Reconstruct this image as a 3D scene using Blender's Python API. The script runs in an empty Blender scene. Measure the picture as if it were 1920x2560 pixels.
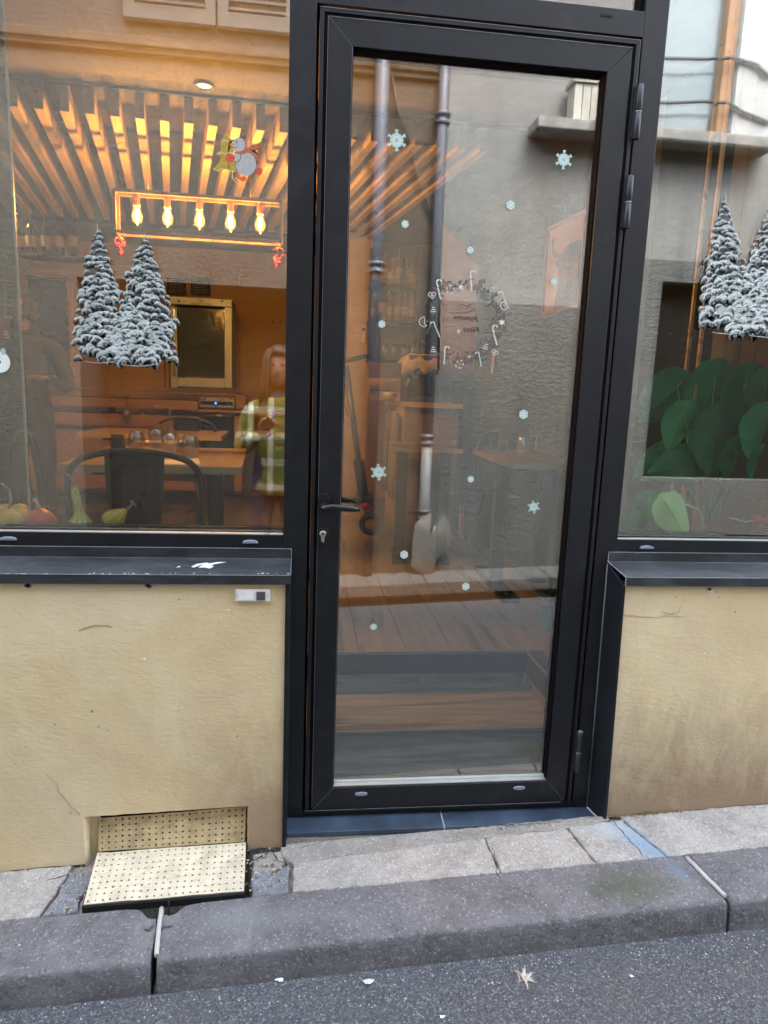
import bpy, bmesh, math, random
from mathutils import Vector, Matrix, noise
random.seed(7)
S = bpy.context.scene
COL = S.collection
R = math.radians
# ------------------------------------------------------------------ camera
CAMP = Vector((0.0, -2.0, 1.36))
YAW, PITCH, ROLL, FPX = 0.1215, 0.1696, 0.0377, 1691.66
_cy, _sy = math.cos(YAW), math.sin(YAW)
FWD = Vector((_sy * math.cos(PITCH), _cy * math.cos(PITCH), -math.sin(PITCH)))
_r = Vector((_cy, -_sy, 0)); _u = _r.cross(FWD)
RIGHT = math.cos(ROLL) * _r + math.sin(ROLL) * _u
UP = -math.sin(ROLL) * _r + math.cos(ROLL) * _u
cam = bpy.data.cameras.new('camera'); camo = bpy.data.objects.new('camera', cam); COL.objects.link(camo)
m3 = Matrix((RIGHT, UP, -FWD)).transposed()
camo.matrix_world = Matrix.Translation(CAMP) @ m3.to_4x4()
cam.sensor_fit = 'HORIZONTAL'; cam.sensor_width = 36; cam.lens = 36 * FPX / 1920
cam.clip_start = 0.02; cam.clip_end = 300
S.camera = camo
# ------------------------------------------------------------------ sky, sun, exposure
W = bpy.data.worlds.new("World"); S.world = W; W.use_nodes = True
nt = W.node_tree; nt.nodes.clear()
sky = nt.nodes.new('ShaderNodeTexSky'); sky.sky_type = 'NISHITA'; sky.sun_disc = False
sky.sun_elevation = R(56); sky.sun_rotation = R(12); sky.dust_density = 3; sky.air_density = 1.0
hs = nt.nodes.new('ShaderNodeHueSaturation'); hs.inputs['Saturation'].default_value = 0.42
bg = nt.nodes.new('ShaderNodeBackground'); bg.inputs['Strength'].default_value = 0.15
wo = nt.nodes.new('ShaderNodeOutputWorld')
nt.links.new(sky.outputs[0], hs.inputs['Color']); nt.links.new(hs.outputs[0], bg.inputs['Color']); nt.links.new(bg.outputs[0], wo.inputs['Surface'])
sun = bpy.data.lights.new('sun', 'SUN'); suno = bpy.data.objects.new('sun', sun); COL.objects.link(suno)
sun.energy = .6; sun.angle = R(30); sun.color = (1, 0.96, 0.9)
_d = Vector((math.sin(R(12)) * math.cos(R(56)), math.cos(R(12)) * math.cos(R(56)), math.sin(R(56))))
suno.rotation_euler = _d.to_track_quat('Z', 'Y').to_euler()
vs = S.view_settings; vs.view_transform = 'Standard'; vs.look = 'None'; vs.gamma = 1; vs.use_curve_mapping = False
vs.exposure = 3.62
S.cycles.max_bounces = 10; S.cycles.transparent_max_bounces = 32; S.cycles.glossy_bounces = 4
S.cycles.transmission_bounces = 6; S.cycles.use_denoising = True
S.cycles.sample_clamp_indirect = 4; S.cycles.caustics_reflective = False; S.cycles.caustics_refractive = False

# ------------------------------------------------------------------ measuring: real points from the survey picture (1659 px wide)
K = 1920 / 1659
def ray(px, py):
    return RIGHT * ((px * K - 960) / FPX) + UP * (-(py * K - 1280) / FPX) + FWD
def at(px, py, y):
    d = ray(px, py); return CAMP + d * ((y - CAMP.y) / d.y)
def atz(px, py, z):
    d = ray(px, py); return CAMP + d * ((z - CAMP.z) / d.z)
OPP = 3.25
def op(px, py):      # a point of the house across the street, seen mirrored in the glass
    p = at(px, py, OPP); return Vector((p.x, -OPP, p.z))
def zg(x): return -0.036 + 0.052 * x      # pavement at the shop wall

# ------------------------------------------------------------------ materials
MATS = {}
def newmat(name):
    m = bpy.data.materials.new(name); m.use_nodes = True; n = m.node_tree; n.nodes.clear()
    o = n.nodes.new('ShaderNodeOutputMaterial'); return m, n, o
def N(n, t, **k):
    x = n.nodes.new('ShaderNode' + t)
    for a, b in k.items():
        if a in x.inputs.keys(): x.inputs[a].default_value = b
        else: setattr(x, a, b)
    return x
def c4(c): return (c[0], c[1], c[2], 1)
def coords(n, scale=(1, 1, 1), rnd=False):
    tc = N(n, 'TexCoord'); mp = N(n, 'Mapping'); mp.inputs['Scale'].default_value = scale
    n.links.new(tc.outputs['Object'], mp.inputs['Vector'])
    if rnd:
        oi = N(n, 'ObjectInfo'); vm = N(n, 'VectorMath', operation='MULTIPLY'); vm.inputs[1].default_value = (37, 53, 71)
        cb = N(n, 'CombineXYZ')
        for i in range(3): n.links.new(oi.outputs['Random'], cb.inputs[i])
        n.links.new(cb.outputs[0], vm.inputs[0]); n.links.new(vm.outputs[0], mp.inputs['Location'])
    return mp.outputs[0]
def noise_(n, vec, scale, detail=4, rough=.55, dist=0):
    t = N(n, 'TexNoise'); t.inputs['Scale'].default_value = scale; t.inputs['Detail'].default_value = detail
    t.inputs['Roughness'].default_value = rough; t.inputs['Distortion'].default_value = dist
    n.links.new(vec, t.inputs['Vector']); return t.outputs['Fac']
def ramp(n, fac, stops):
    r = N(n, 'ValToRGB'); e = r.color_ramp.elements
    while len(e) < len(stops): e.new(0.5)
    for i, (p, c) in enumerate(stops):
        e[i].position = p; e[i].color = c4(c) if not isinstance(c, (int, float)) else (c, c, c, 1)
    n.links.new(fac, r.inputs[0]); return r.outputs[0]
def mix(n, f, a, b, bt='MIX'):
    x = N(n, 'Mix', data_type='RGBA', blend_type=bt)
    for s, v in ((x.inputs[0], f), (x.inputs[6], a), (x.inputs[7], b)):
        if isinstance(v, (int, float)): s.default_value = v
        elif isinstance(v, tuple): s.default_value = c4(v)
        else: n.links.new(v, s)
    return x.outputs[2]
def bump_(n, h, strength, dist, prev=None):
    b = N(n, 'Bump'); b.inputs['Strength'].default_value = strength; b.inputs['Distance'].default_value = dist
    n.links.new(h, b.inputs['Height'])
    if prev is not None: n.links.new(prev, b.inputs['Normal'])
    return b.outputs[0]
def fin(n, o, col, rough, metal=0, nrm=None, spec=.5, **k):
    p = N(n, 'BsdfPrincipled'); p.inputs['Metallic'].default_value = metal; p.inputs['Specular IOR Level'].default_value = spec
    for s, v in ((p.inputs['Base Color'], col), (p.inputs['Roughness'], rough)):
        if isinstance(v, (int, float)): s.default_value = v
        elif isinstance(v, tuple): s.default_value = c4(v)
        else: n.links.new(v, s)
    if nrm is not None: n.links.new(nrm, p.inputs['Normal'])
    for a, b in k.items(): p.inputs[a].default_value = b
    n.links.new(p.outputs[0], o.inputs[0]); return p
def M(name, col, rough=.55, metal=0, var=.12, vs=8, bump=0.0, bs=60, spec=.5, sc=(1, 1, 1), rnd=False, **k):
    if name in MATS: return MATS[name]
    m, n, o = newmat(name); v = coords(n, sc, rnd)
    f = noise_(n, v, vs, 5)
    a = tuple(max(0, c * (1 - var)) for c in col); b = tuple(min(1, c * (1 + var)) for c in col)
    c = ramp(n, f, [(.3, a), (.7, b)])
    rr = ramp(n, noise_(n, v, vs * 3.1, 3), [(.3, max(.02, rough - .08)), (.7, min(1, rough + .08))])
    nr = bump_(n, noise_(n, v, bs, 4), bump, .004) if bump else None
    fin(n, o, c, rr, metal, nr, spec, **k); MATS[name] = m; return m
def wood(name, c1, c2, rough=.45, grain=(14, 1.2, 14), rnd=True, bump=.25, dark=(0.03, .02, .015), dk=.5, spec=.5):
    if name in MATS: return MATS[name]
    m, n, o = newmat(name); v = coords(n, grain, rnd)
    f = noise_(n, v, 2.2, 8, .62, 1.6)
    c = ramp(n, f, [(.28, c1), (.68, c2)])
    f2 = noise_(n, v, .55, 4, .6, 2.5)
    kn = ramp(n, f2, [(.56, 0.0), (.66, dk)])
    c = mix(n, kn, c, dark)
    nr = bump_(n, f, bump, .002)
    fin(n, o, c, ramp(n, f, [(.3, rough), (.8, rough + .15)]), 0, nr, spec); MATS[name] = m; return m
def glassmat(name, R_, tint=(.93, .96, .95), rough=0.0):
    m, n, o = newmat(name)
    tr = N(n, 'BsdfTransparent'); tr.inputs[0].default_value = c4(tint)
    gl = N(n, 'BsdfGlossy'); gl.inputs['Color'].default_value = (1, 1, 1, 1); gl.inputs['Roughness'].default_value = rough
    lw = N(n, 'LayerWeight'); lw.inputs['Blend'].default_value = .35
    mr = N(n, 'MapRange'); mr.inputs['To Min'].default_value = R_; mr.inputs['To Max'].default_value = min(1, R_ + .8)
    pw = N(n, 'Math', operation='POWER'); pw.inputs[1].default_value = 3.0
    n.links.new(lw.outputs['Facing'], pw.inputs[0]); n.links.new(pw.outputs[0], mr.inputs['Value'])
    mx = N(n, 'MixShader'); n.links.new(mr.outputs[0], mx.inputs[0]); n.links.new(tr.outputs[0], mx.inputs[1]); n.links.new(gl.outputs[0], mx.inputs[2])
    n.links.new(mx.outputs[0], o.inputs[0]); MATS[name] = m; return m
def emis(name, col, st):
    if name in MATS: return MATS[name]
    m, n, o = newmat(name); e = N(n, 'Emission'); e.inputs[0].default_value = c4(col); e.inputs[1].default_value = st
    n.links.new(e.outputs[0], o.inputs[0]); MATS[name] = m; return m

def m_yellow():
    m, n, o = newmat('yellow_render'); tc = N(n, 'TexCoord'); v = tc.outputs['Object']
    vz = coords(n, (1, 1, 2.6))
    big = noise_(n, v, 1.6, 4, .6, .6)
    col = ramp(n, big, [(.3, (.64, .505, .275)), (.5, (.73, .605, .365)), (.72, (.77, .67, .46))])
    col = mix(n, ramp(n, noise_(n, v, 3.4, 5, .6), [(.5, 0.0), (.75, .35)]), col, (.58, .46, .34))
    # damp brown splash marks with ragged outline, low on the wall
    sx = N(n, 'SeparateXYZ'); n.links.new(v, sx.inputs[0])
    g = N(n, 'Math', operation='MULTIPLY_ADD'); n.links.new(sx.outputs[0], g.inputs[0]); g.inputs[1].default_value = -.052; n.links.new(sx.outputs[2], g.inputs[2])
    nn = N(n, 'Math', operation='MULTIPLY_ADD'); n.links.new(noise_(n, coords(n, (1.6, 1, .7)), 6, 9, .78, .6), nn.inputs[0]); nn.inputs[1].default_value = -.62; n.links.new(g.outputs[0], nn.inputs[2])
    st = ramp(n, nn.outputs[0], [(.0, .75), (.5, 0.0)])
    mr = N(n, 'MapRange'); mr.inputs['From Min'].default_value = -.30; mr.inputs['From Max'].default_value = .10
    n.links.new(nn.outputs[0], mr.inputs['Value']); mr.inputs['To Min'].default_value = 1.0; mr.inputs['To Max'].default_value = 0
    gx = N(n, 'MapRange'); gx.inputs['From Min'].default_value = -.45; gx.inputs['From Max'].default_value = -.15
    n.links.new(sx.outputs[0], gx.inputs['Value']); gx.inputs['To Min'].default_value = .12; gx.inputs['To Max'].default_value = 1
    mu = N(n, 'Math', operation='MULTIPLY'); n.links.new(mr.outputs[0], mu.inputs[0]); n.links.new(gx.outputs[0], mu.inputs[1])
    col = mix(n, mu.outputs[0], col, (.31, .225, .145))
    # brown damp patch between the grille and the door
    vm = N(n, 'VectorMath', operation='SUBTRACT'); n.links.new(v, vm.inputs[0]); vm.inputs[1].default_value = (-.085, -.07, .04)
    vd = N(n, 'VectorMath', operation='MULTIPLY'); n.links.new(vm.outputs[0], vd.inputs[0]); vd.inputs[1].default_value = (9.5, 1, 7.5)
    vl = N(n, 'VectorMath', operation='LENGTH'); n.links.new(vd.outputs[0], vl.inputs[0])
    va = N(n, 'Math', operation='MULTIPLY_ADD'); n.links.new(noise_(n, v, 14, 6, .7), va.inputs[0]); va.inputs[1].default_value = .9; n.links.new(vl.outputs['Value'], va.inputs[2])
    col = mix(n, _mr(n, va.outputs[0], .95, 1.6, .85, 0), col, (.36, .26, .165))
    # scuffs
    sc = ramp(n, noise_(n, coords(n, (6, 6, 1.2)), 3.2, 5, .7, .4), [(.66, 0.0), (.74, .35)])
    col = mix(n, sc, col, (.30, .26, .19))
    col = mix(n, ramp(n, noise_(n, coords(n, (9, 9, .8)), 1.3, 6, .7), [(.6, 0.0), (.78, .4)]), col, (.80, .73, .56)); col = mix(n, ramp(n, noise_(n, v, 38, 8, .8), [(.66, 0.0), (.72, .35)]), col, (.36, .28, .17))
    h1 = noise_(n, coords(n, (1, 1, 1.8)), 30, 5, .62, .8); h2 = noise_(n, coords(n, (.7, 1, 1.7)), 62, 5, .6, .5)
    nr = bump_(n, h1, .15, .008); nr = bump_(n, h2, .24, .005, nr); nr = bump_(n, noise_(n, v, 4, 2), .4, .02, nr)
    fin(n, o, col, .62, 0, nr, .4); MATS['yellow_render'] = m; return m
def m_asphalt():
    m, n, o = newmat('asphalt'); v = coords(n)
    vo = N(n, 'TexVoronoi'); vo.inputs['Scale'].default_value = 230; n.links.new(v, vo.inputs['Vector'])
    sp = N(n, 'SeparateColor'); n.links.new(vo.outputs['Color'], sp.inputs[0])
    col = ramp(n, sp.outputs[0], [(.0, (.05, .056, .066)), (.6, (.095, .104, .118)), (.9, (.14, .15, .165)), (.985, (.24, .245, .25))])
    col = mix(n, ramp(n, noise_(n, v, 3, 5), [(.4, 0.0), (.7, .4)]), col, (.11, .105, .1))
    nr = bump_(n, vo.outputs['Distance'], .9, .005); nr = bump_(n, noise_(n, v, 300, 3), .4, .002, nr)
    fin(n, o, col, .75, 0, nr, .35); MATS['asphalt'] = m; return m
def m_stone(name, c1, c2, speck, ssc=210, bump=.5, paint=False, moss=False):
    m, n, o = newmat(name); v = coords(n)
    col = ramp(n, noise_(n, v, 7, 12, .76, .3), [(.36, c1), (.66, c2)])
    col = mix(n, ramp(n, noise_(n, v, 19, 9, .8, .8), [(.58, 0.0), (.66, .5)]), col, tuple(min(1, c * 1.55) for c in c2))
    col = mix(n, ramp(n, noise_(n, coords(n, (1.3, .8, 1)), 23, 9, .8), [(.6, 0.0), (.7, .5)]), col, tuple(c * .45 for c in c1))
    vo = N(n, 'TexVoronoi'); vo.inputs['Scale'].default_value = ssc; n.links.new(v, vo.inputs['Vector'])
    sp = N(n, 'SeparateColor'); n.links.new(vo.outputs['Color'], sp.inputs[0])
    col = mix(n, ramp(n, sp.outputs[1], [(.86, 0.0), (.97, .55)]), col, speck)
    col = mix(n, ramp(n, sp.outputs[2], [(.86, 0.0), (.97, .4)]), col, tuple(c * .4 for c in c1))
    sx = N(n, 'SeparateXYZ'); n.links.new(v, sx.inputs[0])
    def blob(x, y, w, h, skew, amt, c, col):
        a = N(n, 'Math', operation='SUBTRACT'); n.links.new(sx.outputs[0], a.inputs[0]); a.inputs[1].default_value = x
        b = N(n, 'Math', operation='SUBTRACT'); n.links.new(sx.outputs[1], b.inputs[0]); b.inputs[1].default_value = y
        s = N(n, 'Math', operation='MULTIPLY_ADD'); n.links.new(b.outputs[0], s.inputs[0]); s.inputs[1].default_value = skew; n.links.new(a.outputs[0], s.inputs[2])
        cx = N(n, 'CombineXYZ'); 
        d1 = N(n, 'Math', operation='DIVIDE'); n.links.new(s.outputs[0], d1.inputs[0]); d1.inputs[1].default_value = w
        d2 = N(n, 'Math', operation='DIVIDE'); n.links.new(b.outputs[0], d2.inputs[0]); d2.inputs[1].default_value = h
        n.links.new(d1.outputs[0], cx.inputs[0]); n.links.new(d2.outputs[0], cx.inputs[1])
        ln = N(n, 'VectorMath', operation='LENGTH'); n.links.new(cx.outputs[0], ln.inputs[0])
        ad = N(n, 'Math', operation='MULTIPLY_ADD'); n.links.new(noise_(n, v, 26, 6, .7), ad.inputs[0]); ad.inputs[1].default_value = 1.1; n.links.new(ln.outputs['Value'], ad.inputs[2])
        return mix(n, ramp(n, ad.outputs[0], [(.75, amt), (1.45, 0.0)]) if False else _mr(n, ad.outputs[0], .7, 1.6, amt, 0), col, c)
    if paint: col = blob(1.075, -.20, .055, .14, .35, .75, (.2, .33, .47), col); col = blob(1.02, -.13, .09, .07, .4, .5, (.42, .5, .56), col)
    if moss: col = blob(.95, -.36, .17, .09, 0, .7, (.085, .1, .06), col); col = blob(1.12, -.33, .03, .07, .3, .6, (.16, .24, .32), col)
    if moss: col = blob(-.15, -.34, .32, .06, 0, .45, (.24, .26, .27), col)
    nr = bump_(n, noise_(n, v, 75, 8, .75), bump, .007); nr = bump_(n, noise_(n, v, 11, 6, .65), .7, .018, nr)
    fin(n, o, col, .8, 0, nr, .3); MATS[name] = m; return m
def _mr(n, val, a, b, c, d):
    mr = N(n, 'MapRange'); n.links.new(val, mr.inputs['Value'])
    mr.inputs['From Min'].default_value = a; mr.inputs['From Max'].default_value = b; mr.inputs['To Min'].default_value = c; mr.inputs['To Max'].default_value = d
    return mr.outputs[0]
def m_metal():
    m, n, o = newmat('black_coated_metal'); v = coords(n)
    dust = ramp(n, noise_(n, v, 9, 7, .7), [(.52, 0.0), (.8, .4)])
    col = mix(n, dust, (.006, .0075, .0105), (.034, .039, .046))
    vo = N(n, 'TexVoronoi'); vo.inputs['Scale'].default_value = 38; n.links.new(v, vo.inputs['Vector'])
    col = mix(n, ramp(n, vo.outputs['Distance'], [(.03, .35), (.075, 0.0)]), col, (.06, .07, .08))
    fin(n, o, col, ramp(n, noise_(n, v, 14, 6, .65), [(.3, .36), (.75, .55)]), 0, bump_(n, noise_(n, v, 520, 2), .06, .001), .38); MATS['black_coated_metal'] = m; return m
def m_sill():
    m, n, o = newmat('scratched_sill_metal'); v = coords(n, (1, 3, 3))
    a = ramp(n, noise_(n, v, 6, 8, .72, .8), [(.42, 0.0), (.75, .8)])
    col = mix(n, a, (.013, .016, .021), (.07, .078, .092))
    sc = ramp(n, noise_(n, coords(n, (1.2, 9, 9)), 5, 6, .75, 1.5), [(.66, 0.0), (.72, .7)])
    col = mix(n, sc, col, (.22, .25, .29))
    fin(n, o, col, ramp(n, noise_(n, v, 10, 5), [(.3, .3), (.7, .5)]), 0, None, .6); MATS['scratched_sill_metal'] = m; return m
def m_stucco(name, c1, c2, rough_amt=.9, sc=26, streak=.3):
    m, n, o = newmat(name); v = coords(n)
    col = ramp(n, noise_(n, v, 1.3, 6, .6, .5), [(.3, c1), (.7, c2)])
    col = mix(n, ramp(n, noise_(n, coords(n, (5, 5, .5)), 1.6, 5, .6), [(.5, 0.0), (.78, streak)]), col, tuple(c * .35 for c in c1))
    h = noise_(n, coords(n, (.75, .75, 1.5)), sc, 5, .6, .7)
    col = mix(n, _mr(n, h, .3, .7, .35, 0), col, tuple(c * .5 for c in c1))
    nr = bump_(n, h, rough_amt, .02)
    fin(n, o, col, .85, 0, nr, .2); MATS[name] = m; return m

MY = m_yellow(); MASP = m_asphalt(); MBK = m_metal(); MSILL = m_sill()
MSLAB = m_stone('pale_concrete', (.27, .255, .235), (.44, .425, .40), (.62, .6, .57), paint=True, bump=.7)
MKERB = m_stone('volcanic_kerb_stone', (.115, .113, .12), (.215, .213, .225), (.36, .36, .385), ssc=190, bump=.9, moss=True)
MMORT = m_stone('crumbling_mortar', (.24, .225, .2), (.38, .36, .33), (.55, .52, .48), bump=1.0)
MSET = m_stone('blue_grey_stone', (.15, .165, .185), (.24, .255, .28), (.4, .41, .43), bump=.9)
MTILE = M('slate_blue_tile', (.035, .055, .085), .38, var=.55, vs=7, bump=.25, bs=120)
MJOINT = M('pale_joint', (.45, .44, .42), .8)
MGREYCAP = M('grey_plastic', (.2, .23, .28), .5, var=.1)
MWHITE = M('white_plastic', (.72, .72, .72), .4, var=.04)
MDARK = M('deep_dark', (.006, .006, .007), .9)
MSTEEL = M('brushed_steel', (.62, .6, .57), .3, 1, var=.06)
MSEAL = M('black_rubber', (.004, .004, .005), .8, spec=.08)
MSPACER = M('aluminium_spacer', (.6, .64, .64), .35, .6, var=.05)
MGLASS = glassmat('window_glass', .135)
MGLASS2 = glassmat('inner_window_glass', .06)
MTG = glassmat('drinking_glass', .42, (.80, .79, .77), .10)
MFLOOR = wood('floor_plank_wood', (.17, .13, .09), (.34, .265, .185), .38, (9, .9, 9), dk=.6)
MSTEPW = wood('step_plank_wood', (.17, .165, .13), (.44, .40, .31), .42, (.9, 9, 9), dk=.6)
MSLAT = wood('slat_wood', (.42, .27, .13), (.6, .42, .23), .5, (10, 1, 10), dk=.1)
MTABLE = wood('table_oak', (.2, .115, .055), (.38, .24, .125), .28, (12, 1, 12), dk=.15)
MTEDGE = wood('table_edge_oak', (.36, .25, .14), (.5, .37, .22), .4, (1.5, 1.5, 12), dk=.1)
MCAB = wood('cabinet_wood', (.34, .17, .07), (.45, .25, .11), .4, (1, 1, 9), dk=.1)
MCEIL = M('cream_ceiling', (.17, .135, .10), .8, var=.1)
MWALLB = M('ochre_wall', (.48, .3, .13), .7, var=.06, vs=3)
MWALLR = m_stucco('grey_textured_wall', (.075, .10, .105), (.10, .13, .135), .25, 34, .0)
MCHAIR = M('gunmetal_chair_paint', (.022, .022, .024), .33, .5, var=.15)
MPANEL = M('terracotta_panel', (.3, .17, .12), .6, var=.08)

# ------------------------------------------------------------------ mesh building
class MB:
    def __init__(s): s.v = []; s.f = []; s.mi = []; s.sm = []
    def add(s, vs, fs, mi=0, sm=False):
        b = len(s.v); s.v += [tuple(v) for v in vs]
        for f in fs: s.f.append(tuple(i + b for i in f)); s.mi.append(mi); s.sm.append(sm)
        return s
    def box(s, x0, x1, y0, y1, z0, z1, mi=0):
        return s.add([(x0, y0, z0), (x1, y0, z0), (x1, y1, z0), (x0, y1, z0), (x0, y0, z1), (x1, y0, z1), (x1, y1, z1), (x0, y1, z1)],
                     [(0, 3, 2, 1), (4, 5, 6, 7), (0, 1, 5, 4), (1, 2, 6, 5), (2, 3, 7, 6), (3, 0, 4, 7)], mi)
    def hexa(s, p, mi=0):   # 8 points: bottom 4 then top 4
        return s.add(p, [(0, 3, 2, 1), (4, 5, 6, 7), (0, 1, 5, 4), (1, 2, 6, 5), (2, 3, 7, 6), (3, 0, 4, 7)], mi)
    def prism(s, poly, axis, a, b, mi=0):   # poly of 2D points extruded on axis from a to b
        n = len(poly)
        def P(p, t):
            return {'x': (t, p[0], p[1]), 'y': (p[0], t, p[1]), 'z': (p[0], p[1], t)}[axis]
        vs = [P(p, a) for p in poly] + [P(p, b) for p in poly]
        fs = [tuple(range(n)), tuple(range(2 * n - 1, n - 1, -1))] + [(i, i + n, (i + 1) % n + n, (i + 1) % n) for i in range(n)]
        return s.add(vs, fs, mi)
    def bar(s, a, b, w, h, mi=0):   # box beam from a to b
        a = Vector(a); b = Vector(b); d = (b - a).normalized(); u = Vector((0, 0, 1)) if abs(d.z) < .9 else Vector((1, 0, 0))
        r = d.cross(u).normalized(); t = r.cross(d)
        p = []
        for q in (a, b): p += [q - r * w / 2 - t * h / 2, q + r * w / 2 - t * h / 2, q + r * w / 2 + t * h / 2, q - r * w / 2 + t * h / 2]
        return s.hexa(p, mi)
    def tube(s, pts, r, n=8, mi=0, cap=True, closed=False):
        pts = [Vector(p) for p in pts]; L = len(pts); rr = r if isinstance(r, (list, tuple)) else [r] * L
        vs = []; prev = None
        for i, p in enumerate(pts):
            if closed: d = (pts[(i + 1) % L] - pts[i - 1])
            else: d = (pts[min(i + 1, L - 1)] - pts[max(i - 1, 0)])
            d = d.normalized() if d.length > 1e-9 else Vector((0, 0, 1))
            if prev is None: a = d.orthogonal().normalized()
            else: a = (prev - d * prev.dot(d)); a = a.normalized() if a.length > 1e-6 else d.orthogonal().normalized()
            prev = a; b = d.cross(a)
            vs += [p + (a * math.cos(t) + b * math.sin(t)) * rr[i] for t in [2 * math.pi * k / n for k in range(n)]]
        fs = []
        for i in range(L if closed else L - 1):
            j = (i + 1) % L
            fs += [(i * n + k, i * n + (k + 1) % n, j * n + (k + 1) % n, j * n + k) for k in range(n)]
        s.add(vs, fs, mi, True)
        if cap and not closed:
            b = len(s.v) - L * n
            s.f.append(tuple(b + k for k in range(n - 1, -1, -1))); s.mi.append(mi); s.sm.append(False)
            s.f.append(tuple(b + (L - 1) * n + k for k in range(n))); s.mi.append(mi); s.sm.append(False)
        return s
    def lathe(s, prof, c=(0, 0, 0), n=20, mi=0, ribs=0, ra=0, axis='z', capb=True, capt=True, sx=1.0):
        vs = []
        for (r, z) in prof:
            for k in range(n):
                t = 2 * math.pi * k / n; q = r * (1 + (ra * abs(math.cos(ribs * t / 2)) - ra if ribs else 0))
                x, y = q * math.cos(t) * sx, q * math.sin(t)
                p = {'z': (x, y, z), 'y': (x, z, y), 'x': (z, x, y)}[axis]
                vs.append((p[0] + c[0], p[1] + c[1], p[2] + c[2]))
        fs = []
        for i in range(len(prof) - 1):
            fs += [(i * n + k, i * n + (k + 1) % n, (i + 1) * n + (k + 1) % n, (i + 1) * n + k) for k in range(n)]
        L = len(prof)
        s.add(vs, fs, mi, True); b = len(s.v) - L * n
        if capb: s.f.append(tuple(b + k for k in range(n - 1, -1, -1))); s.mi.append(mi); s.sm.append(False)
        if capt: s.f.append(tuple(b + (L - 1) * n + k for k in range(n))); s.mi.append(mi); s.sm.append(False)
        return s
    def build(s, name, mats, parent=None, bevel=0, seg=2, sub=0):
        me = bpy.data.meshes.new(name); off = Vector((0, 0, 0))
        if parent is not None and not parent.get('_local'): off = world_of(parent)
        me.from_pydata([tuple(Vector(v) - off) for v in s.v], [], s.f)
        for m in (mats if isinstance(mats, (list, tuple)) else [mats]): me.materials.append(m)
        for p, mi, sm in zip(me.polygons, s.mi, s.sm): p.material_index = mi; p.use_smooth = sm
        o = bpy.data.objects.new(name, me); COL.objects.link(o)
        if parent is not None: o.parent = parent
        if bevel:
            b = o.modifiers.new('bevel', 'BEVEL'); b.width = bevel; b.segments = seg; b.limit_method = 'ANGLE'; b.angle_limit = R(35)
        if sub:
            q = o.modifiers.new('sub', 'SUBSURF'); q.levels = q.render_levels = sub
        return o
def world_of(o):
    p = Vector((0, 0, 0))
    while o is not None: p = p + o.location; o = o.parent
    return p
def tag(o, label=None, cat=None, group=None, kind=None):
    if label: o['label'] = label
    if cat: o['category'] = cat
    if group: o['group'] = group
    if kind: o['kind'] = kind
    return o
def thing(name, loc, label, cat, group=None, local=False, rz=0):
    o = bpy.data.objects.new(name, None); COL.objects.link(o); o.location = loc; o.rotation_euler = (0, 0, rz)
    o.empty_display_size = .05
    if local: o['_local'] = 1
    return tag(o, label, cat, group)
def copy_tree(o, parent=None):
    c = o.copy(); COL.objects.link(c); c.parent = parent
    for ch in list(o.children): copy_tree(ch, c)
    return c

# =================================================================== GROUND
def zr(x): return zg(x) - .105                                  # road at the kerb foot
def road():
    mb = MB(); xs = [-14 + 28 * i / 56 for i in range(57)]; ys = [-.462, -.6, -.9, -1.4, -2.0, -2.62]
    vs = [(x, y, zr(x) - (.02 if y < -1 else 0) ) for y in ys for x in xs]; n = len(xs)
    mb.add(vs, [(j * n + i + n, j * n + i + n + 1, j * n + i + 1, j * n + i) for j in range(len(ys) - 1) for i in range(n - 1)])
    return tag(mb.build('road', MASP), kind='structure')
road()
g = MB(); g.add([(-60, -60, -2.4), (60, -60, 2.0), (60, 60, 2.0), (-60, 60, -2.4)], [(0, 1, 2, 3)]); g.v = [(x, y, zr(x) * 1.0 - .35) for x, y, z in g.v]
tag(g.build('ground', MASP), kind='structure')
def rock(poly, ztop, th, mats, name, parent, inset=.006, amp=.003, seed=0, div=.03, front_round=False):
    """a slab from a plan polygon with ragged worn edges"""
    rnd = random.Random(seed); pts = []
    n = len(poly)
    for i in range(n):
        a = Vector(poly[i]); b = Vector(poly[(i + 1) % n]); k = max(1, int((b - a).length / div))
        for t in range(k):
            p = a.lerp(b, t / k); pts.append(Vector((p.x + rnd.uniform(-amp, amp), p.y + rnd.uniform(-amp, amp))))
    c = sum(pts, Vector((0, 0))) / len(pts); m = len(pts); mb = MB(); vs = []
    for ins, dz in ((0, -th), (0, -inset), (inset * .35, -inset * .35), (inset, 0)):
        for p in pts:
            d = (c - p); q = p + d.normalized() * ins if d.length > ins else p
            vs.append((q.x, q.y, ztop(q.x, q.y) + dz))
    vs.append((c.x, c.y, ztop(c.x, c.y)))
    fs = []
    for L in range(3): fs += [(L * m + i, L * m + (i + 1) % m, (L + 1) * m + (i + 1) % m, (L + 1) * m + i) for i in range(m)]
    fs += [(3 * m + i, 3 * m + (i + 1) % m, 4 * m) for i in range(m)]
    mb.add(vs, fs, 0, False); return mb.build(name, mats, parent)
pav = bpy.data.objects.new('pavement', None); COL.objects.link(pav); pav['kind'] = 'structure'
YO = -.262
zt = lambda x, y: zg(x) - .012 * (-(y + .06)) / .2
def px2(px, py, z): p = atz(px, py, z); return (p.x, p.y)
base = MB()
for x0, x1 in ((-14, -.60), (-.60, -.02), (-.02, 14)):
    if x0 == -.60:
        continue
    base.hexa([(x0, YO - .01, zg(x0) - .3), (x1, YO - .01, zg(x1) - .3), (x1, -.02, zg(x1) - .3), (x0, -.02, zg(x0) - .3), (x0, YO - .01, zg(x0) - .035), (x1, YO - .01, zg(x1) - .035), (x1, -.02, zg(x1) - .012), (x0, -.02, zg(x0) - .012)])
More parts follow.
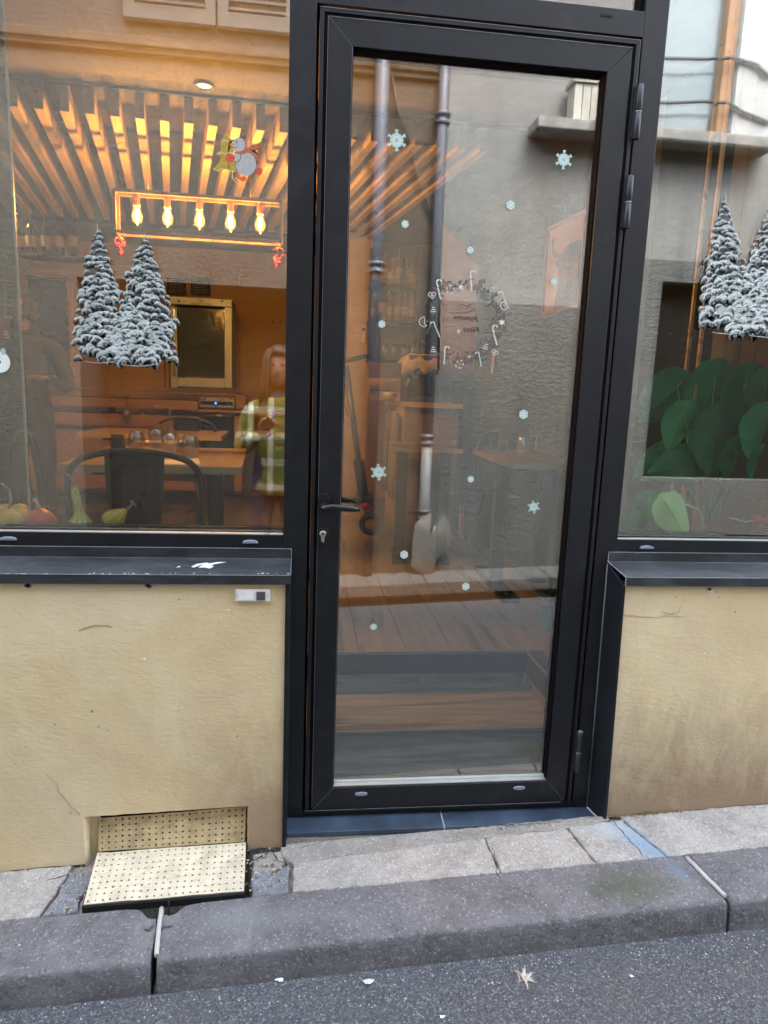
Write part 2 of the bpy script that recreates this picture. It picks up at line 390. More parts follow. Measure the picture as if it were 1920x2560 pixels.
base.build('mortar_bed', MMORT, pav)
def slab(x0, x1, m=MSLAB, name='paving_slab', y1=-.075, y0=YO, sk0=0, sk1=0, seed=1, amp=.0026, dz=0):
    return rock([(x0 + sk0, y1), (x0, y0), (x1, y0), (x1 + sk1, y1)], lambda x, y: zt(x, y) + dz + .0015 * noise.noise(Vector((x * 15, y * 15, seed))), .05, m, name, pav, .005, amp, seed, .014)
slab(-1.55, -.70, sk1=.03, seed=2); slab(-2.7, -1.555, seed=3); slab(-4, -2.705, seed=4)
rock([(-.668, -.10), (-.692, YO), (-.60, YO + .01), (-.61, -.20), (-.57, -.13)], zt, .05, MSET, 'paving_slab', pav, .006, .004, 5, .02)
rock([(-.605, -.185), (-.60, YO + .004), (-.565, YO + .004), (-.562, -.2)], lambda x, y: zt(x, y) - .006, .04, MMORT, 'paving_slab', pav, .006, .004, 6, .015)
rock([(-.135, -.085), (-.13, -.155), (-.07, -.17), (-.035, -.14), (-.04, -.08)], lambda x, y: zt(x, y) - .006, .05, MMORT, 'paving_slab', pav, .006, .004, 7, .02)
rock([(-.13, -.165), (-.128, YO), (-.02, YO), (-.018, -.15), (-.07, -.18)], zt, .05, MSET, 'paving_slab', pav, .006, .004, 8, .02)
rock([(-.05, -.078), (-.03, -.135), (-.012, -.15), (.95, -.10), (1.02, -.085), (1.02, -.062), (-.04, -.062)], lambda x, y: zt(x, y) + .001, .05, MMORT, 'mortar_strip', pav, .004, .003, 9, .02)
slab(-.010, .600, y1=-.108, seed=10, sk1=-.012); slab(.604, .895, y1=-.102, sk0=-.012, sk1=-.03, seed=11); slab(.90, 1.12, y1=-.088, sk0=-.03, sk1=-.06, seed=12)
slab(1.123, 2.2, y1=-.072, sk0=-.06, seed=13); slab(2.205, 3.4, y1=-.072, seed=14); slab(3.405, 5.5, y1=-.072, seed=15)
for q in pav.children:
    if q.name.startswith('paving_slab'): pass
# kerb stones: long worn volcanic stones with a rounded nose
def kerb(x0, x1, seed, skew=.0, notch=None):
    nx = max(4, int((x1 - x0) / .012)); nx = min(nx, 170); mb = MB()
    prof = [(YO - .003, 0.0), (YO - .02, .0)] + [(YO - .003 + (-.437 - YO) * t, 0) for t in (.25, .4, .55, .7, .82, .92)] + [(-.441, -.0005), (-.447, -.003), (-.4515, -.0075), (-.454, -.014), (-.4555, -.03), (-.457, -.045), (-.459, -.07), (-.461, -.13)]
    prof = sorted(set(prof), key=lambda q: (-q[0], -q[1]))
    vs = []; n = len(prof)
    for i in range(nx + 1):
        x = x0 + (x1 - x0) * i / nx; e = min(1, min(x - x0, x1 - x) / .012); e = max(0, e)
        for (y, dz) in prof:
            h = noise.noise(Vector((x * 9 + seed, y * 9, dz * 20))) * .0018 + noise.noise(Vector((x * 45, y * 45 + dz * 30, seed))) * .0013 + (-.004 * max(0, noise.noise(Vector((x * 22, seed * 3, 1))) - .25) if -.03 < dz < -.0004 else 0)
            yy = y
            if notch and y > YO - .05:
                a = math.exp(-((x - notch) / .055) ** 2); yy = y - a * .045 * (1 + .3 * math.sin(x * 90))
            z = zg(x) - .014 + dz + h - (1 - e) * .006
            vs.append((x + skew * (YO - y), yy - (h if dz < -.01 else 0), z))
    fs = [(i * n + j, i * n + j + 1, (i + 1) * n + j + 1, (i + 1) * n + j) for i in range(nx) for j in range(n - 1)]
    mb.add(vs, fs, 0, True)
    for i, rev in ((0, 0), (nx, 1)):
        loop = [i * n + j for j in range(n)]; b = len(mb.v)
        mb.add([(vs[loop[0]][0], vs[loop[0]][1], vs[loop[0]][2] - .15)], []); 
        f = loop + [b]; mb.f.append(tuple(f if rev else f[::-1])); mb.mi.append(0); mb.sm.append(False)
    return tag(mb.build('kerb_stone', MKERB, pav))
kerb(-2.6, -1.62, 1); kerb(-1.61, -.379, 2, .08, -.37); kerb(-.367, 1.175, 3, .1, -.37); kerb(1.186, 2.7, 4, .1); kerb(2.71, 4.2, 5); kerb(-4.2, -2.61, 6)
jm = MB()
for x in (-.373, 1.1805):
    jm.add([(x - .007 + .12 * (YO + .44) * k, YO - .004 - k * 0.17, zg(x) - .012 ) for k in (0, 1)] + [(x + .007 + .12 * (YO + .44) * k, YO - .004 - k * .17, zg(x) - .012) for k in (1, 0)], [(0, 1, 2, 3)])
jm.v = []; jm.f = []; jm.mi = []; jm.sm = []
for x in (-.373, 1.1805):
    pts = []
    for k in range(11):
        y = YO - .004 - k * .0165; xx = x + .12 * (YO - y); pts.append((xx + random.uniform(-.001, .001), y, zg(x) - .0185 + random.uniform(-.0015, .0015)))
    jm.tube(pts, .0068, 6)
jm.build('kerb_joint_mortar', MJOINT, pav)

# cracks, rubble and moss along the foot of the wall
GC = M('ground_crack', (.035, .032, .03), .9)
def gcrack(pts, z, w=.0014, seed=0):
    rr = random.Random(seed); Q = []
    P = [atz(a, b, z(atz(a, b, -.03).x) if callable(z) else z) for a, b in pts]
    for a, b in zip(P[:-1], P[1:]):
        k_ = max(3, int((b - a).length / .012))
        for k in range(k_): q = a.lerp(b, k / k_); q = q + Vector((rr.uniform(-.003, .003), rr.uniform(-.003, .003), 0)); q.z = zt(q.x, q.y) + .0004 if q.y > YO else zg(q.x) - .0135; Q.append(q)
    mb = MB(); mb.tube(Q, [w * rr.uniform(.3, 1.3) for _ in Q], 4); return mb.build('crack', GC, pav)
zsl = lambda x: zg(x) - .008
gcrack([(640, 1838), (700, 1822), (760, 1815), (830, 1806), (900, 1801)], zsl, .0014, 1); gcrack([(905, 1800), (960, 1797), (1010, 1793), (1065, 1789), (1120, 1786)], zsl, .0026, 2); gcrack([(1120, 1786), (1180, 1782), (1230, 1777)], zsl, .0012, 3)
gcrack([(1063, 1822), (1068, 1850), (1072, 1880), (1084, 1906)], zsl, .0010, 4); gcrack([(1320, 1772), (1345, 1800), (1375, 1828), (1392, 1850)], zsl, .0012, 5); gcrack([(560, 1835), (590, 1845), (600, 1862), (625, 1868)], zsl, .0018, 6); gcrack([(540, 1862), (575, 1850), (585, 1838)], zsl, .0018, 7); gcrack([(100, 1905), (150, 1890), (170, 1868)], zsl, .0018, 8)
rb = MB(); rr = random.Random(31)
for i in range(420):
    q = rr.random()
    if q < .3: x = rr.uniform(HX0 - .02, HX0 + .03) if False else rr.gauss(-.62, .035); y = rr.uniform(-.26, -.08)
    elif q < .5: x = rr.gauss(-.105, .03); y = rr.uniform(-.25, -.085)
    elif q < .8: x = rr.uniform(-1.0, 1.7); y = -.074 - abs(rr.gauss(0, .008)); 
    else: x = rr.uniform(-.02, 1.0); y = -.07 - abs(rr.gauss(0, .012))
    r_ = rr.uniform(.0012, .0045) * (1.6 if rr.random() < .1 else 1); z = zt(x, y); a = rr.uniform(0, 6.28); h = r_ * rr.uniform(.5, 1.1)
    vs = [(x + r_ * rr.uniform(.7, 1.2) * math.cos(a + t), y + r_ * rr.uniform(.7, 1.2) * math.sin(a + t), z - .0005) for t in (0, 1.3, 2.5, 3.8, 5)] + [(x + r_ * .2, y, z + h)]
    rb.add(vs, [(0, 1, 5), (1, 2, 5), (2, 3, 5), (3, 4, 5), (4, 0, 5)], rr.choice([0, 0, 1, 2]))
tag(rb.build('rubble', [M('rubble_pale', (.42, .39, .34), .9), M('rubble_dark', (.1, .095, .09), .9), M('rubble_ochre', (.5, .4, .24), .9)]), 'small crumbs of mortar and plaster lying along the foot of the wall', 'rubble', kind='stuff')
ms = MB()
for i in range(260):
    x = rr.gauss(1.16, .07); y = -.0725 - abs(rr.gauss(0, .006)); z = zt(x, y) + rr.uniform(0, .012) * max(0, 1 - abs(x - 1.16) / .15); r_ = rr.uniform(.0012, .003); ms.add([(x - r_, y, z), (x + r_, y, z), (x, y - r_ * .6, z + r_ * 1.5)], [(0, 1, 2)], rr.choice([0, 0, 1]))
tag(ms.build('moss', [M('moss_green', (.13, .16, .05), .9), M('flaking_yellow', (.62, .52, .28), .9)]), 'green moss and flaking crumbs at the foot of the right wall', 'moss', kind='stuff')

# road litter
tr = random.Random(5)
lit = [(603, 2117, .012, 'scrap of clear plastic lying on the asphalt by the kerb', 'plastic_scrap', (.6, .65, .7)), (797, 2122, .018, 'pale crushed cigarette end on the asphalt below the door', 'cigarette_end', (.6, .58, .55)),
       (1130, 2113, .03, 'crumpled dirty white feather lying on the asphalt', 'feather', (.5, .46, .4)), (955, 2197, .008, 'small square white pebble on the asphalt at the bottom edge', 'pebble', (.75, .75, .74)), (202, 1880, .014, 'small curled brown dry leaf on the stones left of the grille', 'dry_leaf', (.4, .17, .08)),
       (1365, 2110, .006, 'white crumb on the asphalt toward the right', 'crumb', (.7, .68, .66))]
for px, py, r_, lab, nm, c in lit:
    p = atz(px, py, zr(atz(px, py, -.13).x) + .003 if py > 2000 else zg(-.6) + .004)
    mb = MB(); k = 9
    if nm == 'feather':
        for i in range(26):
            a = tr.uniform(0, 6.28); l = tr.uniform(.4, 1.2) * r_; q = tr.uniform(.001, .004)
            c0 = p + Vector((tr.uniform(-.008, .008), tr.uniform(-.008, .008), 0)); e = c0 + Vector((math.cos(a) * l, math.sin(a) * l, tr.uniform(0, .008))); s_ = Vector((-math.sin(a), math.cos(a), .3)) * q
            mb.add([c0 - s_, e, c0 + s_], [(0, 1, 2)])
    else:
        rr_ = [tr.uniform(.6, 1.1) for _ in range(k)]
        vs = [p + Vector((math.cos(6.283 * i / k) * r_ * rr_[i], math.sin(6.283 * i / k) * r_ * rr_[i] * .6, tr.uniform(0, .004))) for i in range(k)] + [p + Vector((0, 0, r_ * .4))]
        mb.add(vs, [(i, (i + 1) % k, k) for i in range(k)])
    tag(mb.build(nm, M('litter_' + nm, c, .6, var=.2, vs=80)), lab, nm.replace('_', ' '))
gm = MB()      # loose grit near kerb foot and on the kerb
for i in range(900):
    x = tr.uniform(-.9, 1.7); y = -.465 - abs(tr.gauss(0, .09)); r_ = tr.uniform(.0008, .0028) * (1.5 if tr.random() < .06 else 1)
    if i % 6 == 0: y = tr.uniform(-.44, -.10); 
    z = (zr(x) if y < -.462 else (zt(x, y) if y > YO else zg(x) - .014)) + .001
    a = tr.uniform(0, 6.28); vs = [(x + r_ * math.cos(a + t), y + r_ * math.sin(a + t), z) for t in (0, 1.7, 3.4, 4.9)] + [(x, y, z + r_ * .9)]
    gm.add(vs, [(0, 1, 4), (1, 2, 4), (2, 3, 4), (3, 0, 4)], 0 if tr.random() < .75 else 1)
tag(gm.build('grit', [M('pale_grit', (.5, .48, .45), .7), M('brown_grit', (.24, .16, .09), .8)]), 'loose grit and sand scattered along the kerb and asphalt', 'grit', kind='stuff')

# =================================================================== SHOP WALL (yellow render)
YW = -.07
def wallmesh(x0, x1, ztop, hole=None, name='rendered_wall', label=''):
    t = thing(name, (x0 if x0 > 0 else x1, YW, zg(0)), label, 'wall')
    t['_w'] = 1
    mb = MB()
    xs = sorted(set([x0, x1] + ([hole[0], hole[1]] if hole else [])))
    for a, b in zip(xs[:-1], xs[1:]):
        k = max(1, int((b - a) / .03))
        for i in range(k):
            p = a + (b - a) * i / k; q = a + (b - a) * (i + 1) / k
            jb = lambda x: zg(x) - .004 + .006 * noise.noise(Vector((x * 14, 3, 1)))
            if hole and p >= hole[0] - 1e-6 and q <= hole[1] + 1e-6:
                zh = lambda x: hole[2] + (hole[3] - hole[2]) * (x - hole[0]) / (hole[1] - hole[0]) + .002 * noise.noise(Vector((x * 30, 0, 0)))
                mb.add([(p, YW, zh(p)), (q, YW, zh(q)), (q, YW, ztop), (p, YW, ztop)], [(0, 1, 2, 3)])
                mb.add([(p, YW, zh(p)), (p, YW + .042, zh(p) - .004), (q, YW + .042, zh(q) - .004), (q, YW, zh(q))], [(0, 1, 2, 3)])
                mb.add([(p, YW + .042, jb(p) - .2), (q, YW + .042, jb(q) - .2), (q, YW + .042, zh(q)), (p, YW + .042, zh(p))], [(0, 1, 2, 3)])
            else:
                mb.add([(p, YW, jb(p)), (q, YW, jb(q)), (q, YW, ztop), (p, YW, ztop)], [(0, 1, 2, 3)])
                mb.add([(p, YW, jb(p)), (p, YW + .05, jb(p) - .01), (q, YW + .05, jb(q) - .01), (q, YW, jb(q))], [(0, 1, 2, 3)])
    if hole:
        for hx, s_ in ((hole[0], 1), (hole[1], -1)):
            zz = hole[2] if s_ > 0 else hole[3]; prev = None
            for i in range(9):
                z = zg(hx) - .02 + (zz - zg(hx) + .02) * i / 8; j = .006 * noise.noise(Vector((hx * 9, z * 40, 2))) * (i < 8)
                cur = ((hx, YW, z), (hx + s_ * (.004 + j), YW + .012, z), (hx + s_ * .006, YW + .042, z))
                if prev: 
                    mb.add([prev[0], cur[0], cur[1], prev[1]], [(0, 1, 2, 3)] if s_ < 0 else [(3, 2, 1, 0)]); mb.add([prev[1], cur[1], cur[2], prev[2]], [(0, 1, 2, 3)] if s_ < 0 else [(3, 2, 1, 0)])
                prev = cur
    mb.add([(x0, YW, ztop), (x1, YW, ztop), (x1, .0, ztop), (x0, .0, ztop)], [(0, 1, 2, 3)])
    for x in (x0, x1): mb.add([(x, YW, zg(x) - .02), (x, .05, zg(x) - .02), (x, .05, ztop), (x, YW, ztop)], [(0, 1, 2, 3)])
    # world-coordinate object so that the render's pattern follows the place
    me_parent = t
    o = mb.build('render_coat', MY, t); o.location = -t.location; o.data.transform(Matrix.Translation(t.location))
    return t
pTL = at(180, 1765, YW); pTR = at(537, 1741, YW)
HOLE = (pTL.x, pTR.x, pTL.z, pTR.z)
wl = wallmesh(-7, -.046, .815, HOLE, label='ochre yellow rendered wall under the left window, with a niche for the perforated grille')
wr = wallmesh(1.0, 8, .815, None, label='ochre yellow rendered wall under the right window, stained brown along its foot')
# chips, old screw holes and marks in the render
def marks(t, L):
    a = MB(); b = MB(); rr = random.Random(11)
    for px, py, r_, k in L:
        p = at(px, py, YW - .0012); n = 9; q = [rr.uniform(.5, 1.2) for _ in range(n)]
        vs = [(p.x + r_ * q[i] * math.cos(6.283 * i / n), p.y, p.z + r_ * q[i] * .75 * math.sin(6.283 * i / n)) for i in range(n)] + [(p.x, p.y - .0006, p.z)]
        (a if k == 0 else b).add(vs, [(i, (i + 1) % n, n) for i in range(n)])
        if k == 2:
            vs = [(p.x + r_ * .5 * math.cos(6.283 * i / n), p.y - .0012, p.z + r_ * .5 * math.sin(6.283 * i / n)) for i in range(n)] + [(p.x, p.y - .0016, p.z)]
            a.add(vs, [(i, (i + 1) % n, n) for i in range(n)], 1)
    if a.v: a.build('paint_chip', [M('white_filler', (.72, .7, .66), .8), MDARK], t)
    if b.v: b.build('plugged_hole', M('grey_filler', (.22, .2, .17), .9, var=.4, vs=90), t)
marks(wl, [(60, 1265, .012, 2), (320, 1265, .011, 2), (57, 1425, .008, 0), (312, 1425, .007, 0), (372, 1380, .005, 0), (476, 1334, .005, 0), (492, 1318, .006, 0), (335, 1283, .004, 0), (13, 1283, .006, 0), (88, 1302, .003, 0), (199, 1537, .006, 1), (119, 1565, .003, 1), (212, 1570, .003, 1), (234, 1577, .003, 1), (512, 1590, .004, 1), (152, 1756, .004, 1), (388, 1295, .003, 1)])
marks(wr, [(1536, 1278, .011, 0), (1533, 1273, .009, 2), (1522, 1411, .006, 0), (1588, 1322, .004, 1), (1552, 1290, .003, 1), (1460, 1290, .003, 1)])
def crack(t, pts, w=.0012, y=YW - .0012, name='crack'):
    mb = MB(); P = [at(a, b, y) for a, b in pts]; rr = random.Random(3); Q = []
    for a, b in zip(P[:-1], P[1:]):
        for k in range(6): q = a.lerp(b, k / 6); Q.append(q + Vector((rr.uniform(-.0025, .0025), 0, rr.uniform(-.002, .002))))
    mb.tube(Q, w, 4); mb.build(name, M('crack_shadow', (.3, .23, .14), .9), t)
crack(wl, [(102, 1672), (122, 1692), (125, 1710), (150, 1738), (178, 1764)], .0006); crack(wl, [(170, 1362), (195, 1352), (225, 1350), (245, 1357)], .0008); crack(wr, [(1430, 1320), (1448, 1327), (1465, 1322), (1472, 1310)], .0006); crack(wr, [(1340, 1328), (1400, 1333), (1500, 1330)], .0005)

# the sheet-metal sills
def sill(x0, x1, label, mitre=0):
    t = thing('window_sill', ((x0 + x1) / 2, -.04, .84), label, 'window sill')
    mb = MB(); Y0, Y1 = -.004, -.087
    prof = [(.012, .899), (Y0, .899), (Y0, .868), (Y1, .839), (Y1, .811), (Y1 + .002, .811), (Y1 + .002, .837), (Y0 + .002, .8655), (.012, .866)]
    def ex(y): return mitre * (Y0 - y) / (Y0 - Y1) if y < Y0 else 0
    n = len(prof)
    vs = [(x0 + ex(y), y, z) for y, z in prof] + [(x1, y, z) for y, z in prof]
    mb.add(vs, [tuple(range(n)), tuple(range(2 * n - 1, n - 1, -1))] + [(i, (i + 1) % n, (i + 1) % n + n, i + n) for i in range(n)])
    mb.build('folded_sheet', MSILL, t, .0008, 1)
    e = MB()   # bright worn edges of the folds
    for (y, z) in ((Y0 - .0006, .8992), (Y1 - .0006, .8392)):
        e.bar((x0 + ex(y), y, z), (x1, y, z), .0012, .0016)
    if mitre:
        e.bar((x0, Y0, .868), (x0 + mitre, Y1, .839), .0016, .0016); e.bar((x0 + mitre, Y1 - .0006, .839), (x0 + mitre, Y1 - .0006, .811), .0014, .0014); e.bar((x0, Y0 - .0006, .868), (x0, Y0 - .0006, .899), .0014, .0014)
    else:
        e.bar((x1, Y0, .868), (x1, Y1, .839), .0014, .0014); e.bar((x1, Y0 - .0006, .868), (x1, Y0 - .0006, .899), .0014, .0014)
    e.build('worn_edge', M('worn_bright_edge', (.45, .5, .54), .4, .5, var=.3, vs=30), t)
    return t
sl = sill(-6, -.031, 'black folded metal sill of the left window with a white scrape near its right end')
sr = sill(.966, 8, 'black folded metal sill of the right window with a mitred left end', .024)
mb = MB()
rr = random.Random(2)
def onsill(px, py): 
    # intersection with sloped top plane of the sill
    d = ray(px, py); nrm = Vector((0, -(.868 - .839), .083)).normalized(); p0 = Vector((0, -.004, .8692)); return CAMP + d * ((p0 - CAMP).dot(nrm) / d.dot(nrm))
for P in ([(413, 1224), (425, 1218), (448, 1215), (452, 1217), (432, 1221), (418, 1226)], [(428, 1226), (440, 1219), (470, 1214), (490, 1214), (462, 1219), (448, 1226)], [(446, 1227), (456, 1221), (462, 1223), (454, 1228)], [(380, 1226), (388, 1222), (389, 1225)]):
    mb.add([onsill(*p) for p in P], [tuple(range(len(P)))])
mb.build('paint_scrape', M('scrape_white', (.62, .66, .68), .6), sl)
mb = MB()
for i in range(30):
    px = rr.uniform(0, 625); py = 1239 + rr.uniform(-1, 1); p = onsill(px, py); r_ = rr.uniform(.0008, .003)
    mb.add([p + Vector((-r_ * 1.6, 0, .0005)), p + Vector((0, -.001, -.0003)), p + Vector((r_ * 1.6, 0, .0005)), p + Vector((0, .003, .001))], [(0, 1, 2, 3)])
mb.build('edge_chip', M('scrape_white', (.62, .66, .68), .6), sl)

# doorbell
t = thing('doorbell', at(546, 1283, YW), 'flat white doorbell plate with a grey push button under the left sill', 'doorbell')
a = at(509, 1271, YW); b = at(583.5, 1297, YW); ym = YW - .011
mb = MB(); mb.box(a.x, b.x, ym, YW, b.z, a.z); mb.build('plate', MWHITE, t, .002)
mb = MB(); mb.box(a.x + .008, a.x + .052, ym - .0012, ym, b.z + .005, a.z - .006); mb.build('name_field', M('white_label', (.8, .8, .8), .3), t, .001)
mb = MB(); mb.box(a.x + .06, b.x - .0135, ym - .002, ym, b.z + .004, a.z - .0065); mb.build('button', M('grey_button', (.07, .07, .075), .5), t, .001)
for x in (a.x + .004, b.x - .004): mb = MB(); mb.lathe([(.0022, 0), (.0022, -.0012)], (x, ym, (a.z + b.z) / 2 - .001), 10, axis='y'); mb.build('screw', MSTEEL, t)

# =================================================================== PERFORATED GRILLE
t = thing('ventilation_grille', (at(360, 1850, -.1)), 'cream perforated metal grille folded from the wall niche down onto the pavement', 'grille')
def perf(P00, P10, P01, P11, nu, nv, rr_, name, mats, keep=.96, seed=0, th=.003):
    rnd = random.Random(seed); mb = MB(); P00, P10, P01, P11 = map(Vector, (P00, P10, P01, P11))
    nrm = (P10 - P00).cross(P01 - P00).normalized()
    def P(u, v):
        q = (P00.lerp(P10, u)).lerp(P01.lerp(P11, u), v); return q + nrm * .0028 * noise.noise(q * 11) + nrm * .0010 * noise.noise(q * 45)
    for i in range(nu):
        for j in range(nv):
            u0, u1, v0, v1 = i / nu, (i + 1) / nu, j / nv, (j + 1) / nv; uc, vc = (u0 + u1) / 2, (v0 + v1) / 2
            if rnd.random() > keep: mb.add([P(u0, v0), P(u1, v0), P(u1, v1), P(u0, v1)], [(0, 1, 2, 3)]); continue
            c = P(uc, vc); eu = (P(u1, vc) - P(u0, vc)).normalized(); ev = (P(uc, v1) - P(uc, v0)).normalized()
            sq = [(-1, -1), (0, -1), (1, -1), (1, 0), (1, 1), (0, 1), (-1, 1), (-1, 0)]
            out = [P(uc + a * (u1 - u0) / 2, vc + b * (v1 - v0) / 2) for a, b in sq]
            k = rr_ * rnd.uniform(.8, 1.1)
            inn = [c + eu * k * math.cos(math.atan2(b, a)) + ev * k * math.sin(math.atan2(b, a)) for a, b in sq]
            low = [q - nrm * th for q in inn]
            mb.add(out + inn + low, [(q, (q + 1) % 8, (q + 1) % 8 + 8, q + 8) for q in range(8)] + [(q + 8, (q + 1) % 8 + 8, (q + 1) % 8 + 16, q + 16) for q in range(8)])
    return mb.build(name, mats, t)
MPY = M('painted_grille', (.55, .44, .25), .6, var=.3, vs=22, bump=.4, bs=120); MPC = M('cream_grille', (.62, .57, .44), .5, var=.14, vs=18, bump=.2)
# give rust freckles
for mm in (MPY, MPC):
    n = mm.node_tree; bs_ = [x for x in n.nodes if x.type == 'BSDF_PRINCIPLED'][0]; src = bs_.inputs['Base Color'].links[0].from_socket
    f = ramp(n, noise_(n, coords(n), 95, 3, .7), [(.62, 0.0), (.7, .7 if mm is MPY else .5)]); src = mix(n, ramp(n, noise_(n, coords(n), 13, 9, .78, .6), [(.47, 0.0), (.66, .62)]), src, (.33, .28, .2))
    n.links.new(mix(n, f, src, (.3, .2, .1) if mm is MPY else (.3, .26, .2)), bs_.inputs['Base Color'])
yb = YW + .03
u00 = at(213, 1840, yb - .012); u10 = at(529, 1818, yb - .012); u01 = at(213, 1768, yb + .004); u11 = at(531, 1742.5, yb + .004)
perf(u00, u10, u01, u11, 22, 6, .0034, 'upper_grille', MPY, .93, 1)
zf = zg(-.4) + .018
l00 = atz(180, 1954, zg(-.6) + .008); l10 = atz(527, 1925, zg(-.13) + .008)
l01 = u00 + Vector((-.002, -.004, 0)); l11 = u10 + Vector((.004, -.004, 0))
perf(l00, l10, l01, l11, 22, 9, .0033, 'lower_grille', MPC, .98, 2)
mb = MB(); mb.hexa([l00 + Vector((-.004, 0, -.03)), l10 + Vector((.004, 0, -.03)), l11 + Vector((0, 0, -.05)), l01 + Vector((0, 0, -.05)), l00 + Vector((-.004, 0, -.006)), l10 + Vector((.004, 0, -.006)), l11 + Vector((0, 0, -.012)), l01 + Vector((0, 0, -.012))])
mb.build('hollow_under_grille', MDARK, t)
mb = MB(); mb.box(u00.x + .004, u10.x - .004, yb + .0085, yb + .0105, zg(-.6) - .05, HOLE[2] - .008); mb.build('dark_backing', MDARK, t)
mb = MB(); mb.bar(l00 + Vector((0, -.002, -.004)), l10 + Vector((0, -.002, -.004)), .004, .007); 
cx_ = (l00 + l10) / 2; mb.bar(cx_ + Vector((.012, -.004, -.008)), cx_ + Vector((.012, -.004, -.05)), .01, .004)
mb.build('front_rail', M('rusty_dark_rail', (.035, .034, .034), .7, var=.3), t)

# =================================================================== SHOPFRONT FRAME
fr = thing('shopfront_frame', (.45, 0, 0), 'black coated metal frame of the shopfront, posts and transoms round the door', 'frame')
XL0, XL1, XR0, XR1 = -.056, .0155, .9235, .994
for nm, x0, x1, zb in (('post', XL0, XL1, .012), ('post', XR0, XR1, .012)):
    mb = MB(); mb.box(x0, x1, 0, .09, zb, 3.4); mb.build(nm, MBK, fr, .0015)
    mb = MB(); xx = x1 if x0 < 0 else x0 - .0075; 
    mb.box(xx, xx + .0075, .022, .09, zb, 2.375); mb.build('rebate', MSEAL, fr)
mb = MB(); mb.box(XL1 + .0003, XR0 - .0003, 0, .09, 2.376, 2.442); mb.build('transom', MBK, fr, .0015)
mb = MB(); p = at(1310, 34, 0); mb.box(p.x - .017, p.x + .017, -.0012, 0, p.z - .003, p.z + .003); mb.build('drain_slot', MDARK, fr)
mb = MB(); mb.box(XL1 + .0003, XR0 - .0003, .0015, .09, .012, .030); mb.build('bottom_rail', MBK, fr, .001)
# transom light above the door
tl_ = thing('transom_window', (.47, .03, 2.45), 'narrow window above the door, cut off by the top of the view', 'window')
mb = MB(); mb.box(XL1 + .001, XR0 - .012, .03, .036, 2.4425, 3.4); mb.build('pane', MGLASS, tl_)
mb = MB(); mb.box(XR0 - .012, XR0 - .0003, .012, .05, 2.4425, 3.4); mb.build('bead', MSEAL, tl_)
mb = MB(); mb.box(-7, 8, -.01, .3, 3.4, 3.9); o = mb.build('lintel_band', MBK, fr, .002)

def shopwindow(x0, x1, label, cap_px):
    t = thing('display_window', ((x0 + x1) / 2, .03, .93), label, 'window')
    zb = .9385
    mb = MB(); mb.box(x0, x1, .003, .09, .8995, zb); mb.build('bottom_rail', MBK, t, .0012)
    mb = MB(); mb.box(x0, x1, .004, .018, zb, zb + .0045); mb.build('glazing_bead', MSPACER, t, .0008)
    mb = MB(); mb.box(x0, x1, .03, .034, zb + .001, 3.4, 0)
    o = mb.build('outer_pane', [MGLASS, M('x', (0, 0, 0))][:1], t)
    mb = MB(); mb.box(x0, x1, -.002, .002, -1.24, 1.24)
    mb.v = [(x - (x0 + x1) / 2, y, z) for x, y, z in mb.v]
    L = MB(); L.v, L.f, L.mi, L.sm = mb.v, mb.f, mb.mi, mb.sm
    me = bpy.data.meshes.new('inner_pane'); me.from_pydata(L.v, [], L.f); me.materials.append(MGLASS2)
    q = bpy.data.objects.new('inner_pane', me); COL.objects.link(q); q.parent = t
    q.location = Vector(((x0 + x1) / 2, .056, zb + 1.245)) - t.location; q.rotation_euler = (0, 0, R(.11))
    mb = MB(); mb.box(x0, x1, .062, .09, zb, zb + .012); mb.build('inner_bead', MSEAL, t)
    for px, py in cap_px:
        c = at(px, py, 0); mb = MB()
        pr = [(c.x + .023 * math.cos(a) * (1 if abs(math.cos(a)) < .6 else 1), c.z - .005 + .0105 * max(0, math.sin(a)) ** .6) for a in [math.pi * k / 10 for k in range(11)]]
        mb.prism(pr, 'y', -.0075, .004); mb.build('drain_cap', MGREYCAP, t, .002)
    return t
dl = shopwindow(-4.2, XL0 - .0005, 'large left shop window with snowy fir stickers, gourds behind the glass', [(541, 1170), (18, 1163)])
dr = shopwindow(XR1 + .0005, 5.2, 'large right shop window with green plant leaves behind the glass', [(1397, 1182)])
mb = MB(); mb.box(-4.27, -4.2005, 0, .09, .9, 3.4); mb.build('post', MBK, fr)
mb = MB(); mb.box(5.2005, 5.27, 0, .09, .9, 3.4); mb.build('post', MBK, fr)

# reveal liners of the lower wall
mb = MB(); mb.hexa([(-.046, YW - .008, -.052), (-.034, YW - .008, -.052), (-.030, -.0003, -.03), (-.040, -.0003, -.03), (-.046, YW - .008, .8095), (-.034, YW - .008, .8095), (-.030, -.0003, .8375), (-.040, -.0003, .8375)])
tag(mb.build('reveal_liner', MBK, None, .0012), 'narrow black metal strip lining the left reveal below the sill', 'trim')
rl = thing('reveal_liner', (.985, -.03, 0), 'wide black metal sheet lining the right reveal from sill to pavement', 'trim')
mb = MB(); mb.hexa([(.9765, -.0003, .001), (1.004, YW - .009, -.035), (1.012, YW - .009, -.035), (.992, -.0003, .001), (.9665, -.0003, .8655), (.990, YW - .006, .8095), (.997, YW - .006, .8095), (.985, -.0003, .8655)])
mb.build('sheet', MBK, rl, .001)
mb = MB(); mb.tube([(.976, -.003, .003), (.9735, -.003, .3), (.970, -.003, .6), (.9665, -.003, .86)], .0028, 6); mb.build('sealant_bead', M('grey_sealant', (.09, .095, .1), .6), rl)
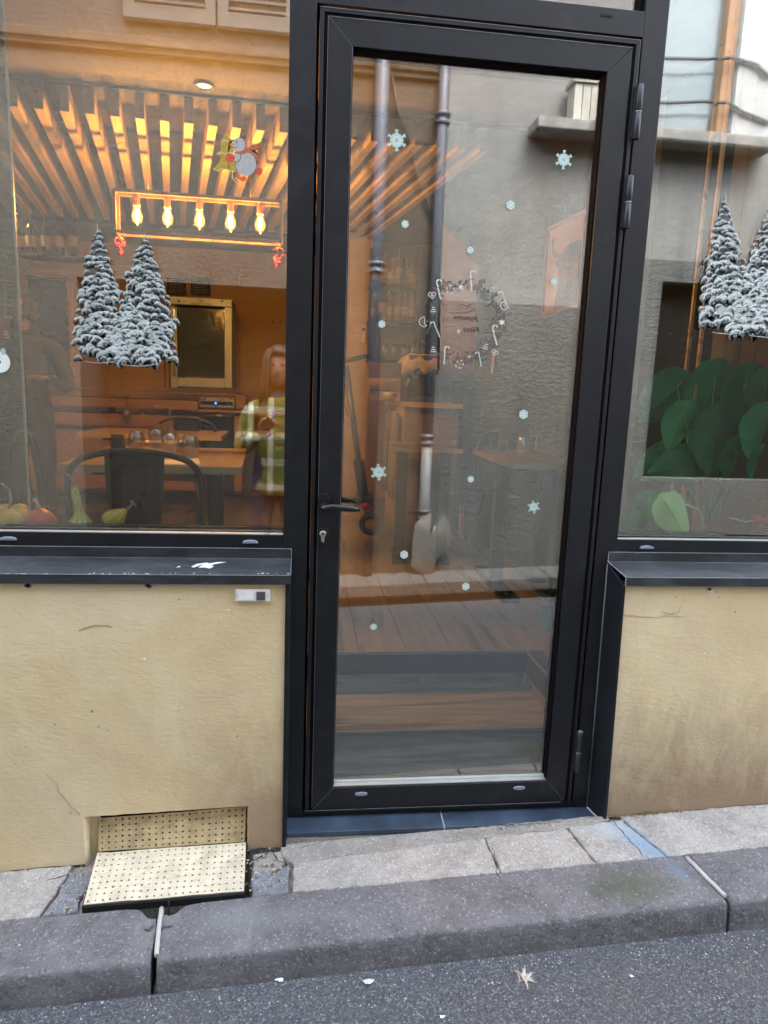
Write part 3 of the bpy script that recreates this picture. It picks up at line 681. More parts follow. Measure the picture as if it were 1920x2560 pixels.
# threshold tiles
th = thing('doorstep', (.48, -.03, 0), 'dark blue slate tiled doorstep under the door', 'doorstep')
xm0 = at(953, 1757, 0).x; 
for x0, x1, x2, x3 in ((-.0325, -.034, xm0 - .0035, xm0 - .0035 + .0), (xm0 + .0015, xm0 + .0015, .9745, 1.0)):
    mb = MB(); mb.hexa([(x0, -.0645, -.018), (x3, -.0645, -.018), (x2, .0, -.018), (x0, .0, -.018), (x0, -.0645, .0), (x3, -.0645, .0), (x2, .02, .011), (x0, .02, .011)]); mb.build('tile', MTILE, th, .0012)
mb = MB(); mb.hexa([(-.03, -.0625, -.03), (.995, -.0625, -.01), (.97, .02, -.012), (-.03, .02, -.03), (-.03, -.0625, -.0035), (.995, -.0625, -.0035), (.97, .02, .0075), (-.03, .02, .0075)]); mb.build('grout', MJOINT, th)
mb = MB(); mb.tube([(.975, .0, .012), (.985, -.03, .006), (.999, -.062, .001)], .0028, 5); mb.build('edge_sealant', MJOINT, th)
mb = MB(); mb.hexa([(-.034, -.066, -.06), (1.0, -.066, -.01), (1.0, -.0625, -.01), (-.034, -.0625, -.06), (-.034, -.066, -.0175), (1.0, -.066, -.0175), (1.0, -.0625, -.0175), (-.034, -.0625, -.0175)]); mb.build('step_face', MMORT, th)

# =================================================================== DOOR
D = thing('glass_door', (.47, 0, .03), 'tall black framed glass door with snowflake and wreath stickers, closed', 'door')
X0, X1, Z0, Z1 = .024, .9155, .033, 2.366
GX0, GX1, GZ0, GZ1 = .1116, .8266, .1124, 2.2776
# leaf: outer lip, groove, mitred face
e1, e2, e3 = .011, .0165, .0215
def ring(x0, x1, z0, z1, w, y0, y1, name, mat, bev=.001, parts=False):
    X_, x_, Z_, z_ = x1, x1 - w, z1, z1 - w
    P = {'top': [(x0, z1), (x1, z1), (x1 - w, z1 - w), (x0 + w, z1 - w)], 'bottom': [(x0, z0), (x0 + w, z0 + w), (x1 - w, z0 + w), (x1, z0)],
         'left': [(x0, z0), (x0, z1), (x0 + w, z1 - w), (x0 + w, z0 + w)], 'right': [(x1, z0), (x1 - w, z0 + w), (x1 - w, z1 - w), (x1, z1)]}
    if parts:
        for k in ('top', 'bottom', 'left', 'right'):
            mb = MB(); q = P[k]; c = sum((Vector(p) for p in q), Vector((0, 0))) / 4
            mb.prism([tuple(Vector(p) + (c - Vector(p)).normalized() * .0003) for p in q], 'y', y0, y1); mb.build('rail' if k in ('top', 'bottom') else 'stile', mat, D, bev)
    else:
        mb = MB()
        for k in P: mb.prism(P[k], 'y', y0, y1)
        mb.build(name, mat, D, bev)
# face (unequal margins handled by plain mitred prisms)
def face(k, q):
    mb = MB(); c = sum((Vector(p) for p in q), Vector((0, 0))) / len(q)
    mb.prism([tuple(Vector(p) + (c - Vector(p)).normalized() * .0004) for p in q], 'y', -.006, .05); return mb.build(k, MBK, D, .0012)
fx0, fx1, fz0, fz1 = X0 + e3, X1 - e3, Z0 + .004, Z1 - e3
face('stile', [(fx0, fz0), (fx0, fz1), (GX0, GZ1), (GX0, GZ0)]); face('stile', [(fx1, fz0), (GX1, GZ0), (GX1, GZ1), (fx1, fz1)])
face('rail', [(fx0, fz1), (fx1, fz1), (GX1, GZ1), (GX0, GZ1)]); face('rail', [(fx0, fz0), (GX0, GZ0), (GX1, GZ0), (fx1, fz0)])
ring(X0 + e1, X1 - e1, Z0 + .0005, Z1 - e1, e3 - e1 + .002, -.0015, .04, 'groove', MSEAL, 0)
def lip():
    mb = MB(); w = e1
    for P in ([(X0, Z1), (X1, Z1), (X1 - w, Z1 - w), (X0 + w, Z1 - w)], [(X0, Z0), (X0, Z1), (X0 + w, Z1 - w), (X0 + w, Z0)], [(X1, Z0), (X1 - w, Z0), (X1 - w, Z1 - w), (X1, Z1)]): mb.prism(P, 'y', -.005, .02)
    mb.build('outer_lip', MBK, D, .001)
    mb = MB(); mb.box(X0, X1 - .03, -.009, .002, Z0 - .003, Z0 + .0035); mb.build('drip_edge', MBK, D, .0008)
lip()
hl = M('worn_grey_edge', (.16, .17, .185), .45, .3, var=.3, vs=30)
mb = MB(); mb.bar((X0, -.0092, Z0 + .0042), (X1 - .04, -.0092, Z0 + .0042), .0012, .0014); mb.bar((X0 + e1 * .0, -.0056, Z1 + .0002), (X1, -.0056, Z1 + .0002), .001, .0014)
mb.bar((fx0, -.0066, fz1 + .0004), (fx1, -.0066, fz1 + .0004), .001, .0014); mb.bar((GX0 + .0002, -.0066, GZ0), (GX0 + .0002, -.0066, GZ1), .0012, .0012); mb.bar((fx0, -.0062, .05), (fx0, -.0062, fz1), .001, .001); mb.bar((X1 + .0003, -.0058, 2.1), (X1 + .0003, -.0058, Z1), .001, .001)
mb.build('worn_edge', hl, D)
mb = MB()
for P in ([(GX0, GZ0), (fx0 + .004, fz0 + .004)], [(GX1, GZ0), (fx1 - .004, fz0 + .004)], [(GX0, GZ1), (fx0, fz1)]):
    mb.bar((P[0][0], -.0064, P[0][1]), (P[1][0], -.0064, P[1][1]), .0009, .0008)
mb.build('mitre_joint', hl, D)
# glazing
mb = MB(); mb.box(GX0, GX1, .002, .018, GZ0, GZ0 + .0035); mb.build('glazing_bead', MSPACER, D, .0006)
mb = MB(); mb.box(GX0, GX1, .0195, .03, GZ0, GZ0 + .009); mb.build('spacer_bar', M('spacer_bright', (.6, .68, .68), .35, var=.05), D)
mb = MB(); mb.box(GX0, GX0 + .0035, .004, .02, GZ0 + .004, GZ1); mb.box(GX1 - .0035, GX1, .004, .06, GZ0 + .004, GZ1); mb.box(GX0 + .0036, GX1 - .0036, .004, .06, GZ1 - .0035, GZ1); mb.build('gasket', MSEAL, D)
mb = MB(); mb.box(GX0 + .001, GX1 - .001, .0215, .0255, GZ0 + .004, GZ1 - .001); mb.build('outer_pane', MGLASS, D)
me = bpy.data.meshes.new('inner_pane'); L = MB().box(-(GX1 - GX0) / 2 + .004, (GX1 - GX0) / 2 - .004, -.002, .002, -(GZ1 - GZ0) / 2 + .01, (GZ1 - GZ0) / 2 - .006)
me.from_pydata(L.v, [], L.f); me.materials.append(MGLASS2); q = bpy.data.objects.new('inner_pane', me); COL.objects.link(q); q.parent = D; q.location = Vector(((GX0 + GX1) / 2, .045, (GZ0 + GZ1) / 2)) - D.location; q.rotation_euler = (R(.04), 0, R(-.12))
for px, py in ((780, 1714), (1121, 1701)):
    c = at(px, py, -.006); mb = MB(); mb.prism([(c.x + .021 * math.cos(a), c.z + .0065 * math.sin(a) * (1 if abs(math.sin(a)) > .3 else 1)) for a in [6.2832 * k / 16 for k in range(16)]], 'y', -.0125, -.005); mb.build('drain_cap', MGREYCAP, D, .002)
# hinges
def hinge(px0, py0, px1, py1):
    a = at(px0, py0, -.014); b = at(px1, py1, -.014); xc = (a.x + b.x) / 2; z1, z0 = a.z, b.z; zm = (z0 + z1) / 2; r_ = .0098
    h = MB()
    for s0, s1 in ((z0, zm - .0015), (zm + .0015, z1)):
        h.lathe([(r_ - .0015, s0), (r_, s0 + .0015), (r_, s1 - .0015), (r_ - .0015, s1)], (xc, -.014, 0), 18)
    h.box(xc - .013, xc + .001, -.012, -.0045, z0 + .004, z1 - .004)
    ho = h.build('hinge', M('hinge_dark', (.024, .027, .033), .4, .2, var=.2), D)
    r2 = MB(); r2.lathe([(r_ + .0002, zm - .0016), (r_ + .0004, zm), (r_ + .0002, zm + .0016)], (xc, -.014, 0), 18); r2.lathe([(r_ - .001, z1), (r_ - .003, z1 + .001)], (xc, -.014, 0), 16)
    r2.build('hinge_ring', M('hinge_ring_grey', (.22, .24, .27), .4, .3), ho)
hinge(1382, 182, 1375, 302); hinge(1362, 380, 1352, 494); hinge(1254, 1580, 1246, 1669)
# handle
hc = at(699, 1086, -.006)
mb = MB()
def stad(cx, cz, w, h, n=8): return [(cx + w * math.cos(a), cz + (h if math.sin(a) >= 0 else -h) + w * math.sin(a)) for a in [math.pi * k / n for k in range(n + 1)]] + [(cx + w * math.cos(a), cz - h + w * math.sin(a)) for a in [math.pi + math.pi * k / n for k in range(n + 1)]]
mb.prism(stad(hc.x, hc.z, .0165, .0135), 'y', -.0155, -.0055); ro = mb.build('handle_rose', M('handle_black', (.012, .012, .013), .3, .2), D, .0018)
yh = -.055; a = at(700, 1096, yh); b = at(777, 1100, yh)
mb = MB(); nk = Vector((hc.x - .002, -.012, hc.z - .008)); mb.tube([nk, nk + Vector((0, -.02, 0)), nk + Vector((0, -.038, 0)), ], .0105, 14)
mb.tube([nk + Vector((-.002, -.036, 0)), nk + Vector((.012, -.041, 0)), Vector((a.x + .022, yh, a.z + .0015)), Vector((b.x - .03, yh, b.z + .001)), Vector((b.x, yh + .004, b.z))], [.0108, .0105, .0102, .0098, .0085], 12)
mb.build('handle', M('handle_black', (.012, .012, .013), .3, .2), D, 0)
yi = .1; a2 = at(730, 1079, yi); b2 = at(776, 1083, yi); mb = MB(); mb.tube([(a2.x - .03, .055, a2.z), (a2.x - .03, yi, a2.z), (a2.x, yi, a2.z), (b2.x, yi, b2.z)], .0095, 10); mb.build('inner_handle', M('handle_black', (.012, .012, .013), .3, .2), D)
kc = at(698, 1159, -.006)
mb = MB(); mb.prism(stad(kc.x, kc.z, .0165, .0115), 'y', -.0145, -.0055); es = mb.build('lock_escutcheon', M('handle_black', (.012, .012, .013), .3, .2), D, .0018)
k2 = at(697.5, 1157, -.017); mb = MB(); mb.lathe([(.0098, -.014), (.0098, -.0175), (.0085, -.019)], (k2.x, 0, k2.z + .005), 20, axis='y'); mb.prism(stad(k2.x, k2.z - .008, .0052, .008), 'y', -.0178, -.0145)
mb.build('lock_cylinder', MSTEEL, es)
mb = MB(); mb.box(k2.x - .006, k2.x + .006, -.0196, -.0188, k2.z + .0035, k2.z + .0062); mb.build('keyhole', MDARK, es)

# =================================================================== INTERIOR: floor, steps
ZF = .306; ZS = .16; YS1, YS2 = .269, .67; CE = 2.69
fl = bpy.data.objects.new('floor', None); COL.objects.link(fl); fl['kind'] = 'structure'
def plank(x0, x1, y0, y1, z, mat=MFLOOR, name='floor_plank', th=.012, par=fl):
    mb = MB(); c = Vector(((x0 + x1) / 2, (y0 + y1) / 2, z)); w, d = (x1 - x0) / 2 - .0019, (y1 - y0) / 2 - .0016
    mb.box(-w, w, -d, d, -th, 0)
    me = bpy.data.meshes.new(name); me.from_pydata(mb.v, [], mb.f); me.materials.append(mat)
    o = bpy.data.objects.new(name, me); COL.objects.link(o); o.parent = par; o.location = c
    return o
pr = random.Random(4)
JX = [-2.86 + .199 * i for i in range(23)]
off = at(750, 1400, .69)
base_x = atz(875, 1400, ZF).x
JX = [base_x + .199 * k for k in range(-17, 8)]
for i, x in enumerate(JX[:-1]):
    y = .05 - pr.uniform(0, 1.0)
    while y < 5.0:
        y1 = y + 1.2; a = max(y, .05 if (x + .1 < -.12 or x + .1 > .97) else YS2)
        x1 = JX[i + 1]
        if y1 > a + .02: 
            if a < YS2 and x < .965 < x1: 
                plank(.965, x1, a, min(YS2, y1), ZF)
                if y1 > YS2: plank(x, x1, YS2, min(y1, 5), ZF)
            elif a < YS2 and x < -.12 < x1:
                plank(x, -.12, a, min(YS2, y1), ZF)
                if y1 > YS2: plank(x, x1, YS2, min(y1, 5), ZF)
            else: plank(x, x1, a, min(y1, 5), ZF)
        y = y1
mb = MB(); mb.box(-3.5, 2.2, YS2, 5.2, ZF - .1, ZF - .0125); mb.box(-3.5, -.12, .09, YS2, ZF - .1, ZF - .0125); mb.box(.965, 2.2, .09, YS2, ZF - .1, ZF - .0125); mb.build('grout_bed', M('dark_grout', (.03, .022, .016), .9), fl)
st = thing('entrance_steps', (.42, .45, 0), 'two wood-look steps with metal nosings leading up from the glass door', 'steps')
plank(-.12, .965, YS1, YS1 + .2, ZS, MSTEPW, 'tread_plank', par=None); 
for o in list(COL.objects):
    if o.name.startswith('tread_plank') and o.parent is None: o.parent = st; o.location = o.location - st.location
def splank(x0, x1, y0, y1, z0, z1, name):
    mb = MB(); c = Vector(((x0 + x1) / 2, (y0 + y1) / 2, (z0 + z1) / 2)); w, d, h = (x1 - x0) / 2 - .0016, (y1 - y0) / 2 - .0005, (z1 - z0) / 2 - .001
    mb.box(-w, w, -d, d, -h, h); me = bpy.data.meshes.new(name); me.from_pydata(mb.v, [], mb.f); me.materials.append(MSTEPW)
    o = bpy.data.objects.new(name, me); COL.objects.link(o); o.parent = st; o.location = c - st.location
splank(-.12, .965, YS1 + .2, YS2, ZS - .012, ZS, 'tread_plank')
jx = atz(893, 1440, .24).x + .09
splank(-.12, .505, YS2, YS2 + .012, ZS, ZF - .004, 'riser_plank'); splank(.507, .965, YS2, YS2 + .012, ZS, ZF - .004, 'riser_plank')
splank(-.12, .965, YS1, YS1 + .012, .0, ZS - .014, 'riser_plank'); splank(.965, .977, .1, YS2, ZS, ZF - .004, 'side_plank'); splank(.965, .977, .1, YS2, 0, ZS - .002, 'side_plank'); splank(-.132, -.12, .1, YS2, 0, ZF - .004, 'side_plank')
splank(-.12, .965, .09, YS1, -.012, .002, 'landing_plank')
mb = MB(); mb.box(-.12, .965, YS1 - .003, YS1 + .008, ZS - .010, ZS + .0015); mb.box(-.12, .965, YS2 - .003, YS2 + .006, ZF - .008, ZF + .0015); mb.box(.962, .970, .1, YS2, ZF - .008, ZF + .0012)
mb.build('nosing', M('aluminium_nosing', (.28, .29, .28), .5, .3, var=.1), st)

# walls, ceiling
def setobj(name, fn, mat, kind='structure'):
    mb = MB(); fn(mb); return tag(mb.build(name, mat), kind=kind)
setobj('back_wall', lambda m: m.box(-3.6, 2.2, 5.0, 5.15, ZF - .1, CE + .1), MWALLB)
setobj('left_wall', lambda m: m.box(-3.6, -3.45, .09, 5.15, ZF - .1, CE + .1), MWALLB)
def wx(y): return 1.655 - .13 * y
setobj('right_wall', lambda m: m.hexa([(wx(.09), .09, ZF - .2), (2.3, .09, ZF - .2), (2.3, 5.2, ZF - .2), (wx(5.0), 5.2, ZF - .2), (wx(.09), .09, CE + .1), (2.3, .09, CE + .1), (2.3, 5.2, CE + .1), (wx(5.0), 5.2, CE + .1)]), MWALLR)
setobj('ceiling', lambda m: m.box(-3.6, 2.3, .09, 5.15, CE, CE + .12), MCEIL)
setobj('inner_wall', lambda m: (m.box(-7, -3.45, .05, .12, -.2, 4), m.box(1.65, 8, .6, .7, -.2, 4)), M('grey_inner_wall', (.1, .11, .11), .8, bump=.4, bs=40))
setobj('slat_shade_panel', lambda m: m.box(-3.4, 1.2, 1.95, 4.2, CE - .004, CE - .001), M('slat_gap_shade', (.03, .028, .026), .9))  # added dark sheet, paints the shade in the gaps between the rear slats
# slatted ceiling: individual wooden fins
sc_ = thing('slatted_ceiling', (-.4, 2.4, CE), 'light wooden slats hung in a row below the ceiling behind the left window', 'ceiling slats')
az_ = R(-10.5); dr_ = Vector((math.sin(az_), math.cos(az_), 0)); nr_ = Vector((math.cos(az_), -math.sin(az_), 0))
base_ = Vector((-.77, 1.47, 0))
slat_me = {}
for k in range(-14, 16):
    p = base_ + Vector((1, .035, 0)) * (.1085 * k); segs = [1.15, .95] if k % 2 else [.9, 1.2]; t0 = 0
    for j, L_ in enumerate(segs):
        key = (k % 2, j)
        if key not in slat_me:
            mb = MB(); mb.box(-.02, .02, 0, L_ - .004, -.118, 0); me = bpy.data.meshes.new('slat'); me.from_pydata(mb.v, [], mb.f); me.materials.append(MSLAT); slat_me[key] = me
        o = bpy.data.objects.new('slat', slat_me[key]); COL.objects.link(o); o.parent = sc_; w = p + dr_ * t0; w.z = CE - .002; o.location = w - sc_.location; o.rotation_euler = (0, 0, -az_)
        t0 += L_
mb = MB(); mb.bar(base_ + Vector((-1.8, -.065 - .015, CE - .006)), base_ + Vector((1.9, .06 - .005, CE - .006)), .022, .012); mb.build('front_trim', M('dark_trim', (.05, .045, .04), .6), sc_)
# downlight
c = at(441, 185, 1.35); c = atz(441, 185, CE - .004)
d_ = thing('downlight', c, 'small round recessed spotlight in the ceiling before the slats', 'spotlight')
mb = MB(); mb.lathe([(.046, 0), (.046, -.006), (.034, -.006), (.032, .002)], (c.x, c.y, c.z), 24, capt=False, capb=False); mb.build('trim_ring', M('ring_dark', (.1, .08, .06), .4, .4), d_)
mb = MB(); mb.lathe([(.031, .001), (.001, .001)], (c.x, c.y, c.z - .001), 20); mb.build('lens', emis('downlight_glow', (1, .62, .25), .6), d_)

# pendant lamp
yl = 1.82
A = at(250, 415, yl); B = at(608, 440, yl); z0 = at(250, 503, yl).z
P = thing('pendant_lamp', ((A.x + B.x) / 2, yl, 2.0), 'brass rectangular frame lamp with five glowing filament bulbs above the front table', 'lamp')
BR = M('warm_brass', (.55, .34, .16), .32, .85, var=.1)
mb = MB(); zt1, zt0 = A.z, z0
dy = .035
for (a, b) in (((A.x, zt1), (B.x, zt1)), ((A.x, zt0), (B.x, zt0)), ((A.x, zt0), (A.x, zt1)), ((B.x, zt0), (B.x, zt1))):
    for s_ in (-dy, dy): mb.bar((a[0], yl + s_, a[1]), (b[0], yl + s_, b[1]), .016, .016)
for x in (A.x, B.x):
    for z in (zt0, zt1): mb.bar((x, yl - dy, z), (x, yl + dy, z), .009, .009)
mb.build('frame', BR, P)
bx_ = [at(x, 460, yl).x for x in (296, 362, 431, 498, 562)]
EM = emis('filament_glow', (1, .50, .10), 25); 
BG = glassmat('bulb_glass', .06, (1, .82, .5))
_n = BG.node_tree; _e = N(_n, 'Emission'); _e.inputs[0].default_value = (1, .42, .07, 1); _e.inputs[1].default_value = .16; _a = N(_n, 'AddShader'); _o = [x for x in _n.nodes if x.type == 'OUTPUT_MATERIAL'][0]; _s = _o.inputs[0].links[0].from_socket; _n.links.new(_s, _a.inputs[0]); _n.links.new(_e.outputs[0], _a.inputs[1]); _n.links.new(_a.outputs[0], _o.inputs[0])
for i, x in enumerate(bx_):
    mb = MB(); mb.lathe([(.016, zt1 + .005), (.016, zt1 - .05), (.018, zt1 - .052), (.018, zt1 - .062)], (x, yl, 0), 16, capb=False); mb.build('socket', BR, P)
    zb_ = zt1 - .062; mb = MB(); mb.lathe([(.013, zb_), (.017, zb_ - .014), (.027, zb_ - .042), (.0275, zb_ - .058), (.02, zb_ - .075), (.007, zb_ - .086), (.003, zb_ - .092), (.0005, zb_ - .096)], (x, yl, 0), 16, capb=False, capt=False); bo = mb.build('bulb', BG, P)
    mb = MB(); mb.tube([(x - .004, yl, zb_ - .012), (x - .009, yl, zb_ - .05), (x, yl + .004, zb_ - .016), (x + .009, yl, zb_ - .05), (x + .004, yl, zb_ - .012)], .0026, 6); mb.build('filament', EM, bo)
    l = bpy.data.lights.new('bulb_light', 'POINT'); l.energy = 3.3; l.color = (1, .50, .15); l.shadow_soft_size = .012
    lo = bpy.data.objects.new('bulb_light', l); COL.objects.link(lo); lo.parent = P; lo.location = Vector((x, yl, zb_ - .038)) - P.location
for x in (A.x + .16, B.x - .16): mb = MB(); mb.tube([(x, yl, zt1), (x, yl, CE)], .0012, 5); mb.build('suspension_rod', BR, P)
# added unseen downlights that brighten the back of the room, same fitting
for (x, y, e) in ((-2.2, 3.6, 4.5), (.45, 3.7, 3), (-.9, 4.0, 6.5)):
    q = copy_tree(d_); q.location = (x, y, CE - .004); q['label'] = {-2.2: 'added unseen ceiling spotlight brightening the far left of the room', .45: 'added unseen ceiling spotlight brightening the bar', -.9: 'added unseen ceiling spotlight brightening the wall by the wine fridge'}[x]
    l = bpy.data.lights.new('fill_spot_light', 'SPOT'); l.energy = e * .6; l.color = (1, .54, .22); l.spot_size = R(120); l.spot_blend = .8; l.shadow_soft_size = .03
    lo = bpy.data.objects.new('fill_spot_light', l); COL.objects.link(lo); lo.parent = q; lo.location = (0, 0, -.02)
    q['group'] = 'recessed ceiling spotlights'
d_['group'] = 'recessed ceiling spotlights'
# red berry garlands hung from the lamp's lower corners
def garland(x, z, label, sc=1.0, seed=0):
    rr = random.Random(seed); t = thing('berry_bunch', (x, yl, z), label, 'decoration', 'red bunches hung on the lamp frame')
    mb = MB(); mb.tube([(x, yl, z + .03), (x + .004, yl, z)], .0015, 5)
    mb.build('string', BR, t)
    mb = MB()
    for i in range(34):
        h = rr.random(); a = rr.uniform(0, 6.28); q = .028 * (1 - h * .75) * sc
        c = Vector((x + math.cos(a) * q, yl + math.sin(a) * q, z - .012 - h * .075 * sc)); mb.lathe([(.001, -.008), (.006, -.005), (.0075, 0), (.006, .005), (.001, .008)], c, 7)
    mb.build('berries', M('berry_red', (.55, .035, .025), .25, var=.3), t)
    mb = MB()
    for i in range(7):
        a = 6.28 * i / 7; d = Vector((math.cos(a), math.sin(a), 0)); s_ = Vector((-math.sin(a), math.cos(a), 0)) * .008; c = Vector((x, yl, z - .003))
        mb.add([c, c + d * .02 + s_ + Vector((0, 0, .006)), c + d * .04 + Vector((0, 0, -.008)), c + d * .02 - s_ + Vector((0, 0, .006))], [(0, 1, 2, 3)])
    mb.build('leaf', M('berry_orange', (.7, .22, .06), .4), t)
g1 = at(258, 515, yl); g2 = at(604, 538, yl); garland(g1.x, g1.z, 'red berry bunch at the left corner of the lamp, behind the fir sticker', .9, 1); garland(g2.x - .004, g2.z, 'red berry bunch at the right corner of the lamp, beside the door post', 1.1, 2)

# =================================================================== furniture
def tolix(loc, rz, label):
    t = thing('metal_chair', loc, label, 'chair', 'dark metal bistro chairs in the dining room', True, rz)
    mb = MB(); mb.prism([(-.18, -.17), (.18, -.17), (.2, 0), (.17, .18), (-.17, .18), (-.2, 0)], 'z', .435, .452); mb.build('seat', MCHAIR, t, .006)
    arc = [(-.205, -.19, .45), (-.215, -.2, .60), (-.218, -.215, .72), (-.19, -.222, .795), (-.12, -.226, .83), (0, -.228, .842), (.12, -.226, .83), (.19, -.222, .795), (.218, -.215, .72), (.215, -.2, .60), (.205, -.19, .45)]
    mb = MB(); 
    def cr(P, k=4):
        out = []; P = [Vector(p) for p in P]
        for i in range(len(P) - 1):
            p0, p1, p2, p3 = P[max(i - 1, 0)], P[i], P[i + 1], P[min(i + 2, len(P) - 1)]
            for j in range(k):
                s = j / k; out.append(.5 * ((2 * p1) + (p2 - p0) * s + (2 * p0 - 5 * p1 + 4 * p2 - p3) * s * s + (3 * p1 - p0 - 3 * p2 + p3) * s ** 3))
        out.append(P[-1]); return out
    mb.tube(cr(arc), .0115, 10); mb.build('back_frame', MCHAIR, t)
    mb = MB(); xs = [-.095, -.088, .088, .095]
    vs = []
    for z, w, y in ((.835, .095, -.224), (.7, .09, -.232), (.58, .078, -.222), (.45, .062, -.185)):
        for u in (-1, -.86, -.45, -.4, .4, .45, .86, 1): vs.append((w * u, y + (.004 if abs(u) > .9 else 0) - (.005 if abs(u) < .42 and z < .75 else 0), z))
    mb.add(vs, [(r_ * 8 + c, r_ * 8 + c + 1, (r_ + 1) * 8 + c + 1, (r_ + 1) * 8 + c) for r_ in range(3) for c in range(7)]); o = mb.build('backrest', MCHAIR, t)
    so = o.modifiers.new('s', 'SOLIDIFY'); so.thickness = .004
    for x, y in ((-.19, -.19), (.19, -.19), (-.18, .18), (.18, .18)):
        mb = MB(); a = Vector((x * .86, y * .86, .44)); b = Vector((x * 1.18, y * 1.2, 0)); mb.tube([a, b], [.018, .009], 6); mb.build('leg', MCHAIR, t)
    return t
ctop = .842
def chair_at(px, py, rz, label):      # arch top seen at px,py
    p = atz(px, py, ZF + ctop - .01); return p, label, rz
ch = tolix((0, 0, 0), 0, 'x')
CH = [((-.575, .56), R(4), 'black metal chair close behind the left window, its arched back filling the view'),
      ((-.99, 1.15), R(-82), 'black metal chair at the left end of the front table, seen against the orange wall'),
      (None, R(176), 'black metal chair beyond the front table glasses, facing the window', (385, 906)),
      (None, R(5), 'dark metal chair farther back under the second table', (300, 876)),
      (None, R(178), 'dark metal chair at the bar end seen through the door, behind the pipe', (925, 891)),
      (None, R(-172), 'dark metal chair by the grey wall behind the front right table', (1185, 955))]
first = True
for e in CH:
    if e[0] is None:
        p = atz(e[3][0], e[3][1], ZF + ctop); xy = (p.x, p.y)
        if e[3][0] == 1185: xy = (1.42, 2.35)
    else: xy = e[0]
    o = ch if first else copy_tree(ch); first = False
    o.location = (xy[0], xy[1], ZF); o.rotation_euler = (0, 0, e[1]); o['label'] = e[2]
    print('chair', [round(v, 2) for v in o.location])
def table(x0, x1, y0, y1, rz, label, ztop=ZF + .752):
    cx, cy = (x0 + x1) / 2, (y0 + y1) / 2; t = thing('dining_table', (cx, cy, ZF), label, 'table', 'wooden dining tables', True, rz); w, d = (x1 - x0) / 2, (y1 - y0) / 2; h = ztop - ZF
    k = max(3, int(2 * w / .1))
    for i in range(k):
        a = -w + 2 * w * i / k; b = -w + 2 * w * (i + 1) / k
        mb = MB(); c_ = (a + b) / 2; mb.box(a - c_ + .0003, b - c_ - .0003, -d, d, -.03, 0); me = bpy.data.meshes.new('top_plank'); me.from_pydata(mb.v, [], mb.f); me.materials.append(MTABLE); me.materials.append(MTEDGE); me.polygons[2].material_index = 1
        o = bpy.data.objects.new('top_plank', me); COL.objects.link(o); o.parent = t; o.location = (c_, 0, h)
    for sx in (-1, 1):
        mb = MB(); mb.box(sx * w * .62 - .035, sx * w * .62 + .035, -.035, .035, 0, h - .03); mb.box(sx * w * .62 - .045, sx * w * .62 + .045, -d * .8, d * .8, 0, .03); mb.box(sx * w * .62 - .03, sx * w * .62 + .03, -d * .8, d * .8, h - .05, h - .0305); mb.build('leg', MCHAIR, t)
    return t
T1 = table(-.96, -.27, .72, 1.62, R(3.5), 'oak dining table behind the left window, set with upturned glasses')
p2_ = atz(560, 925, ZF + .752)
T2 = table(-1.45, -.55, 2.55, 3.2, R(2), 'second oak table set behind the front one, nearer the counter')
T4 = table(1.03, 1.44, 1.25, 2.1, R(-1.5), 'oak table against the grey wall, seen through the right half of the door')
pq = [atz(845, 935, ZF + .75), atz(1020, 968, ZF + .75)]
T3 = table(.55, 1.0, 2.1, 2.55, R(-6), 'oak table in front of the bar, seen through the middle of the door')
# glasses
def wineglass(label):
    t = thing('wine_glass', (0, 0, 0), label, 'glass', 'upturned glasses laid on the tables', True)
    mb = MB(); mb.lathe([(.030, 0), (.034, .02), (.041, .055), (.040, .08), (.03, .105), (.012, .122), (.0045, .13)], n=18, capb=False, capt=False); mb.build('bowl', MTG, t)
    mb = MB(); mb.lathe([(.0045, .13), (.0035, .15), (.0035, .205), (.006, .212), (.034, .218), (.034, .2205), (.0, .221)], n=18, capb=False, capt=False); mb.build('stem', MTG, t); return t
def tumbler(label):
    t = thing('tumbler', (0, 0, 0), label, 'glass', 'upturned glasses laid on the tables', True)
    mb = MB(); mb.lathe([(.032, 0), (.037, .03), (.0395, .055), (.036, .078), (.028, .092), (.027, .096), (.0, .0965)], n=18, capb=False, capt=False); mb.build('bowl', MTG, t)
    mb = MB(); mb.lathe([(.026, .0905), (.0, .0905)], n=16, capb=False, capt=False); mb.build('base', MTG, t); return t
WG = wineglass('w'); TB = tumbler('t'); used = {'w': 0, 't': 0}
ZT = ZF + .7525
GL = [('t', 296, 975, 'upturned tumbler on the front table, leftmost of its four glasses'), ('w', 339, 968, 'upturned wine glass on the front table, next to the left tumbler'), ('w', 369, 984, 'upturned wine glass on the front table, nearest the window'), ('t', 411, 985, 'upturned tumbler on the front table, rightmost of its four glasses'),
      ('t', 215, 903, 'upturned tumbler left on the second table near the black chair'), ('w', 243, 905, 'upturned wine glass on the second table, leftmost of its row'), ('w', 275, 912, 'upturned wine glass in the middle of the second table'), ('t', 308, 912, 'upturned tumbler on the second table behind the front wine glasses'),
      ('t', 345, 875, 'upturned tumbler at the back of the second table, left one'), ('w', 367, 876, 'upturned wine glass at the back of the second table'), ('w', 406, 877, 'upturned wine glass near the oven front, back table'), ('t', 425, 878, 'upturned tumbler near the oven front, back table'),
      ('t', 1128, 980, 'upturned tumbler on the table by the grey wall'), ('w', 1165, 976, 'tall upturned wine glass on the table by the grey wall'), ('t', 915, 935, 'upturned tumbler on the table before the bar, left one'), ('w', 945, 930, 'upturned wine glass on the table before the bar'), ('t', 1020, 930, 'upturned tumbler at the right end of the table before the bar')]
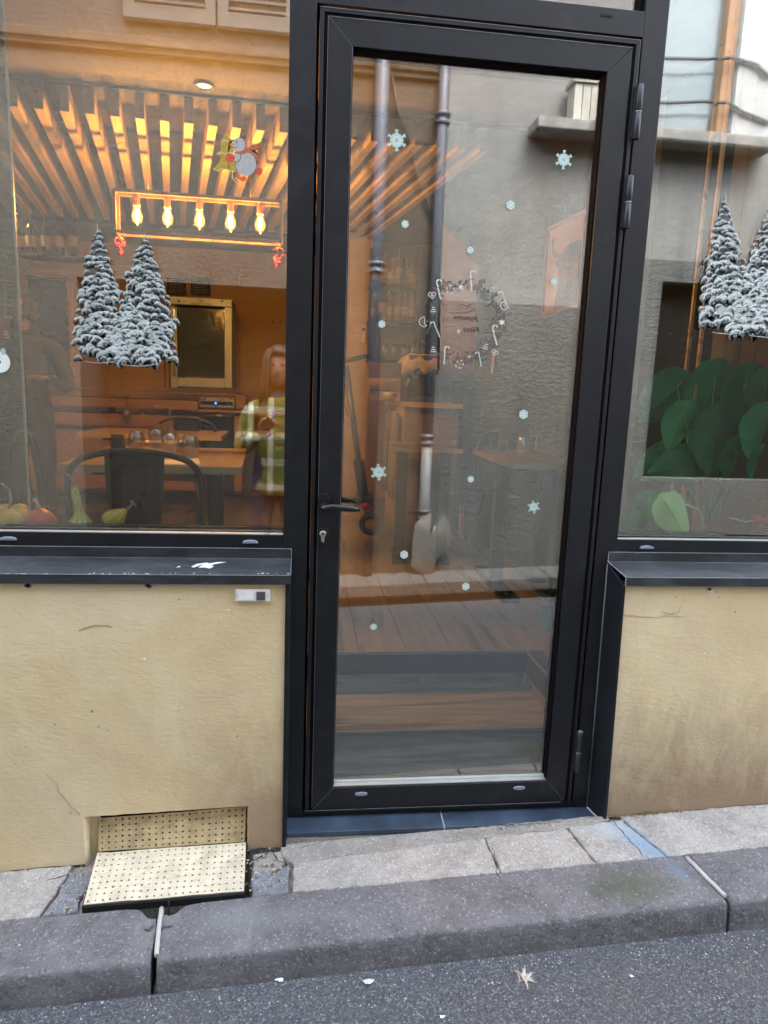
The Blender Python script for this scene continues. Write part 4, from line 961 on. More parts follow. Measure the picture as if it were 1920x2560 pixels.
for k, px, py, lab in GL:
    src = WG if k == 'w' else TB
    if px < 200 or (px < 420 and py > 950): p = atz(px, py, ZT)
    elif px < 500: p = atz(px, py, ZT); 
    else: p = atz(px, py, ZT)
    o = src if used[k] == 0 else copy_tree(src); used[k] = 1; o.location = (p.x, p.y, ZT); o['label'] = lab
    print(k, px, [round(v, 2) for v in p])
# menus and papers
MP = M('paper_white', (.68, .62, .55), .7, var=.03)
for i, (a_, lab) in enumerate((((365, 1000), 'white paper napkin under the glasses on the front table'), ((345, 955), 'folded white paper menu lying flat on the front table'), ((262, 903), 'white paper menu on the second table'), ((1180, 973), 'white paper menu on the table by the grey wall'), ((965, 938), 'white paper menu on the table before the bar'))):
    p = atz(a_[0], a_[1], ZT + .002); mb = MB(); r = R((12, -20, 8, 15, -10)[i]); w, h = .12, .07
    q = [Vector((math.cos(r) * u - math.sin(r) * v, math.sin(r) * u + math.cos(r) * v, 0)) for u, v in ((-w, -h), (w, -h), (w, h), (-w, h))]
    mb.add([p + v for v in q] + [p + v + Vector((0, 0, .0015 + (.01 if n_ == 2 else 0))) for n_, v in enumerate(q)], [(0, 3, 2, 1), (4, 5, 6, 7), (0, 1, 5, 4), (1, 2, 6, 5), (2, 3, 7, 6), (3, 0, 4, 7)]); tag(mb.build('paper_menu', MP), lab, 'menu')
for a_, lab in (((255, 970), 'small dark folded table card on the left of the front table'), ((1085, 977), 'small framed wooden card standing on the table by the grey wall')):
    p = atz(a_[0], a_[1], ZT); t = thing('table_card', p, lab, 'card'); mb = MB()
    for s_ in (-1, 1): mb.hexa([p + Vector(v) for v in ((-.03, s_ * .022, 0), (.03, s_ * .022, 0), (.03, s_ * .019, 0), (-.03, s_ * .019, 0), (-.03, .002 * s_, .07), (.03, .002 * s_, .07), (.03, -.001 * s_, .07), (-.03, -.001 * s_, .07))])
    mb.build('board', M('card_wood', (.25, .17, .1), .6), t); mb = MB(); mb.add([p + Vector(v) for v in ((-.022, -.0205, .01), (.022, -.0205, .01), (.022, -.0065, .055), (-.022, -.0065, .055))], [(0, 1, 2, 3)]); mb.build('print', M('card_print', (.1, .085, .07), .6), t)

# ------------------------------------------------------------------ counter, oven, fridge, boards
yc = 4.05
def bx(px0, py0, px1, py1, y, d, mat, name, par, bev=.002):
    a = at(px0, py0, y); b = at(px1, py1, y); mb = MB(); mb.box(a.x, b.x, y, y + d, b.z, a.z); return mb.build(name, mat, par, bev)
cn = thing('kitchen_counter', (-1.4, yc, ZF), 'long orange wooden counter with drawers at the back of the room', 'counter')
bx(60, 838, 512, 851, yc - .03, .7, MCAB, 'worktop', cn); bx(60, 853, 428, 886, yc + .02, .5, MCAB, 'drawer_front', cn); bx(60, 888, 428, 925, yc + .02, .5, MCAB, 'drawer_front', cn); bx(60, 927, 430, 1060, yc + .03, .5, MCAB, 'lower_panel', cn)
bx(430, 884, 620, 896, yc - .06, .4, MCAB, 'shelf_board', cn); bx(509, 853, 530, 883, yc, .3, MCAB, 'side_panel', cn)
bx(506, 897, 522, 1062, yc, .3, MCAB, 'side_panel', cn); bx(524, 930, 640, 944, yc - .05, .5, MTEDGE, 'low_shelf', cn)
ov = thing('oven', at(468, 905, yc), 'built-in steel oven with a blue clock under the counter', 'oven')
bx(431, 857, 506, 882, yc - .02, .3, MSTEEL, 'control_panel', ov); o = bx(434, 866, 503, 876, yc - .024, .004, MDARK, 'display_strip', ov, 0)
bx(464, 869, 468, 873, yc - .028, .003, emis('blue_clock', (.05, .15, 1), .8), 'clock', ov, 0); bx(434, 899, 505, 980, yc - .01, .3, M('oven_black_glass', (.012, .01, .01), .12), 'door', ov); mb = MB(); a = at(438, 897.5, yc - .05); b = at(500, 898, yc - .05); mb.tube([a, b], .008, 8); mb.build('handle', MSTEEL, ov)
wf = thing('wine_fridge', at(434, 740, 4.1), 'steel framed wine cooler with a dark glass door standing on the counter', 'fridge')
yw = 4.0
STF = M('brushed_fridge_steel', (.44, .50, .60), .45, .25, var=.08)
bx(368, 641, 501, 663, yw, .4, STF, 'top_band', wf); bx(368, 663.5, 384, 838, yw, .4, STF, 'door_stile', wf); bx(485, 663.5, 501, 838, yw, .4, STF, 'door_stile', wf); bx(384.3, 815, 484.7, 838, yw, .4, STF, 'bottom_band', wf)
bx(384.3, 663.5, 484.7, 814.6, yw + .012, .38, M('dark_smoked_glass', (.06, .075, .09), .12, spec=.8), 'door_glass', wf, 0)
mb = MB(); a = at(375, 668, yw - .04); b = at(377, 812, yw - .04); mb.tube([a, b], .009, 8); mb.bar(a + Vector((0, 0, -.02)), a + Vector((0, .04, -.02)), .01, .01); mb.bar(b + Vector((0, 0, .02)), b + Vector((0, .04, .02)), .01, .01); mb.build('handle', STF, wf)
mb = MB(); c = at(434, 650, yw - .003); mb.tube([c + Vector((.016 * math.cos(t_), 0, .016 * math.sin(t_))) for t_ in [6.283 * k / 18 for k in range(18)]], .0018, 4, closed=True); mb.add([c + Vector(v) for v in ((-.008, 0, .008), (0, 0, -.009), (.008, 0, .008), (0, 0, .002))], [(0, 1, 2, 3)])
for px in (386, 480): 
    q = at(px, 651, yw - .006); mb.lathe([(.009, 0), (.009, -.008)], q, 10, axis='y')
mb.build('emblem', M('fridge_mark', (.06, .05, .04), .5), wf)
def text(body, size, loc, rot, mat, name, par, mirror=False, shear=0, ext=.0004, align='CENTER'):
    cu = bpy.data.curves.new('t', 'FONT'); cu.body = body; cu.size = size; cu.align_x = align; cu.shear = shear; cu.extrude = ext; cu.resolution_u = 3
    ob = bpy.data.objects.new('t', cu); COL.objects.link(ob); bpy.context.view_layer.update(); dg = bpy.context.evaluated_depsgraph_get()
    me = bpy.data.meshes.new_from_object(ob.evaluated_get(dg)); bpy.data.objects.remove(ob); bpy.data.curves.remove(cu)
    if mirror: me.transform(Matrix.Scale(-1, 4, (1, 0, 0))); me.flip_normals()
    me.transform(Matrix.Rotation(R(90), 4, 'X')); me.name = name
    me.materials.clear(); me.materials.append(mat); o = bpy.data.objects.new(name, me); COL.objects.link(o)
    o.rotation_euler = rot
    if par is not None: o.parent = par; o.location = Vector(loc) - (Vector((0, 0, 0)) if par.get('_local') else world_of(par))
    else: o.location = loc
    return o
q = at(434, 660.5, yw - .003); text('OENO VOYER', .028, (q.x, q.y, q.z + .004), (0, 0, 0), M('fridge_mark', (.06, .05, .04), .5), 'lettering', wf)
CHB = M('chalkboard', (.028, .024, .018), .8, var=.2); CHK = M('chalk', (.55, .5, .4), .9)
for i, (a_, b_, lab) in enumerate((((420, 599), (462, 636), 'left of two chalk menu boards above the wine cooler'), ((472, 600), (514, 637), 'right of two chalk menu boards above the wine cooler'))):
    # boards seen through the window at 355..450
    a_ = (a_[0] - 60, a_[1]); b_ = (b_[0] - 60, b_[1]); t = thing('chalk_menu_board', at((a_[0] + b_[0]) / 2, (a_[1] + b_[1]) / 2, 4.85), lab, 'menu board', 'chalk menu boards')
    bx(a_[0], a_[1], b_[0], b_[1], 4.85, .02, CHB, 'board', t); rr = random.Random(i); mb = MB()
    for j in range(6):
        yy = a_[1] + 5 + j * 5.3; x = a_[0] + 4 + rr.uniform(0, 5)
        while x < b_[0] - 5 - rr.uniform(0, 8):
            w = rr.uniform(2, 6); pts = [at(x + w * k / 5, yy + rr.uniform(-1.3, 1.3), 4.846) for k in range(6)]; mb.tube(pts, .0022, 4); x += w + 1.6
    mb.build('chalk_writing', CHK, t)
tb = thing('framed_screen', at(120, 700, 4.3), 'dark screen in an orange wooden frame on the back wall, left of the firs', 'screen')
bx(60, 600, 150, 812, 4.32, .03, M('dark_panel', (.012, .011, .012), .25), 'panel', tb); bx(150.3, 592, 165, 824, 4.28, .07, MCAB, 'frame', tb); bx(60, 812.5, 150, 824, 4.28, .07, MCAB, 'frame', tb); bx(60, 590, 150, 599.5, 4.28, .07, MCAB, 'frame', tb)
# things on the counter
for i, (px, w) in enumerate(((352, 6), (362, 5))):
    bx(px - w / 2, 770, px + w / 2, 838, 4.0, .06, MCAB, 'wooden_mill', None); tag(bpy.data.objects[-1] if False else [o for o in COL.objects if o.name.startswith('wooden_mill') and 'label' not in o.keys()][0], 'tall slim wooden mill on the counter, %s of the pair left of the wine cooler' % ('left' if i == 0 else 'right'), 'mill')
# wc signs
WC = M('wc_plaque', (.13, .06, .03), .5)
for i, (px, lab) in enumerate(((590, 'brown restroom plaque with a figure, left of the pair on the ochre wall'), (606, 'brown restroom plaque with a figure, right of the pair, beside the door post'))):
    t = thing('restroom_sign', at(px, 710, 4.9), lab, 'sign', 'restroom plaques'); bx(px - 7.3, 698, px + 7.3, 722, 4.97, .015, WC, 'plaque', t, .01)
    c = at(px, 710, 4.965); mb = MB(); mb.lathe([(.001, .075), (.013, .062), (.001, .05)], c, 8); mb.add([c + Vector(v) for v in ((-.022, 0, .045), (.022, 0, .045), (.012 if i == 0 else .028, 0, -.02), (.01, 0, -.07), (-.01, 0, -.07), (-.012 if i == 0 else -.028, 0, -.02))], [(0, 1, 2, 3, 4, 5)]); mb.build('figure', MDARK, t)
# interior door frame line on the ochre wall
dfm = thing('inner_door', at(560, 900, 4.95), 'plain ochre inner door in the back wall beside the wine cooler', 'door'); bx(516, 600, 660, 1060, 4.96, .03, MWALLB, 'leaf', dfm); bx(512, 596, 515.5, 1060, 4.94, .05, MCAB, 'frame', dfm)
# shelf of bottles, upper left
def bottle(h, r_, mat, lm, label, grp):
    t = thing('wine_bottle', (0, 0, 0), label, 'bottle', grp, True)
    mb = MB(); mb.lathe([(r_ * .9, 0), (r_, .005), (r_, h * .6), (r_ * .75, h * .68), (r_ * .38, h * .76), (r_ * .34, h * .97), (r_ * .4, h * .975), (r_ * .4, h)], n=14); mb.build('glass', mat, t)
    mb = MB(); mb.lathe([(r_ + .0006, h * .2), (r_ + .0006, h * .46)], n=14, capb=False, capt=False); mb.build('label_band', lm, t); return t
BGL = M('dark_bottle_glass', (.015, .017, .012), .12, spec=.7); BLB = M('cream_label', (.26, .21, .15), .7)
sh = thing('bottle_shelf', at(100, 555, 3.6), 'thin dark shelf of wine bottles at the far left', 'shelf'); bx(40, 552, 200, 557, 3.55, .2, M('shelf_dark', (.06, .045, .035), .6), 'board', sh)
pb = bottle(.3, .037, BGL, BLB, 'b', 'wine bottles on the left shelf')
for i, px in enumerate((42, 68, 102, 128, 158)):
    o = pb if i == 0 else copy_tree(pb); p = at(px, 552, 3.65); o.location = p; o['label'] = 'dark wine bottle with a cream label on the left shelf, number %s from the left' % ['one', 'two', 'three', 'four', 'five'][i]
# ------------------------------------------------------------------ bar with shelves seen through the door
bar_ = thing('bar_counter', (.7, 2.75, ZF), 'wooden bar counter with a pale top edge, seen through the left half of the door', 'bar')
a = at(870, 868, 2.62); b = at(1000, 868, 2.62); f0 = at(772, 855, 3.5)
zt_ = a.z; xr = b.x
MB_ = M('bar_front_taupe', (.2, .135, .105), .55, var=.06)
mb = MB(); mb.hexa([(a.x, 2.6, zt_ - .035), (xr, 2.6, zt_ - .035), (xr, 3.5, zt_ - .035), (a.x - .02, 3.5, zt_ - .035), (a.x, 2.6, zt_), (xr, 2.6, zt_), (xr, 3.5, zt_), (a.x - .02, 3.5, zt_)]); mb.build('worktop', MTEDGE, bar_, .003)
mb = MB(); mb.box(a.x + .02, xr - .02, 2.64, 2.68, ZF, zt_ - .036); mb.build('front_panel', MB_, bar_)
mb = MB(); mb.box(a.x + .005, a.x + .019, 2.64, 3.45, ZF, zt_ - .036); mb.build('side_panel', M('ochre_side', (.45, .3, .12), .6), bar_)
mb = MB(); mb.tube([(a.x - .03, 2.66, zt_ - .08), (a.x - .03, 3.3, zt_ - .08)], .008, 8); mb.build('towel_rail', MSTEEL, bar_)
for i, y in enumerate((2.72, 3.12)):
    t = thing('towel', (a.x - .03, y, zt_ - .1), 'grey towel hanging on the bar side rail, %s one' % ('nearer' if i == 0 else 'farther'), 'towel', 'grey towels on the bar rail'); mb = MB(); n = 12
    vs = []
    for j in range(9):
        for k in range(n):
            u = k / (n - 1); vs.append((a.x - .045 - .012 * math.sin(u * 14 + i) * (.2 + j / 9), y - .11 + .22 * u, zt_ - .07 - j * .075))
    mb.add(vs, [(j * n + k, j * n + k + 1, (j + 1) * n + k + 1, (j + 1) * n + k) for j in range(8) for k in range(n - 1)], 0, True); o = mb.build('cloth', M('grey_towel', (.2, .19, .17), .95, bump=.8, bs=200), t); o.modifiers.new('s', 'SOLIDIFY').thickness = .006
su = thing('bar_shelves', (.7, 3.3, 1.9), 'open black metal shelving with glasses and bottles above the bar', 'shelves')
SHM = M('shelf_black', (.015, .014, .014), .5)
ysf = 3.35
A_ = at(801, 600, ysf); B_ = at(872, 600, ysf)
zs = [at(805, 690, ysf).z, at(805, 775, ysf).z, at(805, 612, ysf).z]
for z in zs:
    mb = MB(); mb.box(A_.x, B_.x + .12, ysf - .02, ysf + .28, z - .012, z); mb.build('shelf', SHM, su)
for x, y in ((A_.x, ysf - .02), (B_.x + .12, ysf - .02), (A_.x, ysf + .26), (B_.x + .12, ysf + .26)):
    mb = MB(); mb.box(x - .01, x + .01, y, y + .02, zs[1] - .02, zs[2] + .25); mb.build('upright', SHM, su)
mb = MB(); mb.box(A_.x, B_.x + .12, ysf + .285, ysf + .29, zs[1], zs[2] + .25); mb.build('back_panel', M('dark_green_back', (.035, .04, .035), .7), su)
bt = bottle(.27, .03, M('amber_bottle', (.16, .1, .04), .15), BLB, 'b', 'bottles on the bar shelves')
rr = random.Random(8); first = True
cols = ['amber_bottle']
bl = []
for si, z in enumerate((zs[0], zs[2])):
    for i in range(6):
        x = A_.x + .05 + i * .057 + rr.uniform(-.006, .006); y = ysf + rr.uniform(.03, .12); o = bt if first else copy_tree(bt); first = False
        sc = rr.uniform(.75, 1.05); o.location = (x, y, z + .001); o.scale = (1, 1, sc); bl.append(o)
        if rr.random() < .5:
            for c in o.children:
                if c.name.startswith('glass'): c.data = c.data.copy(); c.data.materials[0] = rr.choice([BGL, M('clear_bottle', (.3, .29, .26), .1), M('green_bottle', (.04, .09, .03), .12)])
        o['label'] = 'spirit bottle on the %s bar shelf, %s from the left' % (('middle', 'top')[si], ('first', 'second', 'third', 'fourth', 'fifth', 'last')[i])
gt = thing('glass_tumbler', (0, 0, 0), 'g', 'glass', 'tall glasses on the lowest bar shelf', True); mb = MB(); mb.lathe([(.025, 0), (.033, .12), (.031, .12), (.024, .006)], n=14, capt=False); mb.build('body', MTG, gt)
for i in range(8):
    o = gt if i == 0 else copy_tree(gt); o.location = (A_.x + .13 + (i % 5) * .075, ysf + .03 + (i // 5) * .1, zs[1] + .001); o['label'] = 'tall clear glass on the lowest bar shelf, %s from the left in the %s row' % (('first', 'second', 'third', 'fourth', 'fifth')[i % 5], ('front', 'back')[i // 5])
# coffee machine and cloth on the bar
cm = thing('coffee_machine', (.8, 2.95, zt_), 'dark coffee machine standing on the bar with a cloth on top', 'coffee machine')
cx0, cx1 = at(880, 800, 2.9).x, at(945, 800, 2.9).x
mb = MB(); mb.box(cx0, cx1, 2.9, 3.25, zt_ + .001, zt_ + .05); mb.build('base', M('machine_grey', (.05, .05, .055), .35, .4), cm, .006)
mb = MB(); mb.box(cx0, cx1, 2.86, 3.25, zt_ + .2, zt_ + .33); mb.build('head', M('machine_grey', (.05, .05, .055), .35, .4), cm, .012)
mb = MB(); mb.box(cx0 + .03, cx1 - .01, 3.08, 3.24, zt_ + .051, zt_ + .2); mb.build('body', M('machine_dark', (.02, .02, .024), .4), cm)
mb = MB(); mb.tube([(cx0 + .07, 2.93, zt_ + .2), (cx0 + .07, 2.93, zt_ + .16)], .025, 12); mb.tube([(cx0 + .02, 2.9, zt_ + .2), (cx0 - .005, 2.88, zt_ + .1)], .006, 8); mb.build('spout', MSTEEL, cm)
ct = thing('tea_towel', (cx0, 2.95, zt_ + .34), 'crumpled cream cloth draped over the coffee machine', 'cloth'); mb = MB(); n = 14; vs = []
for j in range(n):
    for k in range(n):
        u, v = k / (n - 1), j / (n - 1); x = cx0 - .05 + .27 * u; y = 2.83 + .3 * v; dzz = 0
        if y < 2.86: dzz -= (2.86 - y) * 3.2 + .04 * abs(math.sin(u * 7))
        if x < cx0: dzz -= (cx0 - x) * 1.3
        vs.append((x, max(y, 2.85), zt_ + .338 + dzz + .006 * math.sin(u * 17) * math.cos(v * 13)))
mb.add(vs, [(j * n + k, j * n + k + 1, (j + 1) * n + k + 1, (j + 1) * n + k) for j in range(n - 1) for k in range(n - 1)], 0, True); o = mb.build('cloth', M('cream_cloth', (.45, .37, .27), .9), ct); o.modifiers.new('s', 'SOLIDIFY').thickness = .004
bw = thing('bowl', at(842, 850, 2.75), 'small cream bowl standing on the bar', 'bowl'); p = at(842, 857, 2.75); mb = MB(); mb.lathe([(.03, 0), (.05, .045), (.055, .06), (.05, .06), (.03, .01)], (p.x, p.y, zt_ + .001), 18); mb.build('body', M('cream_ceramic', (.5, .38, .25), .4), bw)
bxx = thing('carton_box', (at(825, 800, 2.95)), 'brown cardboard box standing on the bar left of the coffee machine', 'box'); a1 = at(800, 810, 2.95); b1 = at(865, 850, 2.95); mb = MB(); mb.box(a1.x, b1.x, 2.95, 3.1, zt_ + .001, zt_ + .16); mb.build('carton', M('cardboard', (.3, .2, .13), .8), bxx, .003); mb = MB(); mb.box(a1.x + .002, b1.x - .002, 2.9485, 2.9498, zt_ + .07, zt_ + .075); mb.build('fold', MDARK, bxx)
# thermostat on a plaster pier left of the shelves
pier = at(752, 600, 3.6); pier2 = at(803, 600, 3.6)
setobj('plaster_pier', lambda m: m.box(pier.x + .01, pier2.x, 3.6, 3.9, ZF, CE), M('sand_plaster', (.42, .3, .19), .85, bump=.8, bs=45))
tm = thing('air_remote', at(784, 722, 3.58), 'white wall remote control on the sand plaster pier beside the bar shelves', 'remote'); bx(781, 705, 790, 741, 3.58, .02, M('cream_plastic', (.55, .42, .28), .5), 'body', tm); bx(783, 708, 788, 715, 3.577, .003, MDARK, 'screen', tm, 0)
# terracotta hanging panel and picture of a cow on the grey wall
def wallpt(px, py, off=.012):      # point on the right wall
    d = ray(px, py); nrm = Vector((-1, -.13, 0)).normalized(); p0 = Vector((wx(0), 0, 0)) + nrm * off; return CAMP + d * ((p0 - CAMP).dot(nrm) / d.dot(nrm))
pt = thing('sloping_wall_panel', wallpt(1000, 700), 'tall terracotta panel with a slanting top beside the grey wall', 'panel')
yy = 3.12
pts = [at(958, 482, yy), at(1048, 592, yy), at(1036, 1010, yy), at(948, 1010, yy)]
mb = MB(); mb.add([p for p in pts] + [p + Vector((0, .04, 0)) for p in pts], [(0, 3, 2, 1), (4, 5, 6, 7)] + [(i, (i + 1) % 4, (i + 1) % 4 + 4, i + 4) for i in range(4)]); mb.build('board', MPANEL, pt)
mb = MB(); mb.bar(pts[1] + Vector((0, -.01, 0)), pts[2] + Vector((0, -.01, 0)), .02, .03); mb.build('edge_trim', MTEDGE, pt)
pc = thing('cow_picture', wallpt(1228, 575), 'framed picture of a long-horned shaggy cow hung on the grey wall', 'picture')
cor = [wallpt(1190, 490), wallpt(1271, 462), wallpt(1256, 662), wallpt(1176, 676)]
tl, tr_, br, bl_ = cor
zt2 = (tl.z + tr_.z) / 2; zb2 = (bl_.z + br.z) / 2; ya, yb2 = (tl.y + bl_.y) / 2, (tr_.y + br.y) / 2
wd = Vector((-.13, 1, 0)).normalized()
def wp(u, v, off=.02): # u 0..1 from far (left) to near (right), v 0 bottom..1 top
    y = ya + (yb2 - ya) * u; return Vector((wx(y), y, zb2 + (zt2 - zb2) * v)) + Vector((-1, -.13, 0)).normalized() * off
mb = MB(); mb.add([wp(0, 0, .002), wp(1, 0, .002), wp(1, 1, .002), wp(0, 1, .002), wp(0, 0), wp(1, 0), wp(1, 1), wp(0, 1)], [(3, 2, 1, 0), (4, 5, 6, 7), (0, 1, 5, 4), (1, 2, 6, 5), (2, 3, 7, 6), (3, 0, 4, 7)]); mb.build('print_board', M('picture_sand', (.55, .34, .2), .5, var=.06), pc)
mb = MB()
for a0, b0 in (((0, 0), (1, 0)), ((1, 0), (1, 1)), ((1, 1), (0, 1)), ((0, 1), (0, 0))): mb.bar(wp(*a0, .026), wp(*b0, .026), .014, .02)
mb.build('frame', M('picture_frame_rose', (.42, .2, .14), .5), pc)
def flat(pts2, off, mat, name):
    mb = MB(); mb.add([wp(u, v, off) for u, v in pts2], [tuple(range(len(pts2)))]); return mb.build(name, mat, pc)
FUR = M('cow_fur_print', (.10, .055, .04), .7, var=.5, vs=40, sc=(1, 1, .3)); FUR2 = M('cow_face_print', (.25, .15, .11), .7, var=.4, vs=60, sc=(1, 1, .3))
flat([(.1, .84), (.16, .88), (.17, .76), (.26, .68), (.42, .64), (.5, .70), (.6, .73), (.9, .73), (.93, .6), (.97, .4), (.95, .03), (.3, .03), (.36, .25), (.36, .45), (.28, .56), (.3, .62), (.2, .64), (.12, .72)], .0212, FUR, 'cow_silhouette')
flat([(.5, .66), (.62, .55), (.85, .55), (.88, .4), (.84, .28), (.78, .2), (.62, .2), (.52, .3), (.44, .42), (.56, .5)], .0218, FUR2, 'cow_face'); flat([(.6, .3), (.78, .3), (.8, .24), (.7, .2), (.6, .24)], .0224, FUR, 'cow_muzzle')
flat([(.6, .50), (.66, .52), (.7, .49), (.64, .47)], .0224, FUR, 'cow_eye')
wt = thing('hanging_tag', wallpt(1064, 785), 'small wooden tag hanging on the grey wall below the wreath sticker', 'tag'); p = wallpt(1064, 787); mb = MB(); mb.add([p + Vector(v) for v in ((-.004, -.03, -.06), (.0, .03, -.06), (0, .03, .06), (-.004, -.03, .06), (.004, -.03, -.06), (.01, .03, -.06), (.01, .03, .06), (.004, -.03, .06))], [(0, 3, 2, 1), (4, 5, 6, 7), (0, 1, 5, 4), (1, 2, 6, 5), (2, 3, 7, 6), (3, 0, 4, 7)]); mb.build('board', M('tag_orange', (.55, .3, .14), .6), wt); mb = MB(); mb.tube([p + Vector((0, 0, .06)), p + Vector((0, 0, .1))], .0015, 4); mb.build('string', MDARK, wt)
# tall black coat stand shape in front of the panel
cs = thing('coat_stand', at(1000, 900, 3.05), 'black T-shaped stand in front of the terracotta panel', 'stand'); mb = MB(); a = at(945, 832, 3.05); b = at(1040, 828, 3.05); mb.bar(a, b, .05, .05); c = at(992, 832, 3.05); mb.bar(c, (c.x, c.y, ZF), .07, .07); mb.build('post', SHM, cs); mb = MB(); mb.box(c.x - .1, c.x + .1, c.y - .1, c.y + .06, ZF + .001, ZF + .02); mb.build('foot', SHM, cs)
# electric scooter leaning by the bar
sct = thing('kick_scooter', (.33, 3.0, ZF), 'black folding kick scooter with a red rear light, parked inside by the door', 'scooter')
SB = M('scooter_black', (.02, .02, .022), .4)
ys = 2.7
h0 = at(722, 785, ys); h1 = at(800, 768, ys); s0 = at(748, 790, ys); s1 = at(786, 1085, ys); s2 = at(800, 1120, ys)
mb = MB(); mb.tube([h0, h1], .016, 10); mb.tube([h0, h0.lerp(h1, .25)], .02, 10); mb.build('handlebar', SB, sct); mb = MB(); mb.tube([s0, s1], .02, 10); mb.bar(s0.lerp(s1, .68), s0.lerp(s1, .95), .06, .07); mb.build('stem', SB, sct)
mb = MB(); mb.tube([s2 + Vector((.06 * math.cos(t_), 0, .06 * math.sin(t_) - .04)) for t_ in [6.283 * k / 20 for k in range(20)]], .022, 8, closed=True); mb.build('wheel', SB, sct); mb = MB(); mb.bar(s1, s1 + Vector((.05, .55, -.03)), .14, .05); mb.build('deck', SB, sct)
mb = MB(); p = at(790, 1094, ys - .06); mb.lathe([(.001, -.01), (.024, -.006), (.026, 0), (.001, .004)], p, 14, axis='y', sx=1.3); mb.build('rear_light', M('red_light', (.45, .01, .02), .3), sct)
mb = MB(); mb.tube([at(738, 800, ys), at(745, 830, ys), at(742, 870, ys), at(752, 900, ys)], .004, 6); mb.build('cable', M('red_cable', (.25, .03, .02), .5), sct)
# red and white stick by the wall
for px, c, lab in ((1000, (.6, .08, .05), 'thin red stick leaning against the grey wall'), (994, (.5, .5, .5), 'thin white stick next to the red one')):
    mb = MB(); mb.tube([at(px, 1110, 2.2), at(px - 2, 1165, 2.2), ], .006, 6); mb.tube([at(px + .5, 1108, 2.2), at(px + 1, 1090, 2.21)], .003, 6); tag(mb.build('stick', M('stick%s' % px, c, .4)), lab, 'stick')

# =================================================================== window ledges, gourds
LZ = .928
MLED = wood('ledge_wood', (.4, .28, .16), (.52, .38, .24), .5, (1, 9, 9), dk=.05)
for x0, x1, lab in ((-4.2, -.06, 'pale wooden ledge inside the left window carrying the gourds'), (1.0, 1.64, 'pale wooden ledge inside the right window')):
    mb = MB(); mb.box(x0, x1, .064, .2, LZ - .02, LZ); tag(mb.build('window_ledge', MLED, None, .002), lab, 'ledge')
setobj('wall_under_window', lambda m: (m.box(-4.2, -.13, .0905, .15, ZF - .3, LZ - .0205), m.box(.98, 1.64, .0905, .15, ZF - .3, LZ - .0205)), MWALLB)
def gourd_mat(name, c1, c2, ribs_=False, sc=6):
    m, n, o = newmat(name); v = coords(n); col = ramp(n, noise_(n, coords(n, (1, 1, .4)), sc * 5, 4, .6), [(.35, c1), (.62, c2)])
    fin(n, o, col, .4, 0, bump_(n, noise_(n, v, 70, 3), .3, .003), .5); return m
STEM = M('gourd_stem', (.3, .28, .2), .8, var=.3, vs=60)
yg = .115
# warty yellow gourd
p = at(18, 1140, yg); t = thing('gourd', (p.x, p.y, LZ), 'warty yellow gourd with a curved grey stem at the left edge of the window', 'gourd'); mb = MB()
for k in range(9):
    a = 6.283 * k / 9; c = Vector((p.x + .036 * math.cos(a), p.y + .034 * math.sin(a), LZ + .036 + .014 * math.sin(k * 2.3))); mb.lathe([(.002, -.026), (.018, -.02), (.025, 0), (.018, .018), (.002, .024)], c, 10)
mb.lathe([(.02, 0), (.05, .012), (.054, .03), (.04, .05), (.01, .058)], (p.x, p.y, LZ), 16); mb.build('fruit', gourd_mat('warty_yellow', (.55, .3, .05), (.68, .45, .12)), t)
mb = MB(); mb.tube([(p.x + .004, p.y, LZ + .05), (p.x + .012, p.y, LZ + .085), (p.x + .01, p.y, LZ + .115), (p.x - .014, p.y, LZ + .135)], [.006, .0045, .004, .003], 7); mb.build('stem', STEM, t)
# red pumpkin
p = at(88, 1140, yg); t = thing('pumpkin', (p.x, p.y, LZ), 'small red onion-shaped pumpkin on the window ledge', 'pumpkin'); mb = MB(); mb.lathe([(.012, 0), (.036, .003), (.046, .016), (.046, .03), (.034, .046), (.018, .056), (.006, .061)], (p.x, p.y, LZ), 28, ribs=8, ra=.05); mb.build('fruit', gourd_mat('red_pumpkin', (.5, .055, .03), (.62, .10, .055)), t)
mb = MB(); mb.tube([(p.x, p.y, LZ + .056), (p.x - .006, p.y, LZ + .075), (p.x - .016, p.y, LZ + .09)], [.007, .005, .0055], 8); mb.build('stem', M('pale_stem', (.5, .42, .27), .8), t)
# striped swan gourd
p = at(173, 1141, yg); t = thing('gourd', (p.x, p.y, LZ), 'green and yellow striped long-necked gourd on the window ledge', 'gourd'); mb = MB(); vs = []; n = 32; L_ = 14
def swan_mat():
    m, n_, o = newmat('striped_gourd'); tc = N(n_, 'TexCoord'); sx = N(n_, 'SeparateXYZ'); n_.links.new(tc.outputs['Object'], sx.inputs[0]); at2 = N(n_, 'Math', operation='ARCTAN2'); n_.links.new(sx.outputs[1], at2.inputs[0]); n_.links.new(sx.outputs[0], at2.inputs[1])
    mu = N(n_, 'Math', operation='MULTIPLY'); n_.links.new(at2.outputs[0], mu.inputs[0]); mu.inputs[1].default_value = 11; si = N(n_, 'Math', operation='SINE'); n_.links.new(mu.outputs[0], si.inputs[0])
    c = ramp(n_, si.outputs[0], [(.25, (.6, .55, .08)), (.6, (.07, .12, .02))]); fin(n_, o, c, .35); return m
prof = [(.014, 0), (.034, .004), (.038, .014), (.03, .026), (.019, .038), (.013, .055), (.0115, .08), (.012, .105), (.009, .122), (.004, .13)]
for i, (r_, z) in enumerate(prof):
    for k in range(n):
        a = 6.283 * k / n; q = r_ * (1 + .09 * math.cos(a * 9)); vs.append((q * math.cos(a) - .012 * max(0, (z - .04)) / .09, q * math.sin(a), z))
